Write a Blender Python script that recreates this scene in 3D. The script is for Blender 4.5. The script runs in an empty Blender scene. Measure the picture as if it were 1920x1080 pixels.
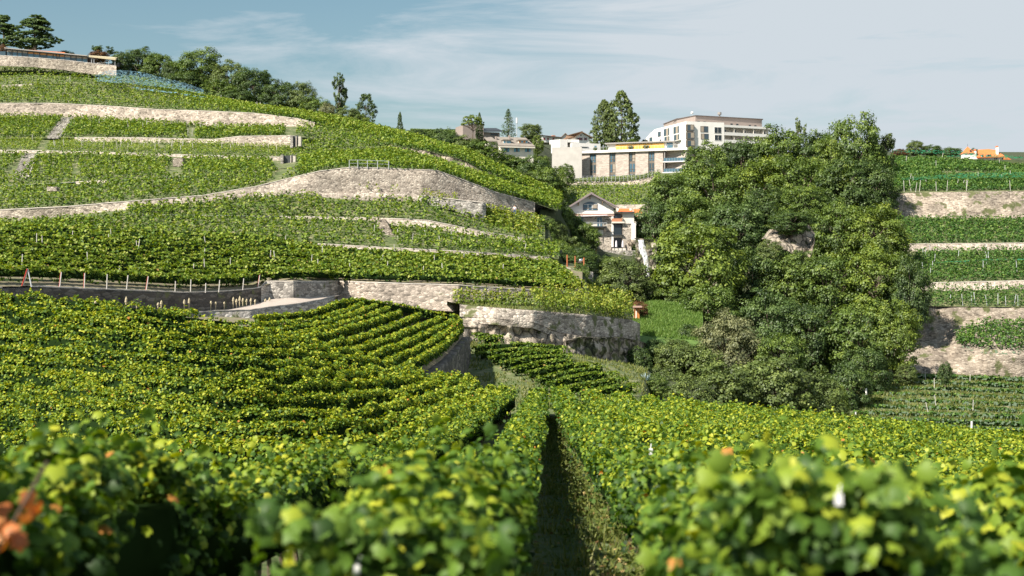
import bpy, math, random
import numpy as np
from mathutils import Vector
R = math.radians
rng = np.random.default_rng(7)
random.seed(7)
scene = bpy.context.scene
COL = scene.collection

# ---------------------------------------------------------------- camera, sky, sun, exposure
F = 1920 * 50 / 36.0
cd = bpy.data.cameras.new('camera'); cam = bpy.data.objects.new('camera', cd); COL.objects.link(cam)
cd.lens = 50; cd.sensor_width = 36; cd.clip_start = 0.1; cd.clip_end = 6000
cam.location = (0, 0, 0); cam.rotation_euler = (R(90), 0, 0)
cd.dof.use_dof = True; cd.dof.focus_distance = 110; cd.dof.aperture_fstop = 2.2
scene.camera = cam
SUN_DIR = Vector((-0.56, -0.48, 0.68)).normalized()          # towards the sun
sun_el = math.asin(SUN_DIR.z); sun_az = math.atan2(SUN_DIR.x, SUN_DIR.y)
world = bpy.data.worlds.new("World"); scene.world = world; world.use_nodes = True
def build_sky():
    nt = world.node_tree; n = nt.nodes; l = nt.links
    for x in list(n): n.remove(x)
    out = n.new('ShaderNodeOutputWorld'); bg = n.new('ShaderNodeBackground')
    sky = n.new('ShaderNodeTexSky'); sky.sky_type = 'NISHITA'; sky.sun_disc = False
    sky.sun_elevation = sun_el; sky.sun_rotation = sun_az; sky.altitude = 500
    sky.air_density = 1.3; sky.dust_density = 1.0; sky.ozone_density = 2.0
    hs = n.new('ShaderNodeHueSaturation'); hs.inputs['Saturation'].default_value = 1.05; hs.inputs['Hue'].default_value = 0.482
    hs.inputs['Value'].default_value = 0.9
    l.new(sky.outputs[0], hs.inputs['Color'])
    tc = n.new('ShaderNodeTexCoord'); mp = n.new('ShaderNodeMapping')
    mp.inputs['Rotation'].default_value = (0, R(20), R(0)); mp.inputs['Scale'].default_value = (1.9, 1.9, 14.0)
    l.new(tc.outputs['Generated'], mp.inputs[0])
    nz = n.new('ShaderNodeTexNoise'); nz.inputs['Scale'].default_value = 2.0; nz.inputs['Detail'].default_value = 9
    nz.inputs['Roughness'].default_value = 0.62; nz.inputs['Distortion'].default_value = 0.6
    l.new(mp.outputs[0], nz.inputs['Vector'])
    # broad bank of thin cloud lying to the right, clear blue to the left
    sp = n.new('ShaderNodeSeparateXYZ'); l.new(tc.outputs['Generated'], sp.inputs[0])
    m1 = n.new('ShaderNodeMath'); m1.operation = 'MULTIPLY_ADD'; l.new(sp.outputs['X'], m1.inputs[0]); m1.inputs[1].default_value = 0.85; m1.inputs[2].default_value = 0.17
    m2 = n.new('ShaderNodeMath'); m2.operation = 'MULTIPLY_ADD'; l.new(sp.outputs['Z'], m2.inputs[0]); m2.inputs[1].default_value = -0.75
    l.new(m1.outputs[0], m2.inputs[2])
    cl = n.new('ShaderNodeMath'); cl.operation = 'MINIMUM'; l.new(m2.outputs[0], cl.inputs[0]); cl.inputs[1].default_value = 0.2
    cl2 = n.new('ShaderNodeMath'); cl2.operation = 'MAXIMUM'; l.new(cl.outputs[0], cl2.inputs[0]); cl2.inputs[1].default_value = -0.2
    ad = n.new('ShaderNodeMath'); ad.operation = 'ADD'; l.new(nz.outputs['Fac'], ad.inputs[0]); l.new(cl2.outputs[0], ad.inputs[1])
    cr = n.new('ShaderNodeValToRGB'); cr.color_ramp.elements[0].position = 0.40; cr.color_ramp.elements[1].position = 0.66
    l.new(ad.outputs[0], cr.inputs[0])
    mx = n.new('ShaderNodeMix'); mx.data_type = 'RGBA'
    l.new(cr.outputs[0], mx.inputs['Factor']); l.new(hs.outputs[0], mx.inputs['A'])
    mx.inputs['B'].default_value = (5.7, 6.3, 6.8, 1)
    l.new(mx.outputs['Result'], bg.inputs['Color']); bg.inputs['Strength'].default_value = 0.062
    l.new(bg.outputs[0], out.inputs[0])
build_sky()
sd = bpy.data.lights.new('sun', 'SUN'); sun = bpy.data.objects.new('sun', sd); COL.objects.link(sun)
sd.energy = 5.0; sd.angle = R(0.5); sd.color = (1.0, 0.93, 0.82)
sun.rotation_euler = SUN_DIR.to_track_quat('Z', 'Y').to_euler()
scene.view_settings.view_transform = 'Standard'; scene.view_settings.look = 'None'
scene.view_settings.gamma = 1; scene.view_settings.use_curve_mapping = False
scene.view_settings.exposure = 0.85
scene.cycles.diffuse_bounces = 2; scene.cycles.transmission_bounces = 3; scene.cycles.max_bounces = 5

# ---------------------------------------------------------------- helpers
def P(u, v, Y): return np.array([(u - 960) / F * Y, Y, (540 - v) / F * Y])
def tag(o, label=None, cat=None, group=None, kind=None):
    if label: o['label'] = label
    if cat: o['category'] = cat
    if group: o['group'] = group
    if kind: o['kind'] = kind
    return o
def empty(name, loc, label, cat, group=None):
    o = bpy.data.objects.new(name, None); COL.objects.link(o); o.location = tuple(float(a) for a in loc)
    o.empty_display_size = 0.3
    return tag(o, label, cat, group)
def npmesh(name, V, faces_idx, nside, tint=None, smooth=False):
    """V (n,3); faces_idx (m,nside) or list of (array, nside)"""
    me = bpy.data.meshes.new(name)
    V = np.asarray(V, dtype=np.float32)
    me.vertices.add(len(V)); me.vertices.foreach_set('co', V.ravel())
    if not isinstance(faces_idx, list): faces_idx = [(faces_idx, nside)]
    li = np.concatenate([np.asarray(f).ravel() for f, k in faces_idx]).astype(np.int32)
    tot = np.concatenate([np.full(len(f), k) for f, k in faces_idx]).astype(np.int32)
    st = np.concatenate([[0], np.cumsum(tot)[:-1]]).astype(np.int32)
    me.loops.add(len(li)); me.loops.foreach_set('vertex_index', li)
    me.polygons.add(len(tot)); me.polygons.foreach_set('loop_start', st); me.polygons.foreach_set('loop_total', tot)
    if tint is not None:
        a = me.attributes.new('tint', 'FLOAT', 'FACE'); a.data.foreach_set('value', np.asarray(tint, dtype=np.float32))
    if smooth: me.polygons.foreach_set('use_smooth', np.ones(len(tot), dtype=bool))
    me.update(calc_edges=True)
    return me
def link(name, me, mat, parent=None, loc=None):
    o = bpy.data.objects.new(name, me); COL.objects.link(o)
    if mat is not None and len(me.materials) == 0: me.materials.append(mat)
    if parent is not None: o.parent = parent
    if loc is not None: o.location = tuple(float(a) for a in loc)
    return o
def part(name, V, faces, mat, parent, base=None):
    """world-space vertices; parent is an unrotated Empty (or a part of one)"""
    V = np.asarray(V, dtype=float)
    off = np.zeros(3)
    p = parent
    while p is not None: off += np.array(p.location); p = p.parent
    me = bpy.data.meshes.new(name); me.from_pydata((V - off).tolist(), [], [list(map(int, f)) for f in faces]); me.update()
    me.materials.append(mat)
    o = bpy.data.objects.new(name, me); COL.objects.link(o)
    if parent is not None: o.parent = parent
    return o
BOXF = [(0, 3, 2, 1), (4, 5, 6, 7), (0, 1, 5, 4), (1, 2, 6, 5), (2, 3, 7, 6), (3, 0, 4, 7)]
def boxv(x0, x1, y0, y1, z0, z1):
    return [(x0, y0, z0), (x1, y0, z0), (x1, y1, z0), (x0, y1, z0), (x0, y0, z1), (x1, y0, z1), (x1, y1, z1), (x0, y1, z1)]
class MB:
    def __init__(s): s.V = []; s.F = []
    def add(s, V, Fs):
        b = len(s.V); s.V += [tuple(map(float, v)) for v in V]; s.F += [tuple(i + b for i in f) for f in Fs]; return s
    def box(s, *a): return s.add(boxv(*a), BOXF)
    def tube(s, p0, p1, r0, r1=None, k=6):
        if r1 is None: r1 = r0
        p0 = np.array(p0, float); p1 = np.array(p1, float); d = p1 - p0; L = np.linalg.norm(d) + 1e-9; d /= L
        a = np.cross(d, [0, 0, 1]) if abs(d[2]) < .9 else np.cross(d, [1, 0, 0]); a /= np.linalg.norm(a); b = np.cross(d, a)
        V = []
        for p, r in ((p0, r0), (p1, r1)):
            for i in range(k):
                t = 2 * math.pi * i / k; V.append(p + r * (math.cos(t) * a + math.sin(t) * b))
        Fs = [(i, (i + 1) % k, k + (i + 1) % k, k + i) for i in range(k)] + [tuple(range(k - 1, -1, -1)), tuple(range(k, 2 * k))]
        return s.add(V, Fs)
    def mk(s, name, mat, parent=None): return part(name, s.V, s.F, mat, parent)
# value noise
def _h(ix, iy, iz):
    n = (ix * 374761393 + iy * 668265263 + iz * 2147483647 + 1013904223) & 0x7fffffff
    n = (n ^ (n >> 13)) * 1274126177 & 0x7fffffff
    return ((n ^ (n >> 16)) & 0xffff) / 65535.0
def vnoise(Pn):
    Pn = np.asarray(Pn, float); i = np.floor(Pn).astype(np.int64); f = Pn - i; f = f * f * (3 - 2 * f); o = 0
    for dx in (0, 1):
        for dy in (0, 1):
            for dz in (0, 1):
                w = (f[..., 0] if dx else 1 - f[..., 0]) * (f[..., 1] if dy else 1 - f[..., 1]) * (f[..., 2] if dz else 1 - f[..., 2])
                o = o + w * _h(i[..., 0] + dx, i[..., 1] + dy, i[..., 2] + dz)
    return o
def fbm(Pn, oct=4):
    s = 0; a = .5; Pn = np.asarray(Pn, float)
    for k in range(oct): s = s + a * vnoise(Pn * 2 ** k + 17.3 * k); a *= .5
    return s
def unit(a): return a / (np.linalg.norm(a, axis=-1, keepdims=True) + 1e-9)

# ---------------------------------------------------------------- materials
def newmat(name):
    m = bpy.data.materials.new(name); m.use_nodes = True; nt = m.node_tree
    for x in list(nt.nodes): nt.nodes.remove(x)
    out = nt.nodes.new('ShaderNodeOutputMaterial'); return m, nt, nt.nodes, nt.links, out
def ramp(n, stops):
    cr = n.new('ShaderNodeValToRGB'); e = cr.color_ramp.elements
    while len(e) > 1: e.remove(e[-1])
    e[0].position = stops[0][0]; e[0].color = (*stops[0][1], 1)
    for p, c in stops[1:]:
        k = e.new(p); k.color = (*c, 1)
    return cr
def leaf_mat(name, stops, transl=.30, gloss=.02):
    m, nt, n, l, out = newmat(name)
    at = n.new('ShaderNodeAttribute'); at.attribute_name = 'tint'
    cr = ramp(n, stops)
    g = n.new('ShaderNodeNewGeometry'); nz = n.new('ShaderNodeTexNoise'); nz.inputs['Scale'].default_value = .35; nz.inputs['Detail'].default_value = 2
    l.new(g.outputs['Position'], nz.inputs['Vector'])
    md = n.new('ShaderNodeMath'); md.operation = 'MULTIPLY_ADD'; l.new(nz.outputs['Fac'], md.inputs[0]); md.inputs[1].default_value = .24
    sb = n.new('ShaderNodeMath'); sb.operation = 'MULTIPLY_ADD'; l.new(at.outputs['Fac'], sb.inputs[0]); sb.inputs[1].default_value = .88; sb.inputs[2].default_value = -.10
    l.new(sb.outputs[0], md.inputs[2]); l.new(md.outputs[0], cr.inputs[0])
    d = n.new('ShaderNodeBsdfDiffuse'); t = n.new('ShaderNodeBsdfTranslucent'); gl = n.new('ShaderNodeBsdfGlossy'); gl.inputs['Roughness'].default_value = .55
    gl.inputs['Color'].default_value = (.9, .95, .85, 1)
    l.new(cr.outputs[0], d.inputs[0])
    hs = n.new('ShaderNodeHueSaturation'); hs.inputs['Value'].default_value = 1.25; hs.inputs['Saturation'].default_value = 1.15; hs.inputs['Hue'].default_value = .49
    l.new(cr.outputs[0], hs.inputs['Color']); l.new(hs.outputs[0], t.inputs[0])
    m1 = n.new('ShaderNodeMixShader'); m1.inputs[0].default_value = transl; l.new(d.outputs[0], m1.inputs[1]); l.new(t.outputs[0], m1.inputs[2])
    m2 = n.new('ShaderNodeMixShader'); m2.inputs[0].default_value = gloss; l.new(m1.outputs[0], m2.inputs[1]); l.new(gl.outputs[0], m2.inputs[2])
    l.new(m2.outputs[0], out.inputs[0]); return m
def plain(name, col, rough=.7, noise=.12, nscale=2.0, metallic=0.0, bump=0):
    m, nt, n, l, out = newmat(name)
    b = n.new('ShaderNodeBsdfPrincipled'); b.inputs['Roughness'].default_value = rough; b.inputs['Metallic'].default_value = metallic
    g = n.new('ShaderNodeNewGeometry'); nz = n.new('ShaderNodeTexNoise'); nz.inputs['Scale'].default_value = nscale; nz.inputs['Detail'].default_value = 5
    l.new(g.outputs['Position'], nz.inputs['Vector'])
    c = np.array(col)
    cr = ramp(n, [(.3, tuple(c * (1 - noise))), (.7, tuple(np.minimum(c * (1 + noise), 1)))])
    l.new(nz.outputs['Fac'], cr.inputs[0]); l.new(cr.outputs[0], b.inputs['Base Color'])
    if bump:
        bp = n.new('ShaderNodeBump'); bp.inputs['Strength'].default_value = bump; bp.inputs['Distance'].default_value = .1
        l.new(nz.outputs['Fac'], bp.inputs['Height']); l.new(bp.outputs[0], b.inputs['Normal'])
    l.new(b.outputs[0], out.inputs[0]); return m
def stone_mat(name, c1, c2, cj, cell=.45, moss=.0, zsq=1.6, stain=.35):
    """rubble masonry: voronoi cells give each stone its own colour and relief, joints darker"""
    m, nt, n, l, out = newmat(name)
    b = n.new('ShaderNodeBsdfPrincipled'); b.inputs['Roughness'].default_value = .9
    g = n.new('ShaderNodeNewGeometry'); mp = n.new('ShaderNodeMapping'); mp.inputs['Scale'].default_value = (1 / cell, .3 / cell, zsq / cell)
    l.new(g.outputs['Position'], mp.inputs[0])
    vo = n.new('ShaderNodeTexVoronoi'); vo.inputs['Scale'].default_value = 1; vo.inputs['Randomness'].default_value = .85; l.new(mp.outputs[0], vo.inputs['Vector'])
    ve = n.new('ShaderNodeTexVoronoi'); ve.feature = 'DISTANCE_TO_EDGE'; ve.inputs['Scale'].default_value = 1; ve.inputs['Randomness'].default_value = .85; l.new(mp.outputs[0], ve.inputs['Vector'])
    sp = n.new('ShaderNodeSeparateColor'); l.new(vo.outputs['Color'], sp.inputs[0])
    cr = ramp(n, [(0, tuple(np.array(c2) * .40)), (.10, tuple(np.array(c2) * .55)), (.2, tuple(np.array(c2) * .85)), (.45, c2), (.8, c1), (1, tuple(np.minimum(np.array(c1) * 1.15, 1)))]); l.new(sp.outputs[0], cr.inputs[0])
    je = ramp(n, [(0, (1, 1, 1)), (.09, (0, 0, 0))]); l.new(ve.outputs['Distance'], je.inputs[0])
    mx = n.new('ShaderNodeMix'); mx.data_type = 'RGBA'; l.new(je.outputs[0], mx.inputs['Factor']); l.new(cr.outputs[0], mx.inputs['A']); mx.inputs['B'].default_value = (*cj, 1)
    nz = n.new('ShaderNodeTexNoise'); nz.inputs['Scale'].default_value = .22; nz.inputs['Detail'].default_value = 6; l.new(g.outputs['Position'], nz.inputs['Vector'])
    st = ramp(n, [(.38, (1, 1, 1)), (.62, (1 - stain,) * 3)]); l.new(nz.outputs['Fac'], st.inputs[0])
    mu = n.new('ShaderNodeMix'); mu.data_type = 'RGBA'; mu.blend_type = 'MULTIPLY'; mu.inputs['Factor'].default_value = 1
    l.new(mx.outputs['Result'], mu.inputs['A']); l.new(st.outputs[0], mu.inputs['B'])
    last = mu.outputs['Result']
    if moss > 0:
        n2 = n.new('ShaderNodeTexNoise'); n2.inputs['Scale'].default_value = .5; n2.inputs['Detail'].default_value = 7; l.new(g.outputs['Position'], n2.inputs['Vector'])
        mr = ramp(n, [(.66 - moss * .3, (0, 0, 0)), (.72 - moss * .3, (1, 1, 1))]); l.new(n2.outputs['Fac'], mr.inputs[0])
        m3 = n.new('ShaderNodeMix'); m3.data_type = 'RGBA'; l.new(mr.outputs[0], m3.inputs['Factor']); l.new(last, m3.inputs['A']); m3.inputs['B'].default_value = (.10, .11, .04, 1)
        last = m3.outputs['Result']
    l.new(last, b.inputs['Base Color'])
    bp = n.new('ShaderNodeBump'); bp.inputs['Strength'].default_value = .9; bp.inputs['Distance'].default_value = .12
    l.new(ve.outputs['Distance'], bp.inputs['Height']); l.new(bp.outputs[0], b.inputs['Normal'])
    l.new(b.outputs[0], out.inputs[0]); return m
def ground_mat(name, stops, scale=.4, bump=.5):
    m, nt, n, l, out = newmat(name)
    b = n.new('ShaderNodeBsdfPrincipled'); b.inputs['Roughness'].default_value = .95
    g = n.new('ShaderNodeNewGeometry'); nz = n.new('ShaderNodeTexNoise'); nz.inputs['Scale'].default_value = scale; nz.inputs['Detail'].default_value = 9; nz.inputs['Roughness'].default_value = .7
    l.new(g.outputs['Position'], nz.inputs['Vector']); cr = ramp(n, stops); l.new(nz.outputs['Fac'], cr.inputs[0]); l.new(cr.outputs[0], b.inputs['Base Color'])
    bp = n.new('ShaderNodeBump'); bp.inputs['Strength'].default_value = bump; bp.inputs['Distance'].default_value = .15; l.new(nz.outputs['Fac'], bp.inputs['Height']); l.new(bp.outputs[0], b.inputs['Normal'])
    l.new(b.outputs[0], out.inputs[0]); return m
def rock_mat(name, c1, c2, moss=.3):
    m, nt, n, l, out = newmat(name)
    b = n.new('ShaderNodeBsdfPrincipled'); b.inputs['Roughness'].default_value = .95
    g = n.new('ShaderNodeNewGeometry'); mp = n.new('ShaderNodeMapping'); mp.inputs['Scale'].default_value = (1, .6, .55); l.new(g.outputs['Position'], mp.inputs[0])
    nz = n.new('ShaderNodeTexNoise'); nz.inputs['Scale'].default_value = .55; nz.inputs['Detail'].default_value = 10; nz.inputs['Roughness'].default_value = .72; l.new(mp.outputs[0], nz.inputs['Vector'])
    cr = ramp(n, [(.3, tuple(np.array(c2) * .45)), (.45, c2), (.62, c1), (.8, tuple(np.array(c1) * 1.1))]); l.new(nz.outputs['Fac'], cr.inputs[0])
    n2 = n.new('ShaderNodeTexNoise'); n2.inputs['Scale'].default_value = .8; n2.inputs['Detail'].default_value = 8; l.new(g.outputs['Position'], n2.inputs['Vector'])
    mr = ramp(n, [(.68 - moss * .3, (0, 0, 0)), (.74 - moss * .3, (1, 1, 1))]); l.new(n2.outputs['Fac'], mr.inputs[0])
    mx = n.new('ShaderNodeMix'); mx.data_type = 'RGBA'; l.new(mr.outputs[0], mx.inputs['Factor']); l.new(cr.outputs[0], mx.inputs['A']); mx.inputs['B'].default_value = (.11, .12, .045, 1)
    l.new(mx.outputs['Result'], b.inputs['Base Color'])
    wn = n.new('ShaderNodeTexNoise'); wn.inputs['Scale'].default_value = .6; wn.inputs['Detail'].default_value = 4; l.new(g.outputs['Position'], wn.inputs['Vector'])
    va = n.new('ShaderNodeVectorMath'); va.operation = 'MULTIPLY_ADD'; l.new(wn.outputs['Color'], va.inputs[0]); va.inputs[1].default_value = (2.2, 2.2, 2.2); l.new(g.outputs['Position'], va.inputs[2])
    m4 = n.new('ShaderNodeMapping'); m4.inputs['Scale'].default_value = (.75, .3, .42); l.new(va.outputs[0], m4.inputs[0])
    vo = n.new('ShaderNodeTexVoronoi'); vo.feature = 'DISTANCE_TO_EDGE'; vo.inputs['Scale'].default_value = 1; l.new(m4.outputs[0], vo.inputs['Vector'])
    ck = ramp(n, [(0, (.12, .12, .12)), (.05, (.55, .55, .55)), (.13, (1, 1, 1))]); l.new(vo.outputs['Distance'], ck.inputs[0])
    mu = n.new('ShaderNodeMix'); mu.data_type = 'RGBA'; mu.blend_type = 'MULTIPLY'; mu.inputs['Factor'].default_value = 1; l.new(mx.outputs['Result'], mu.inputs['A']); l.new(ck.outputs[0], mu.inputs['B']); l.new(mu.outputs['Result'], b.inputs['Base Color'])
    b1 = n.new('ShaderNodeBump'); b1.inputs['Strength'].default_value = 1; b1.inputs['Distance'].default_value = 1.0; l.new(vo.outputs['Distance'], b1.inputs['Height'])
    bp = n.new('ShaderNodeBump'); bp.inputs['Strength'].default_value = 1; bp.inputs['Distance'].default_value = .6; l.new(nz.outputs['Fac'], bp.inputs['Height']); l.new(b1.outputs[0], bp.inputs['Normal']); l.new(bp.outputs[0], b.inputs['Normal'])
    l.new(b.outputs[0], out.inputs[0]); return m
def net_mat(name, col, hole=.45, scale=5):
    m, nt, n, l, out = newmat(name)
    d = n.new('ShaderNodeBsdfDiffuse'); d.inputs[0].default_value = (*col, 1); t = n.new('ShaderNodeBsdfTransparent')
    g = n.new('ShaderNodeNewGeometry'); nz = n.new('ShaderNodeTexNoise'); nz.inputs['Scale'].default_value = scale; nz.inputs['Detail'].default_value = 3
    l.new(g.outputs['Position'], nz.inputs['Vector'])
    cr = ramp(n, [(hole, (0, 0, 0)), (hole + .05, (1, 1, 1))]); l.new(nz.outputs['Fac'], cr.inputs[0])
    mx = n.new('ShaderNodeMixShader'); l.new(cr.outputs[0], mx.inputs[0]); l.new(t.outputs[0], mx.inputs[1]); l.new(d.outputs[0], mx.inputs[2]); l.new(mx.outputs[0], out.inputs[0]); return m
def glass_mat(name, col, rough=.08):
    m, nt, n, l, out = newmat(name)
    b = n.new('ShaderNodeBsdfPrincipled'); b.inputs['Base Color'].default_value = (*col, 1); b.inputs['Roughness'].default_value = rough
    b.inputs['Specular IOR Level'].default_value = 0.5; l.new(b.outputs[0], out.inputs[0]); return m

M = {}
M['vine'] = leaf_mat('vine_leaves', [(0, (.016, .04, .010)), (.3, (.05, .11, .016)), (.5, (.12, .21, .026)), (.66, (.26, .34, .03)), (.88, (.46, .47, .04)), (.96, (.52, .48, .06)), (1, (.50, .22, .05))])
M['vine_mid'] = leaf_mat('vine_leaves_hill', [(0, (.02, .05, .012)), (.38, (.09, .165, .018)), (.72, (.27, .35, .04)), (.95, (.38, .38, .11)), (1, (.45, .3, .1))])
M['vine_yellow'] = leaf_mat('vine_leaves_yellow', [(0, (.06, .12, .015)), (.4, (.17, .24, .03)), (.75, (.36, .38, .06)), (1, (.55, .5, .15))])
M['vine_blue'] = leaf_mat('vine_leaves_bluish', [(0, (.02, .055, .014)), (.45, (.065, .15, .03)), (.8, (.17, .27, .05)), (1, (.3, .33, .1))])
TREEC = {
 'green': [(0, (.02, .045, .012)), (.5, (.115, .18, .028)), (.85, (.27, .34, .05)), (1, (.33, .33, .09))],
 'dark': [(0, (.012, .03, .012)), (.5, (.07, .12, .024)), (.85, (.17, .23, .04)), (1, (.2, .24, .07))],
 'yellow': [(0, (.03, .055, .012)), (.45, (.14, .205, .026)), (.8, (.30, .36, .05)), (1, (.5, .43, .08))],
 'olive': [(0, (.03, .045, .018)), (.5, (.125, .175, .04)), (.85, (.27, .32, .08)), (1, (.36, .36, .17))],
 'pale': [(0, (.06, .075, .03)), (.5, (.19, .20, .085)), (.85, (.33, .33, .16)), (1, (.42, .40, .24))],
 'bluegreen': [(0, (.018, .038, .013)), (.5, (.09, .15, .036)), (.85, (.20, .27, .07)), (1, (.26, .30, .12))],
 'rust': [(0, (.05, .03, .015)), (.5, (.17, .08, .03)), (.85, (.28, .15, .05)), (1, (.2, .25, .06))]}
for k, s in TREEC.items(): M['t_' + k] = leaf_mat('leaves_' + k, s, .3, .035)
M['bark'] = plain('bark', (.13, .10, .075), .95, .35, 6, bump=.5)
M['vinewood'] = plain('vine_wood', (.12, .085, .06), .95, .3, 9, bump=.5)
M['post'] = plain('weathered_post', (.55, .52, .48), .8, .2, 6)
M['steel'] = plain('galvanised_steel', (.5, .52, .54), .5, .1, 6)
M['redpaint'] = plain('red_paint', (.55, .06, .04), .6, .1, 6)
M['soil'] = ground_mat('vineyard_soil', [(.3, (.10, .085, .05)), (.5, (.24, .20, .13)), (.62, (.13, .15, .05)), (.75, (.34, .30, .22))], .7)
M['drygrass'] = ground_mat('terrace_grass', [(.3, (.05, .075, .02)), (.5, (.10, .13, .04)), (.66, (.27, .24, .14)), (.78, (.10, .13, .035))], .8)
M['grass'] = ground_mat('meadow_grass', [(.3, (.06, .12, .02)), (.55, (.12, .21, .035)), (.75, (.20, .28, .06))], 1.2)
M['wood_floor'] = ground_mat('woodland_floor', [(.3, (.02, .03, .012)), (.55, (.05, .065, .02)), (.75, (.10, .10, .045))], .5)
M['road'] = ground_mat('pale_road', [(.3, (.36, .30, .25)), (.7, (.50, .43, .37))], 1.0, .2)
M['stone'] = stone_mat('dry_stone', (.62, .54, .445), (.46, .39, .315), (.27, .22, .18), .42)
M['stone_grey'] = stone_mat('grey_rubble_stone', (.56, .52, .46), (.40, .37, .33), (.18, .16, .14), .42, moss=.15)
M['stone_shaded'] = stone_mat('painted_shade_stone', (.15, .135, .115), (.085, .075, .062), (.06, .052, .045), .5, moss=.2)  # darkened stone: shade on walls facing away from the sun painted into the colour
M['stone_wide'] = stone_mat('big_coursed_stone', (.60, .51, .42), (.43, .36, .29), (.24, .2, .16), .45, moss=.05, zsq=1.9)
M['rock'] = rock_mat('molasse_rock', (.52, .45, .36), (.36, .30, .23), .3)
M['rock_mossy'] = rock_mat('mossy_rock', (.50, .44, .36), (.32, .27, .21), .75)
M['coping'] = plain('stone_coping', (.52, .47, .41), .9, .25, 2.5, bump=.3)
M['white'] = plain('white_render', (.80, .77, .72), .8, .04, .6)
M['cream'] = plain('cream_render', (.72, .66, .57), .85, .07, .8)
M['concrete'] = plain('pale_concrete', (.52, .49, .45), .85, .10, .5)
M['concrete2'] = plain('grey_concrete', (.33, .31, .29), .85, .10, .5)
M['brown'] = plain('brown_cladding', (.30, .245, .215), .8, .06, .6)
M['darkbrown'] = plain('dark_roof_edge', (.11, .085, .075), .7, .15, 2)
M['darkmetal'] = plain('dark_metal', (.05, .055, .06), .5, .1, 2)
M['rooftile'] = plain('grey_brown_tiles', (.26, .225, .19), .85, .18, 1.2, bump=.3)
M['browntile'] = plain('brown_tiles', (.25, .15, .09), .85, .18, 1.2, bump=.3)
M['orange'] = plain('orange_tiles', (.68, .19, .055), .8, .14, 1.5, bump=.3)
M['terracotta'] = plain('terracotta', (.50, .22, .12), .8, .1, 2)
M['awning'] = plain('yellow_awning', (.80, .44, .08), .7, .08, 1)
M['lilac'] = plain('pale_awning', (.72, .66, .70), .7, .05, 1)
M['glass'] = glass_mat('window_glass', (.05, .08, .10))
M['glassblue'] = glass_mat('blue_glass', (.07, .14, .19))
M['glassdark'] = glass_mat('dark_glass', (.02, .03, .035))
M['frame'] = plain('window_frame', (.17, .14, .11), .5, .05, 3)
M['frame_white'] = plain('white_frame', (.75, .72, .68), .5, .04, 3)
M['shutter_red'] = plain('red_shutter', (.30, .04, .05), .6, .08, 3)
M['shutter_blue'] = plain('blue_shutter', (.13, .33, .45), .6, .08, 3)
M['blind'] = plain('beige_blind', (.36, .30, .23), .7, .08, 3)
M['curtain'] = plain('curtain', (.6, .62, .6), .7, .06, 3)
M['orangewood'] = plain('orange_wood', (.55, .20, .05), .7, .15, 3)
M['rust'] = plain('rusty_steel', (.42, .13, .05), .8, .2, 4)
M['water'] = plain('white_water', (.82, .85, .88), .3, .06, 3)
M['net_blue'] = net_mat('blue_net', (.15, .27, .33), .53, 1.9)
M['net_green'] = net_mat('green_net', (.035, .17, .085), .53, 1.8)
M['net_grey'] = net_mat('grey_net', (.15, .20, .13), .54, 2.6)
M['skin'] = plain('skin', (.55, .33, .24), .6, .03, 3)
M['cloth_white'] = plain('white_cloth', (.75, .72, .76), .8, .04, 3)
M['cloth_blue'] = plain('blue_cloth', (.08, .12, .25), .8, .04, 3)
M['plastic'] = plain('white_plastic', (.8, .78, .76), .4, .04, 30)
def brick_strips():
    m, nt, n, l, out = newmat('long_pale_bricks')
    b = n.new('ShaderNodeBsdfPrincipled'); b.inputs['Roughness'].default_value = .9
    g = n.new('ShaderNodeNewGeometry'); mp = n.new('ShaderNodeMapping'); mp.inputs['Scale'].default_value = (1.6, .4, 5.5); l.new(g.outputs['Position'], mp.inputs[0])
    vo = n.new('ShaderNodeTexVoronoi'); vo.inputs['Scale'].default_value = 1; l.new(mp.outputs[0], vo.inputs['Vector'])
    sp = n.new('ShaderNodeSeparateColor'); l.new(vo.outputs['Color'], sp.inputs[0])
    cr = ramp(n, [(0, (.36, .30, .255)), (.5, (.47, .40, .345)), (1, (.57, .50, .43))]); l.new(sp.outputs[0], cr.inputs[0])
    l.new(cr.outputs[0], b.inputs['Base Color']); l.new(b.outputs[0], out.inputs[0]); return m
M['brick'] = brick_strips()
M['straw'] = plain('straw', (.50, .43, .28), .9, .2, 3, bump=.4); M['blindorange'] = plain('orange_blind', (.50, .24, .08), .7, .1, 2)
# ---------------------------------------------------------------- terrain lines  (u, v, depth)
def S(line, us):
    a = np.array(line, float); us = np.asarray(us, float)
    v = np.interp(us, a[:, 0], a[:, 1]); Y = 1 / np.interp(us, a[:, 0], 1 / a[:, 2])
    return np.stack([(us - 960) / F * Y, Y, (540 - v) / F * Y], -1)
def lattice(rows, sub):
    out = []
    for i in range(len(rows) - 1):
        for k in range(sub): out.append(rows[i] + (rows[i + 1] - rows[i]) * k / sub)
    out.append(rows[-1]); return np.array(out)
def gridmesh(name, G, smooth=True):
    h, w = G.shape[:2]; idx = np.arange(h * w).reshape(h, w)
    f = np.stack([idx[:-1, :-1], idx[:-1, 1:], idx[1:, 1:], idx[1:, :-1]], -1).reshape(-1, 4)
    return npmesh(name, G.reshape(-1, 3), f, 4, smooth=smooth)
def displace(G, amp, sc, seed=0, ydir=True):
    n = fbm(G * np.array([1, .4, .8]) / sc + seed, 5) - .48
    G = G.copy(); G[..., 1] -= n * amp * 2; return G
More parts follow.
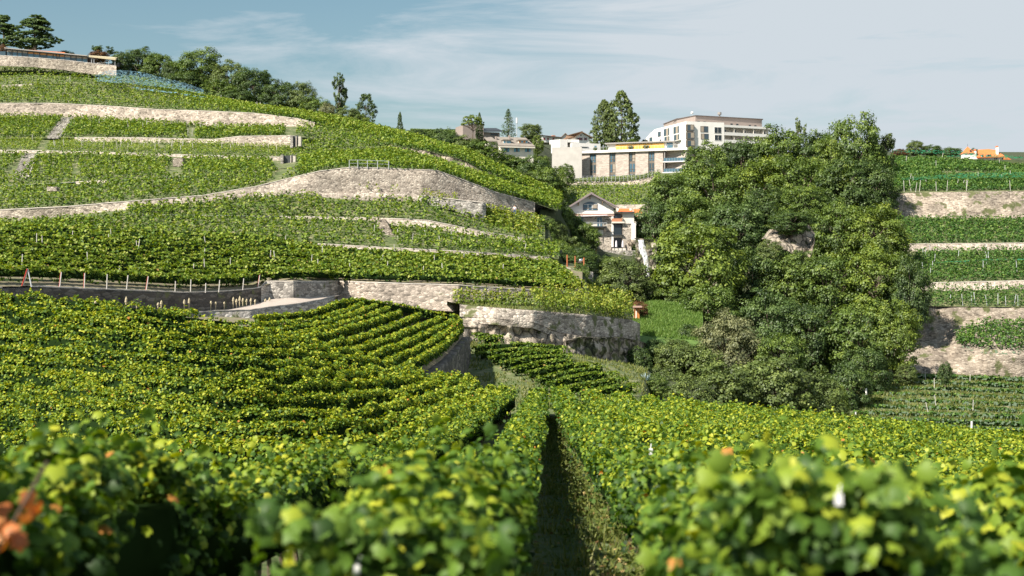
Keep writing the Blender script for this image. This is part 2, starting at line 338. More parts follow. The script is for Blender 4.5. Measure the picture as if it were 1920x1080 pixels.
def rockdisp(G, amp, seed=0):
    q = G * np.array([.42, .2, .17]) + seed; r1 = 1 - np.abs(2 * fbm(q, 3) / .875 - 1); q2 = G * np.array([1.1, .5, .55]) + seed; r2 = 1 - np.abs(2 * fbm(q2, 3) / .875 - 1)
    st = (G[..., 2] * .55 + vnoise(G * .3 + seed) * 1.5); st = np.abs(st - np.floor(st) - .5) * 2
    d = np.clip(r1, .1, 1) ** .8 * 1.0 + r2 * .45 + st * .35 - 1.0; G = G.copy(); G[..., 1] += d * amp; return G
def origin_of(G): 
    c = G.reshape(-1, 3).mean(0); c[2] = G[..., 2].min(); return c
def ground_strip(name, lines, u0, u1, mat, du=12, sub=6, rough=.25, kind='structure', **kw):
    us = np.arange(u0, u1 + du, du); us[-1] = u1
    G = lattice([S(l, us) for l in lines], sub)
    if rough: G[1:-1, :, 2] += (fbm(G[1:-1] / 2.5, 3) - .45) * rough
    o = link(name, gridmesh(name, G), mat); tag(o, kind=kind, **kw); return o
def wall(name, label, top, bot, u0, u1, mat, amp=.18, sc=1.2, coping='coping', du=3, back=.6, cat='wall', cop_h=.10, seed=0, group=None, taper=1):
    us = np.arange(u0, u1 + du, du, dtype=float); us[-1] = u1
    T, B = S(top, us), S(bot, us)
    hgt = np.abs(T[:, 2] - B[:, 2]).mean(); nv = int(max(3, min(34, hgt / .22)))
    G = lattice([B, T], nv)
    D = rockdisp(G, amp, seed) if name.startswith('rock') else displace(G, amp, sc, seed)
    w = np.ones(G.shape[:2]); w[-1] = .25; w[0] = .6
    G = G + (D - G) * w[..., None]
    B2 = G[0].copy(); B2[:, 2] -= .6
    T2 = G[-1].copy(); T2[:, 1] += back
    G = np.concatenate([B2[None], G, T2[None]])
    o0 = origin_of(G); e = empty(name, o0, label, cat, group)
    rk = 'rock' in name; link('rock_face' if rk else 'masonry', gridmesh('masonry', G - o0, not rk), mat, e)
    if coping:
        t = S(top, us); n = len(us); jit = (vnoise(t / 1.1) - .5) * .06
        a = t.copy(); a[:, 1] -= .07; a[:, 2] += jit; b = a.copy(); b[:, 2] += cop_h; c = b.copy(); c[:, 1] += back; d = a.copy(); d[:, 1] += back
        me = gridmesh('coping', np.array([a, b, c, d]) - o0, False); link('coping', me, M[coping], e)
    return e
XL = -90
L0 = [(XL, 541, 98), (0, 540, 105), (60, 538, 112), (100, 539, 115), (200, 543, 125), (350, 549, 140), (430, 546, 150), (488, 540, 158), (498, 528, 160), (550, 528, 160), (635, 528, 176), (690, 530, 172), (860, 535, 172), (1000, 545, 179), (1110, 548, 190), (1150, 550, 194)]
L0g = [(XL, 541, 98), (0, 540, 105), (60, 538, 112), (100, 539, 115), (200, 543, 125), (350, 549, 140), (430, 546, 150), (470, 542, 157), (520, 528, 161), (550, 528, 160.5), (635, 528, 176.5), (690, 530, 172.5), (860, 535, 172.5), (1000, 545, 179.5), (1110, 548, 190.5), (1150, 550, 194)]
L1 = [(XL, 431, 184), (0, 432, 185), (200, 441, 192), (480, 452, 200), (540, 459, 202), (620, 472, 205), (730, 477, 209), (870, 483, 215), (1025, 495, 226), (1150, 505, 236)]
L1t = [(XL, 431, 184.5), (0, 432, 185.5), (200, 441, 192.5), (480, 452, 200.5), (540, 457, 202.5), (610, 458, 205.5), (730, 465, 210), (870, 472, 216), (1025, 483, 227), (1150, 497, 237)]
L2 = [(XL, 424, 190), (0, 424, 191), (230, 401, 200), (400, 404, 208), (532, 409, 215), (700, 413, 222), (720, 422, 222), (805, 427, 225), (892, 443, 229), (975, 452, 234), (1060, 462, 240), (1150, 480, 246)]
L2t = [(XL, 423.5, 190.5), (0, 423.5, 191.5), (230, 400.5, 200.5), (400, 403.5, 208.5), (532, 406, 215.5), (700, 409, 222.5), (760, 411, 224), (805, 414, 226), (892, 432, 230), (975, 446, 235), (1060, 458, 241), (1150, 477, 247)]
L3 = [(XL, 424, 192), (0, 421, 196), (40, 413, 198), (240, 393, 205), (360, 382, 212), (480, 369, 219), (560, 366, 223), (625, 366, 227), (790, 370, 236), (870, 385, 243), (905, 396, 246), (1005, 410, 256), (1150, 440, 262)]
L3t = [(XL, 400, 192.5), (0, 394, 196.6), (120, 388, 200.6), (240, 378, 205.6), (380, 367, 214), (480, 350, 220), (540, 335, 224), (600, 321, 227), (660, 314, 230), (720, 316, 234), (820, 320, 240), (870, 338, 244), (930, 361, 249), (1000, 380, 257), (1150, 432, 264)]
L4 = [(XL, 352, 215), (0, 351, 216), (150, 345, 220), (205, 342, 221), (330, 334, 226), (540, 316, 236), (600, 305, 240), (700, 300, 246), (820, 312, 250), (930, 350, 256), (1060, 385, 270), (1150, 400, 275)]
L4t = [(XL, 350, 215.5), (0, 349, 216.5), (150, 341, 220.5), (205, 339, 221.5), (330, 332, 226.5), (540, 315, 236.5), (600, 304, 240.5), (700, 299, 246.5), (820, 311, 250.5), (930, 349, 256.5), (1060, 384, 270.5), (1150, 399, 276)]
L5 = [(XL, 286, 243), (0, 286, 244), (80, 287, 246), (200, 289, 248), (325, 294, 251), (420, 300, 253), (530, 301, 256), (600, 291, 260), (740, 286, 266), (800, 300, 262), (870, 325, 262), (900, 333, 263), (1060, 383, 272), (1150, 399, 277)]
L5t = [(XL, 281, 243.5), (0, 282, 244.5), (80, 283, 246.5), (200, 286, 248.5), (325, 290, 251.5), (420, 293, 253.5), (530, 295, 256.5), (600, 287, 260.5), (740, 275, 266.5), (800, 283, 263), (870, 301, 263), (900, 320, 264), (1060, 381.5, 273), (1150, 398, 278)]
L6 = [(XL, 262, 262), (0, 262, 263), (150, 265, 265), (250, 267, 267), (400, 268, 269), (450, 273, 268), (550, 276, 269), (600, 264, 275), (740, 265, 275), (870, 297, 268), (1060, 380, 275), (1150, 397, 279)]
L6t = [(XL, 260, 262.5), (0, 260, 263.5), (150, 258.5, 265.5), (250, 258.5, 267.5), (400, 262, 269.5), (450, 256, 268.5), (550, 255, 269.5), (600, 263, 275.5), (740, 264.5, 275.5), (870, 296.5, 268.5), (1060, 379.5, 275.5), (1150, 396, 280)]
L7 = [(XL, 218, 288), (0, 217, 289), (100, 218, 291), (200, 224, 292), (300, 230, 292), (400, 237, 291), (480, 238, 291), (560, 237, 291), (620, 240, 290), (740, 257, 285), (870, 291, 275), (1060, 378, 277), (1150, 396, 281)]
L7t = [(XL, 194, 288.8), (0, 194, 289.8), (100, 194, 291.8), (200, 199, 293), (300, 206, 293), (400, 209, 292), (480, 213, 292), (560, 223, 292), (620, 238, 291), (740, 256, 286), (870, 290, 276), (1060, 377, 278), (1150, 395, 282)]
L8 = [(XL, 166, 312), (0, 164, 313), (60, 160, 315), (200, 158, 318), (300, 170, 316), (400, 190, 310), (480, 205, 304), (560, 216, 300), (640, 230, 294), (740, 252, 288), (870, 288, 278), (1060, 376, 279), (1150, 394, 283)]
L8t = [(XL, 163, 312.4), (0, 161, 313.4), (60, 158, 315.4), (200, 157.5, 318.4), (300, 169.5, 316.4), (400, 189.5, 310.4), (480, 204.5, 304.4), (560, 215.5, 300.4), (640, 229.5, 294.4), (740, 251.5, 288.4), (870, 287.5, 278.4), (1060, 375.5, 279.4), (1150, 393, 284)]
L9 = [(XL, 116, 350), (0, 117, 350), (60, 118, 351), (120, 124, 352), (170, 132, 352), (220, 134, 350), (260, 142, 346), (350, 168, 336), (400, 184, 326), (480, 200, 314), (560, 213, 306), (640, 227, 298), (700, 240, 293), (740, 249, 291), (800, 268, 285), (870, 287, 280), (930, 320, 280), (1060, 375, 280), (1150, 392, 285)]
def _adj(L): return [(u, v, Y + float(np.interp(u, [-90, 600, 1100], [24, 0, -13]))) for u, v, Y in L]
L1, L1t, L2, L2t, L3, L3t, L4, L4t, L5, L5t, L6, L6t, L7, L7t, L8, L8t, L9 = map(_adj, (L1, L1t, L2, L2t, L3, L3t, L4, L4t, L5, L5t, L6, L6t, L7, L7t, L8, L8t, L9))
L9 = [(u, v + float(np.interp(u, [0, 400, 620], [6, 6, 2])), Y) for u, v, Y in L9]
L9b = [(u, v + 30, Y + 45) for u, v, Y in L9]
L9c = [(u, 330, Y + 120) for u, v, Y in L9]
HE = 1110
def hill_ground():
    ground_strip('vineyard_terrace', [L0g, L1], XL, 1092, M['soil'], sub=10)
    ground_strip('vineyard_terrace', [L1t, L2], XL, 1048, M['drygrass'])
    ground_strip('vineyard_terrace', [L2t, L3], XL, 1022, M['drygrass'])
    ground_strip('vineyard_terrace', [L3t, L4], XL, 1046, M['drygrass'])
    ground_strip('vineyard_terrace', [L4t, L5], XL, 1052, M['drygrass'])
    ground_strip('vineyard_terrace', [L5t, L6], XL, 1056, M['drygrass'])
    ground_strip('vineyard_terrace', [L6t, L7], XL, 1060, M['drygrass'])
    ground_strip('vineyard_terrace', [L7t, L8], XL, 1060, M['drygrass'])
    ground_strip('vineyard_terrace', [L8t, L9], XL, 1060, M['drygrass'])
    ground_strip('hill_top', [L9, L9b, L9c], XL, 1062, M['drygrass'], rough=0)
hill_ground()
for La, Lb, ue in ((L1, L1t, 1048), (L2, L2t, 1024), (L4, L4t, 1046), (L5, L5t, 1052), (L6, L6t, 1058), (L7, L7t, 1060), (L8, L8t, 1060)):
    lo = [(u, v + .6 / Y * F, Y + .5) for u, v, Y in La]; hi = [(u, v + .04 / Y * F, Y + .45) for u, v, Y in Lb]; hi2 = [(u, v + .1 / Y * F, Y + 1.5) for u, v, Y in Lb]
    ground_strip('terrace_bank', [lo, hi, hi2], XL, ue, M['drygrass'], sub=1, rough=0)
def spur_side():
    pts = [S(L, [x])[0] for L, x in ((L0g, 1092), (L1, 1092), (L1t, 1048), (L2, 1048), (L2t, 1024), (L3, 1022), (L3t, 1030), (L4, 1046), (L5, 1052), (L6, 1056), (L7, 1060), (L8, 1060), (L9, 1061))]
    a = np.array(pts); o = [a + [-1.5, 1.0, -.2], a + [.5, 1.5, -.5], a + [2.5, 5, -5], a + [5, 10, -11], a + [8, 16, -18]]
    G = np.array(o); G[1:] += (fbm(G[1:] / 3, 3)[..., None] - .45) * 2; ob = link('spur_slope', gridmesh('spur_slope', G), M['wood_floor']); ob['kind'] = 'structure'
spur_side()
# ---- walls of the left hill
LRD = [(XL, 560, 97), (0, 562, 104.6), (60, 562, 111.6), (100, 568, 114.6), (200, 574, 124.6), (350, 582, 139.6), (400, 583, 145), (430, 580, 149.6), (490, 566, 159), (500, 561, 159.7), (550, 558.5, 159.7), (635, 553, 175.6), (700, 560, 171.5), (755, 567, 171), (850, 575, 170), (870, 567, 171.8), (1000, 557, 178.6), (1110, 554, 189.6), (1150, 556, 194)]
wall('retaining_wall', 'dark shaded stone wall curving away beneath the row of white posts', L0, LRD, XL, 490, M['stone_shaded'], amp=.12)
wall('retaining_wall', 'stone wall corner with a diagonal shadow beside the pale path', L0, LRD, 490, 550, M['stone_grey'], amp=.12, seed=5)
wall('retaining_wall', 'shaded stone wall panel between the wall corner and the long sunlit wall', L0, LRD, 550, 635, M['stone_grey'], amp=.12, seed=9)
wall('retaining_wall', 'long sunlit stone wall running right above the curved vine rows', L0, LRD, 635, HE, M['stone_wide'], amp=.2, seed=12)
wall('retaining_wall', 'low stone wall crossing the middle slope below the upper terraces', L1t, L1, 596, 1030, M['stone'], amp=.12, seed=15)
wall('retaining_wall', 'thin pale terrace wall sloping down right beneath the tall curved wall', L2t, L2, 528, 985, M['stone'], amp=.1, seed=18)
wall('retaining_wall', 'tall sunlit stone wall sweeping along the whole left slope', L3t, L3, XL, 1003, M['stone'], amp=.14, seed=20, du=4)
wall('terrace_wall', 'short pale terrace wall segment low on the left slope', L4t, L4, 142, 212, M['stone'], seed=21)
wall('retaining_wall', 'thin pale stone wall under the netted terrace on the left slope', L5t, L5, XL, 532, M['stone'], amp=.1, seed=24)
wall('rock_outcrop', 'broken rock outcrop with dark clefts on the right shoulder of the slope', L5t, L5, 735, 905, M['rock'], amp=1.1, sc=2.2, seed=3, coping=None, cat='rock')
wall('retaining_wall', 'stone wall patchily hidden by vines just above the netted terrace', L6t, L6, 140, 555, M['stone'], amp=.1, seed=28)
wall('retaining_wall', 'highest big stone wall running across the upper left slope', L7t, L7, XL, 590, M['stone_wide'], amp=.5, sc=2.4, seed=31, du=4)
wall('terrace_wall', 'short pale path edge high up at the left margin', L8t, L8, XL, 60, M['stone'], seed=33)

# small ledge wall inside the curve of the tall wall, with its own row of young vines
ledT = _adj([(600, 362, 225.6), (700, 361, 230), (785, 366, 234.5), (800, 372, 235)])
ledB = _adj([(600, 369, 225), (700, 370, 229), (785, 374, 234), (800, 376, 234.6)])
wall('terrace_wall', 'short ledge wall carrying a line of young vines before the tall wall', ledT, ledB, 602, 788, M['stone'], coping=None, back=4)
bt = _adj([(786, 366, 234.6), (850, 374, 236), (905, 380, 238), (912, 383, 239)]); bb = _adj([(786, 376, 234), (850, 388, 235.6), (905, 408, 237.6), (912, 409, 238.6)])
wall('terrace_wall', 'stone bastion with a shaded face below the tall curved wall', bt, bb, 788, 911, M['stone_grey'], amp=.5, sc=1.5, seed=41, back=8)
ext_t = [(1000, 371, 262), (1030, 376, 268), (1066, 386, 272)]; ext_b = [(1000, 400, 261), (1030, 402, 267), (1066, 408, 271)]
wall('retaining_wall', 'grey stone wall behind the dark bush left of the gabled house', ext_t, ext_b, 1002, 1066, M['stone_grey'], seed=44)

# ---- path and lower wall near the dark curved wall
RT = [(330, 592, 130), (400, 583.5, 138), (470, 582, 142), (500, 577, 146), (560, 570, 152), (600, 563, 160), (625, 556, 166), (640, 553, 170)]
RB = [(330, 610, 129), (400, 600, 137), (470, 596, 141), (500, 600, 145), (560, 596, 151), (600, 592, 159), (625, 584, 165), (640, 575, 169)]
ground_strip('path', [[(u, v, Y) for u, v, Y in RT], [(330, 582, 138.5), (400, 583, 144.8), (430, 580, 149.4), (490, 566, 158.8), (500, 561, 159.6), (550, 558.5, 159.5), (635, 553, 175.4), (640, 553, 175)]], 332, 640, M['road'], du=6, sub=2, rough=0)
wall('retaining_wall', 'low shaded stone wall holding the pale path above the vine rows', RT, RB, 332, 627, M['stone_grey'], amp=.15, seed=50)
ground_strip('field_edge', [[(XL, 640, 86), (0, 640, 90), (200, 640, 100), (340, 630, 112), (480, 640, 120), (640, 610, 140)], [(XL, 562, 97), (0, 563, 104.4), (100, 569, 114.4), (200, 575, 124.4), (350, 583, 139.4), (480, 598, 141), (640, 580, 168)]], XL, 640, M['soil'], sub=3)

# ---- lower curved wall and cliff
TT = [(838, 566, 166), (870, 572, 167), (930, 577, 165.5), (1000, 582, 167), (1100, 590, 175), (1185, 600, 187), (1216, 614, 197)]
TB = [(838, 640, 158), (870, 650, 160), (880, 632, 163), (940, 642, 164), (1000, 650, 165), (1065, 662, 168), (1100, 660, 173), (1185, 650, 185), (1216, 650, 195)]
TM = [(838, 592, 165), (870, 596, 165.5), (930, 599, 164.4), (1000, 606, 166), (1050, 626, 170), (1100, 634, 174), (1185, 634, 186), (1216, 634, 196)]
M['stone_round'] = stone_mat('weathered_round_wall', (.60, .53, .44), (.44, .38, .315), (.20, .165, .13), .42, moss=.28, stain=.5)
wall('retaining_wall', 'big rounded stone wall above the small lower vineyard', TT, TM, 862, 1200, M['stone_round'], amp=.55, sc=2.2, seed=61, coping=None, back=2)
wall('rock_cliff', 'fissured rock cliff beneath the rounded stone wall', [(u, v - 2, Y - .3) for u, v, Y in TM], TB, 856, 1090, M['rock'], amp=2.1, sc=2.6, seed=3, coping=None, cat='cliff', du=2.5)
OT = [(1060, 640, 168), (1090, 632, 170), (1130, 634, 174), (1165, 632, 180), (1200, 640, 186), (1230, 650, 192)]
OB = [(1060, 700, 166), (1090, 706, 168), (1130, 704, 172), (1165, 704, 178), (1200, 702, 184), (1230, 700, 190)]
wall('rock_cliff', 'ivy grown rock outcrop right of the small lower vineyard', OT, OB, 1062, 1226, M['rock_mossy'], amp=2.2, sc=2.4, seed=71, coping=None, cat='cliff', du=2.5, back=8)
ground_strip('ledge', [[(838, 565, 167), (870, 571.5, 167.5), (930, 576.5, 166), (1000, 581.5, 167.5), (1100, 589.5, 175.5), (1185, 599.5, 187.5), (1216, 613.5, 197.5)], [(838, 574, 171), (870, 568, 171.8), (1000, 558, 178.6), (1110, 555, 189.6), (1216, 565, 205)]], 838, 1186, M['drygrass'], sub=4, rough=.1)
wall('garden_wall', 'grey stone wall with rusty posts below the hut garden', [(1035, 500, 214), (1080, 505, 214), (1120, 513, 214)], [(1035, 516, 213.5), (1080, 522, 213.5), (1120, 530, 213.5)], 1040, 1112, M['stone_grey'], seed=76)
ground_strip('garden_ground', [[(1035, 500, 214.5), (1080, 505, 214.5), (1120, 513, 214.5)], [(1035, 482, 230), (1120, 486, 232)]], 1036, 1104, M['wood_floor'], sub=2)

# ---- valley and back slope: one sheet behind everything on the right
def flat(v, Y, u0=640, u1=2100): return [(u0, v, Y), (u1, v, Y)]
valley = [flat(960, 95), flat(830, 120), [(640, 745, 150), (1000, 745, 150), (1300, 770, 150), (1500, 880, 150), (2100, 950, 150)], [(640, 700, 185), (1150, 705, 186), (1250, 690, 186), (1500, 760, 190), (1600, 840, 190), (2100, 900, 190)],
          [(640, 690, 200), (1200, 650, 200), (1300, 650, 205), (1500, 720, 205), (1620, 800, 205), (2100, 860, 205)], [(640, 680, 215), (1200, 608, 218), (1290, 596, 222), (1400, 640, 220), (1560, 720, 222), (1640, 790, 222), (2100, 820, 222)], [(640, 660, 230), (1180, 572, 236), (1290, 566, 240), (1560, 660, 238), (1650, 760, 236), (2100, 780, 236)],
          [(640, 640, 245), (1100, 478, 262), (1200, 500, 258), (1290, 530, 256), (1500, 560, 256), (1620, 600, 256), (1700, 720, 256), (2100, 740, 256)], [(640, 500, 290), (1060, 440, 292), (1160, 468, 290), (1200, 470, 290), (1290, 460, 292), (1500, 470, 285), (1620, 480, 290), (1700, 620, 300), (2100, 640, 300)],
          [(640, 380, 330), (900, 350, 330), (1060, 400, 340), (1230, 405, 345), (1400, 400, 330), (1620, 420, 320), (1700, 520, 330), (2100, 520, 330)],
          [(640, 300, 390), (860, 300, 380), (960, 300, 395), (1060, 358, 415), (1230, 348, 430), (1400, 320, 380), (1620, 330, 350), (1700, 420, 370), (2100, 420, 370)],
          [(640, 262, 430), (860, 262, 430), (960, 290, 430), (1060, 354, 440), (1230, 344, 440), (1400, 290, 440), (1620, 300, 380), (2100, 300, 400)],
          [(640, 262, 480), (860, 258, 480), (1010, 262, 500), (1060, 352, 450), (1230, 342, 450), (1330, 285, 500), (1620, 290, 420), (2100, 300, 430)],
          [(640, 270, 560), (860, 268, 560), (1060, 272, 580), (1440, 285, 590), (1620, 292, 560), (2100, 300, 560)], flat(285, 900), flat(500, 2500, 640, 2100)]
ground_strip('hillside', valley, 640, 2100, M['wood_floor'], du=20, sub=3, rough=.5)
us_meadow = [[(1170, 650, 188), (1225, 655, 188), (1320, 665, 192)], [(1170, 625, 198), (1225, 632, 199), (1320, 640, 203)], [(1170, 600, 214), (1225, 598, 216), (1320, 600, 219)], [(1170, 575, 230), (1225, 566, 234), (1320, 566, 236)]]
ground_strip('meadow', us_meadow, 1176, 1318, M['grass'], sub=4, rough=.3)

# far terrace below the long brick building
FT0 = [(1060, 392, 355), (1160, 396, 356), (1250, 390, 357)]
FT1 = [(1055, 347, 412), (1100, 346, 412), (1200, 346, 410), (1250, 336, 408)]
ground_strip('vineyard_terrace', [FT0, FT1], 1056, 1250, M['drygrass'], sub=3)
wall('retaining_wall', 'rough low stone wall below the garden of the long brick building', [(1055, 343, 413), (1100, 341, 413), (1170, 341, 412), (1200, 337, 411), (1240, 327, 409)], FT1, 1058, 1240, M['stone'], amp=.4, sc=1.5, seed=81)
ground_strip('garden_ground', [[(1055, 342, 413.5), (1100, 340, 413.5), (1170, 340, 412.5), (1200, 336, 411.5), (1290, 326, 409.5)], [(1055, 336, 446), (1290, 322, 436)]], 1056, 1290, M['drygrass'], sub=2)
wall('retaining_wall', 'low stone wall seen above the orange roof behind the gabled house', [(1150, 385, 352), (1215, 384, 352)], [(1150, 397, 351), (1215, 396, 351)], 1155, 1214, M['stone'], seed=83)

# ---- terraces on the far right
U0, U1 = 1625, 2060
R9 = [(U0, 300, 352), (1645, 298, 352), (1680, 293, 353), (1780, 296, 353), (1920, 312, 350), (U1, 327, 350)]
RAt = [(U0, 364, 293.6), (1640, 362, 293.6), (U1, 356, 293.6)]
RAb = [(U0, 408, 290), (1660, 407, 290), (1800, 409, 290), (U1, 411, 290)]
R2 = [(U0, 459, 273), (1680, 458, 273), (U1, 455, 273)]
R2b = [(U0, 473, 272), (1700, 471, 272), (U1, 466, 272)]
R3 = [(U0, 532, 252), (1730, 531, 252), (U1, 523, 252)]
R3b = [(U0, 546, 251), (1740, 546, 251), (U1, 539, 251)]
R4 = [(U0, 575, 242), (1735, 574, 242), (1920, 576, 242), (U1, 577, 242)]
for nm, ls in (('vineyard_terrace', [RAt, R9]), ('vineyard_terrace', [R2, RAb]), ('vineyard_terrace', [R3, R2b]), ('vineyard_terrace', [R4, R3b])):
    ground_strip(nm, ls, U0, U1, M['drygrass'], sub=5)
ground_strip('hill_top', [R9, [(u, v + 10, Y + 60) for u, v, Y in R9]], U0, U1, M['drygrass'], rough=0)
M['rock_right'] = stone_mat('layered_rock', (.53, .45, .36), (.40, .33, .26), (.24, .19, .14), .5, moss=.3, zsq=2.4, stain=.45)
wall('retaining_wall', 'tall pale rock and masonry wall under the top terrace at far right', RAt, RAb, 1600, U1, M['rock_right'], amp=1.3, sc=5, seed=91, coping=None)
wall('retaining_wall', 'low wall between the two middle terraces at far right', R2, R2b, 1672, U1, M['stone'], seed=93)
wall('retaining_wall', 'low pale wall above the lowest netted vine strip at far right', R3, R3b, 1725, U1, M['stone'], seed=95)
cb = [(U0, 720, 226), (1670, 698, 226), (1800, 703, 226), (U1, 716, 226)]
us = np.arange(1640, U1 + 3, 3.0); 
def cliff_right():
    t = S(R4, us)
    m1 = S([(1640, 605, 241), (1790, 606, 241), (1850, 604, 241), (U1, 606, 241)], us)
    m2 = S([(1640, 640, 238), (1780, 640, 238), (1800, 648, 232), (1850, 655, 227), (U1, 668, 225)], us)
    m3 = S([(1640, 645, 236), (1780, 645, 236), (1800, 653, 230), (1850, 662, 226.5), (U1, 672, 224.5)], us)
    b = S(cb, us); b2 = b.copy(); b2[:, 2] -= 2
    G = lattice([b2, b, m3, m2, m1, t], 7)
    G2 = rockdisp(G, 1.5, 99); k = np.clip((1800 - us) / 40, .25, 1); G = G + (G2 - G) * k[None, :, None]
    t2 = G[-1].copy(); t2[:, 1] += 1; G = np.concatenate([G, t2[None]])
    o0 = origin_of(G); e = empty('rock_cliff', o0, 'broad sunlit rock cliff at far right above the striped vineyard', 'cliff')
    link('rock_face', gridmesh('rock_face', G - o0), M['rock_right'], e)
M['rock_right'] = stone_mat('layered_rock', (.53, .45, .36), (.40, .33, .26), (.24, .19, .14), .5, moss=.3, zsq=2.4, stain=.45)
cliff_right()
BR0 = [(1540, 860, 170), (1640, 850, 172), (U1, 860, 172)]; BR1 = [(1540, 700, 224), (1670, 699, 225.5), (1800, 704, 225.5), (U1, 717, 225.5)]
ground_strip('vineyard_terrace', [BR0, BR1], 1585, U1, M['drygrass'], sub=8)
# ---------------------------------------------------------------- foliage
LOBE = np.array([(0, .35, .07), (0, 0, 0), (.28, -.18, -.06), (.5, .1, -.07), (.41, .3, -.02), (.53, .53, -.08), (.29, .65, -.02), (0, .95, -.14), (-.29, .65, -.02), (-.53, .53, -.08), (-.41, .3, -.02), (-.5, .1, -.07), (-.28, -.18, -.06)]) - np.array([0, .4, 0])
LOBE_F = np.array([(0, i, i + 1) for i in range(1, 12)] + [(0, 12, 1)])
LOBE[:, 2] *= 2.0
HEX = np.array([(0, -.42, .0), (.46, -.12, -.1), (.3, .38, -.03), (0, .58, -.1), (-.3, .38, -.03), (-.46, -.12, -.1)]); HEX_F = np.array([(0, 1, 2, 3), (0, 3, 4, 5)])
QUAD = np.array([(0, -.5, .0), (.46, 0, -.08), (0, .55, 0), (-.46, 0, -.08)]); QUAD_F = np.array([(0, 1, 2, 3)])
def leaves(C, N, size, tint, shape='quad', down=.6):
    T, TF = {'lobe': (LOBE, LOBE_F), 'hex': (HEX, HEX_F), 'quad': (QUAD, QUAD_F)}[shape]
    n = len(C); N = unit(N); D = rng.normal(size=(n, 3)) * .7 + np.array([0, 0, -down]); b = unit(np.cross(D, N)); t = np.cross(N, b)
    s = np.asarray(size).reshape(-1, 1, 1) if np.ndim(size) else size
    V = C[:, None, :] + s * (T[None, :, 0:1] * b[:, None] + T[None, :, 1:2] * t[:, None] + T[None, :, 2:3] * N[:, None])
    k = len(T); Fi = (TF[None] + (np.arange(n) * k)[:, None, None]).reshape(-1, TF.shape[1])
    return V.reshape(-1, 3), Fi, np.repeat(tint, len(TF))
def merge(parts_):
    Vs, Fs, Ts, off = [], [], [], 0
    for V, Fi, t in parts_:
        Vs.append(V); Fs.append((Fi + off, Fi.shape[1])); Ts.append(t); off += len(V)
    return np.concatenate(Vs), Fs, np.concatenate(Ts)
def foliage_obj(name, parts_, mat, parent, o0):
    V, Fs, T = merge([p for p in parts_ if len(p[0])])
    me = npmesh(name, V - o0, Fs, 0, T); o = link(name, me, mat, parent); o['kind'] = 'stuff'; return o
def resample(pts, step):
    pts = np.asarray(pts, float); d = np.r_[0, np.cumsum(np.linalg.norm(np.diff(pts, axis=0), axis=1))]
    # smooth (Catmull-like via cubic on dense)
    n = max(4, int(d[-1] / step)); s = np.linspace(0, d[-1], n)
    Q = np.stack([np.interp(s, d, pts[:, k]) for k in range(3)], -1)
    w = int(min(n // 4, max(2, 5 / step)))
    if w > 1:
        k = np.ones(2 * w + 1) / (2 * w + 1); Pd = np.concatenate([2 * Q[0] - Q[w:0:-1], Q, 2 * Q[-1] - Q[-2:-w - 2:-1]])
        Q = np.stack([np.convolve(Pd[:, j], k, 'valid') for j in range(3)], -1)
    return Q, s
def seen(C, m=.13):
    Y = np.maximum(C[:, 1], .1); u = C[:, 0] / Y * F; v = -C[:, 2] / Y * F
    return (C[:, 1] > .5) & (np.abs(u) < 960 * (1 + m) + 30) & (v < 540 * (1 + m) + 60)
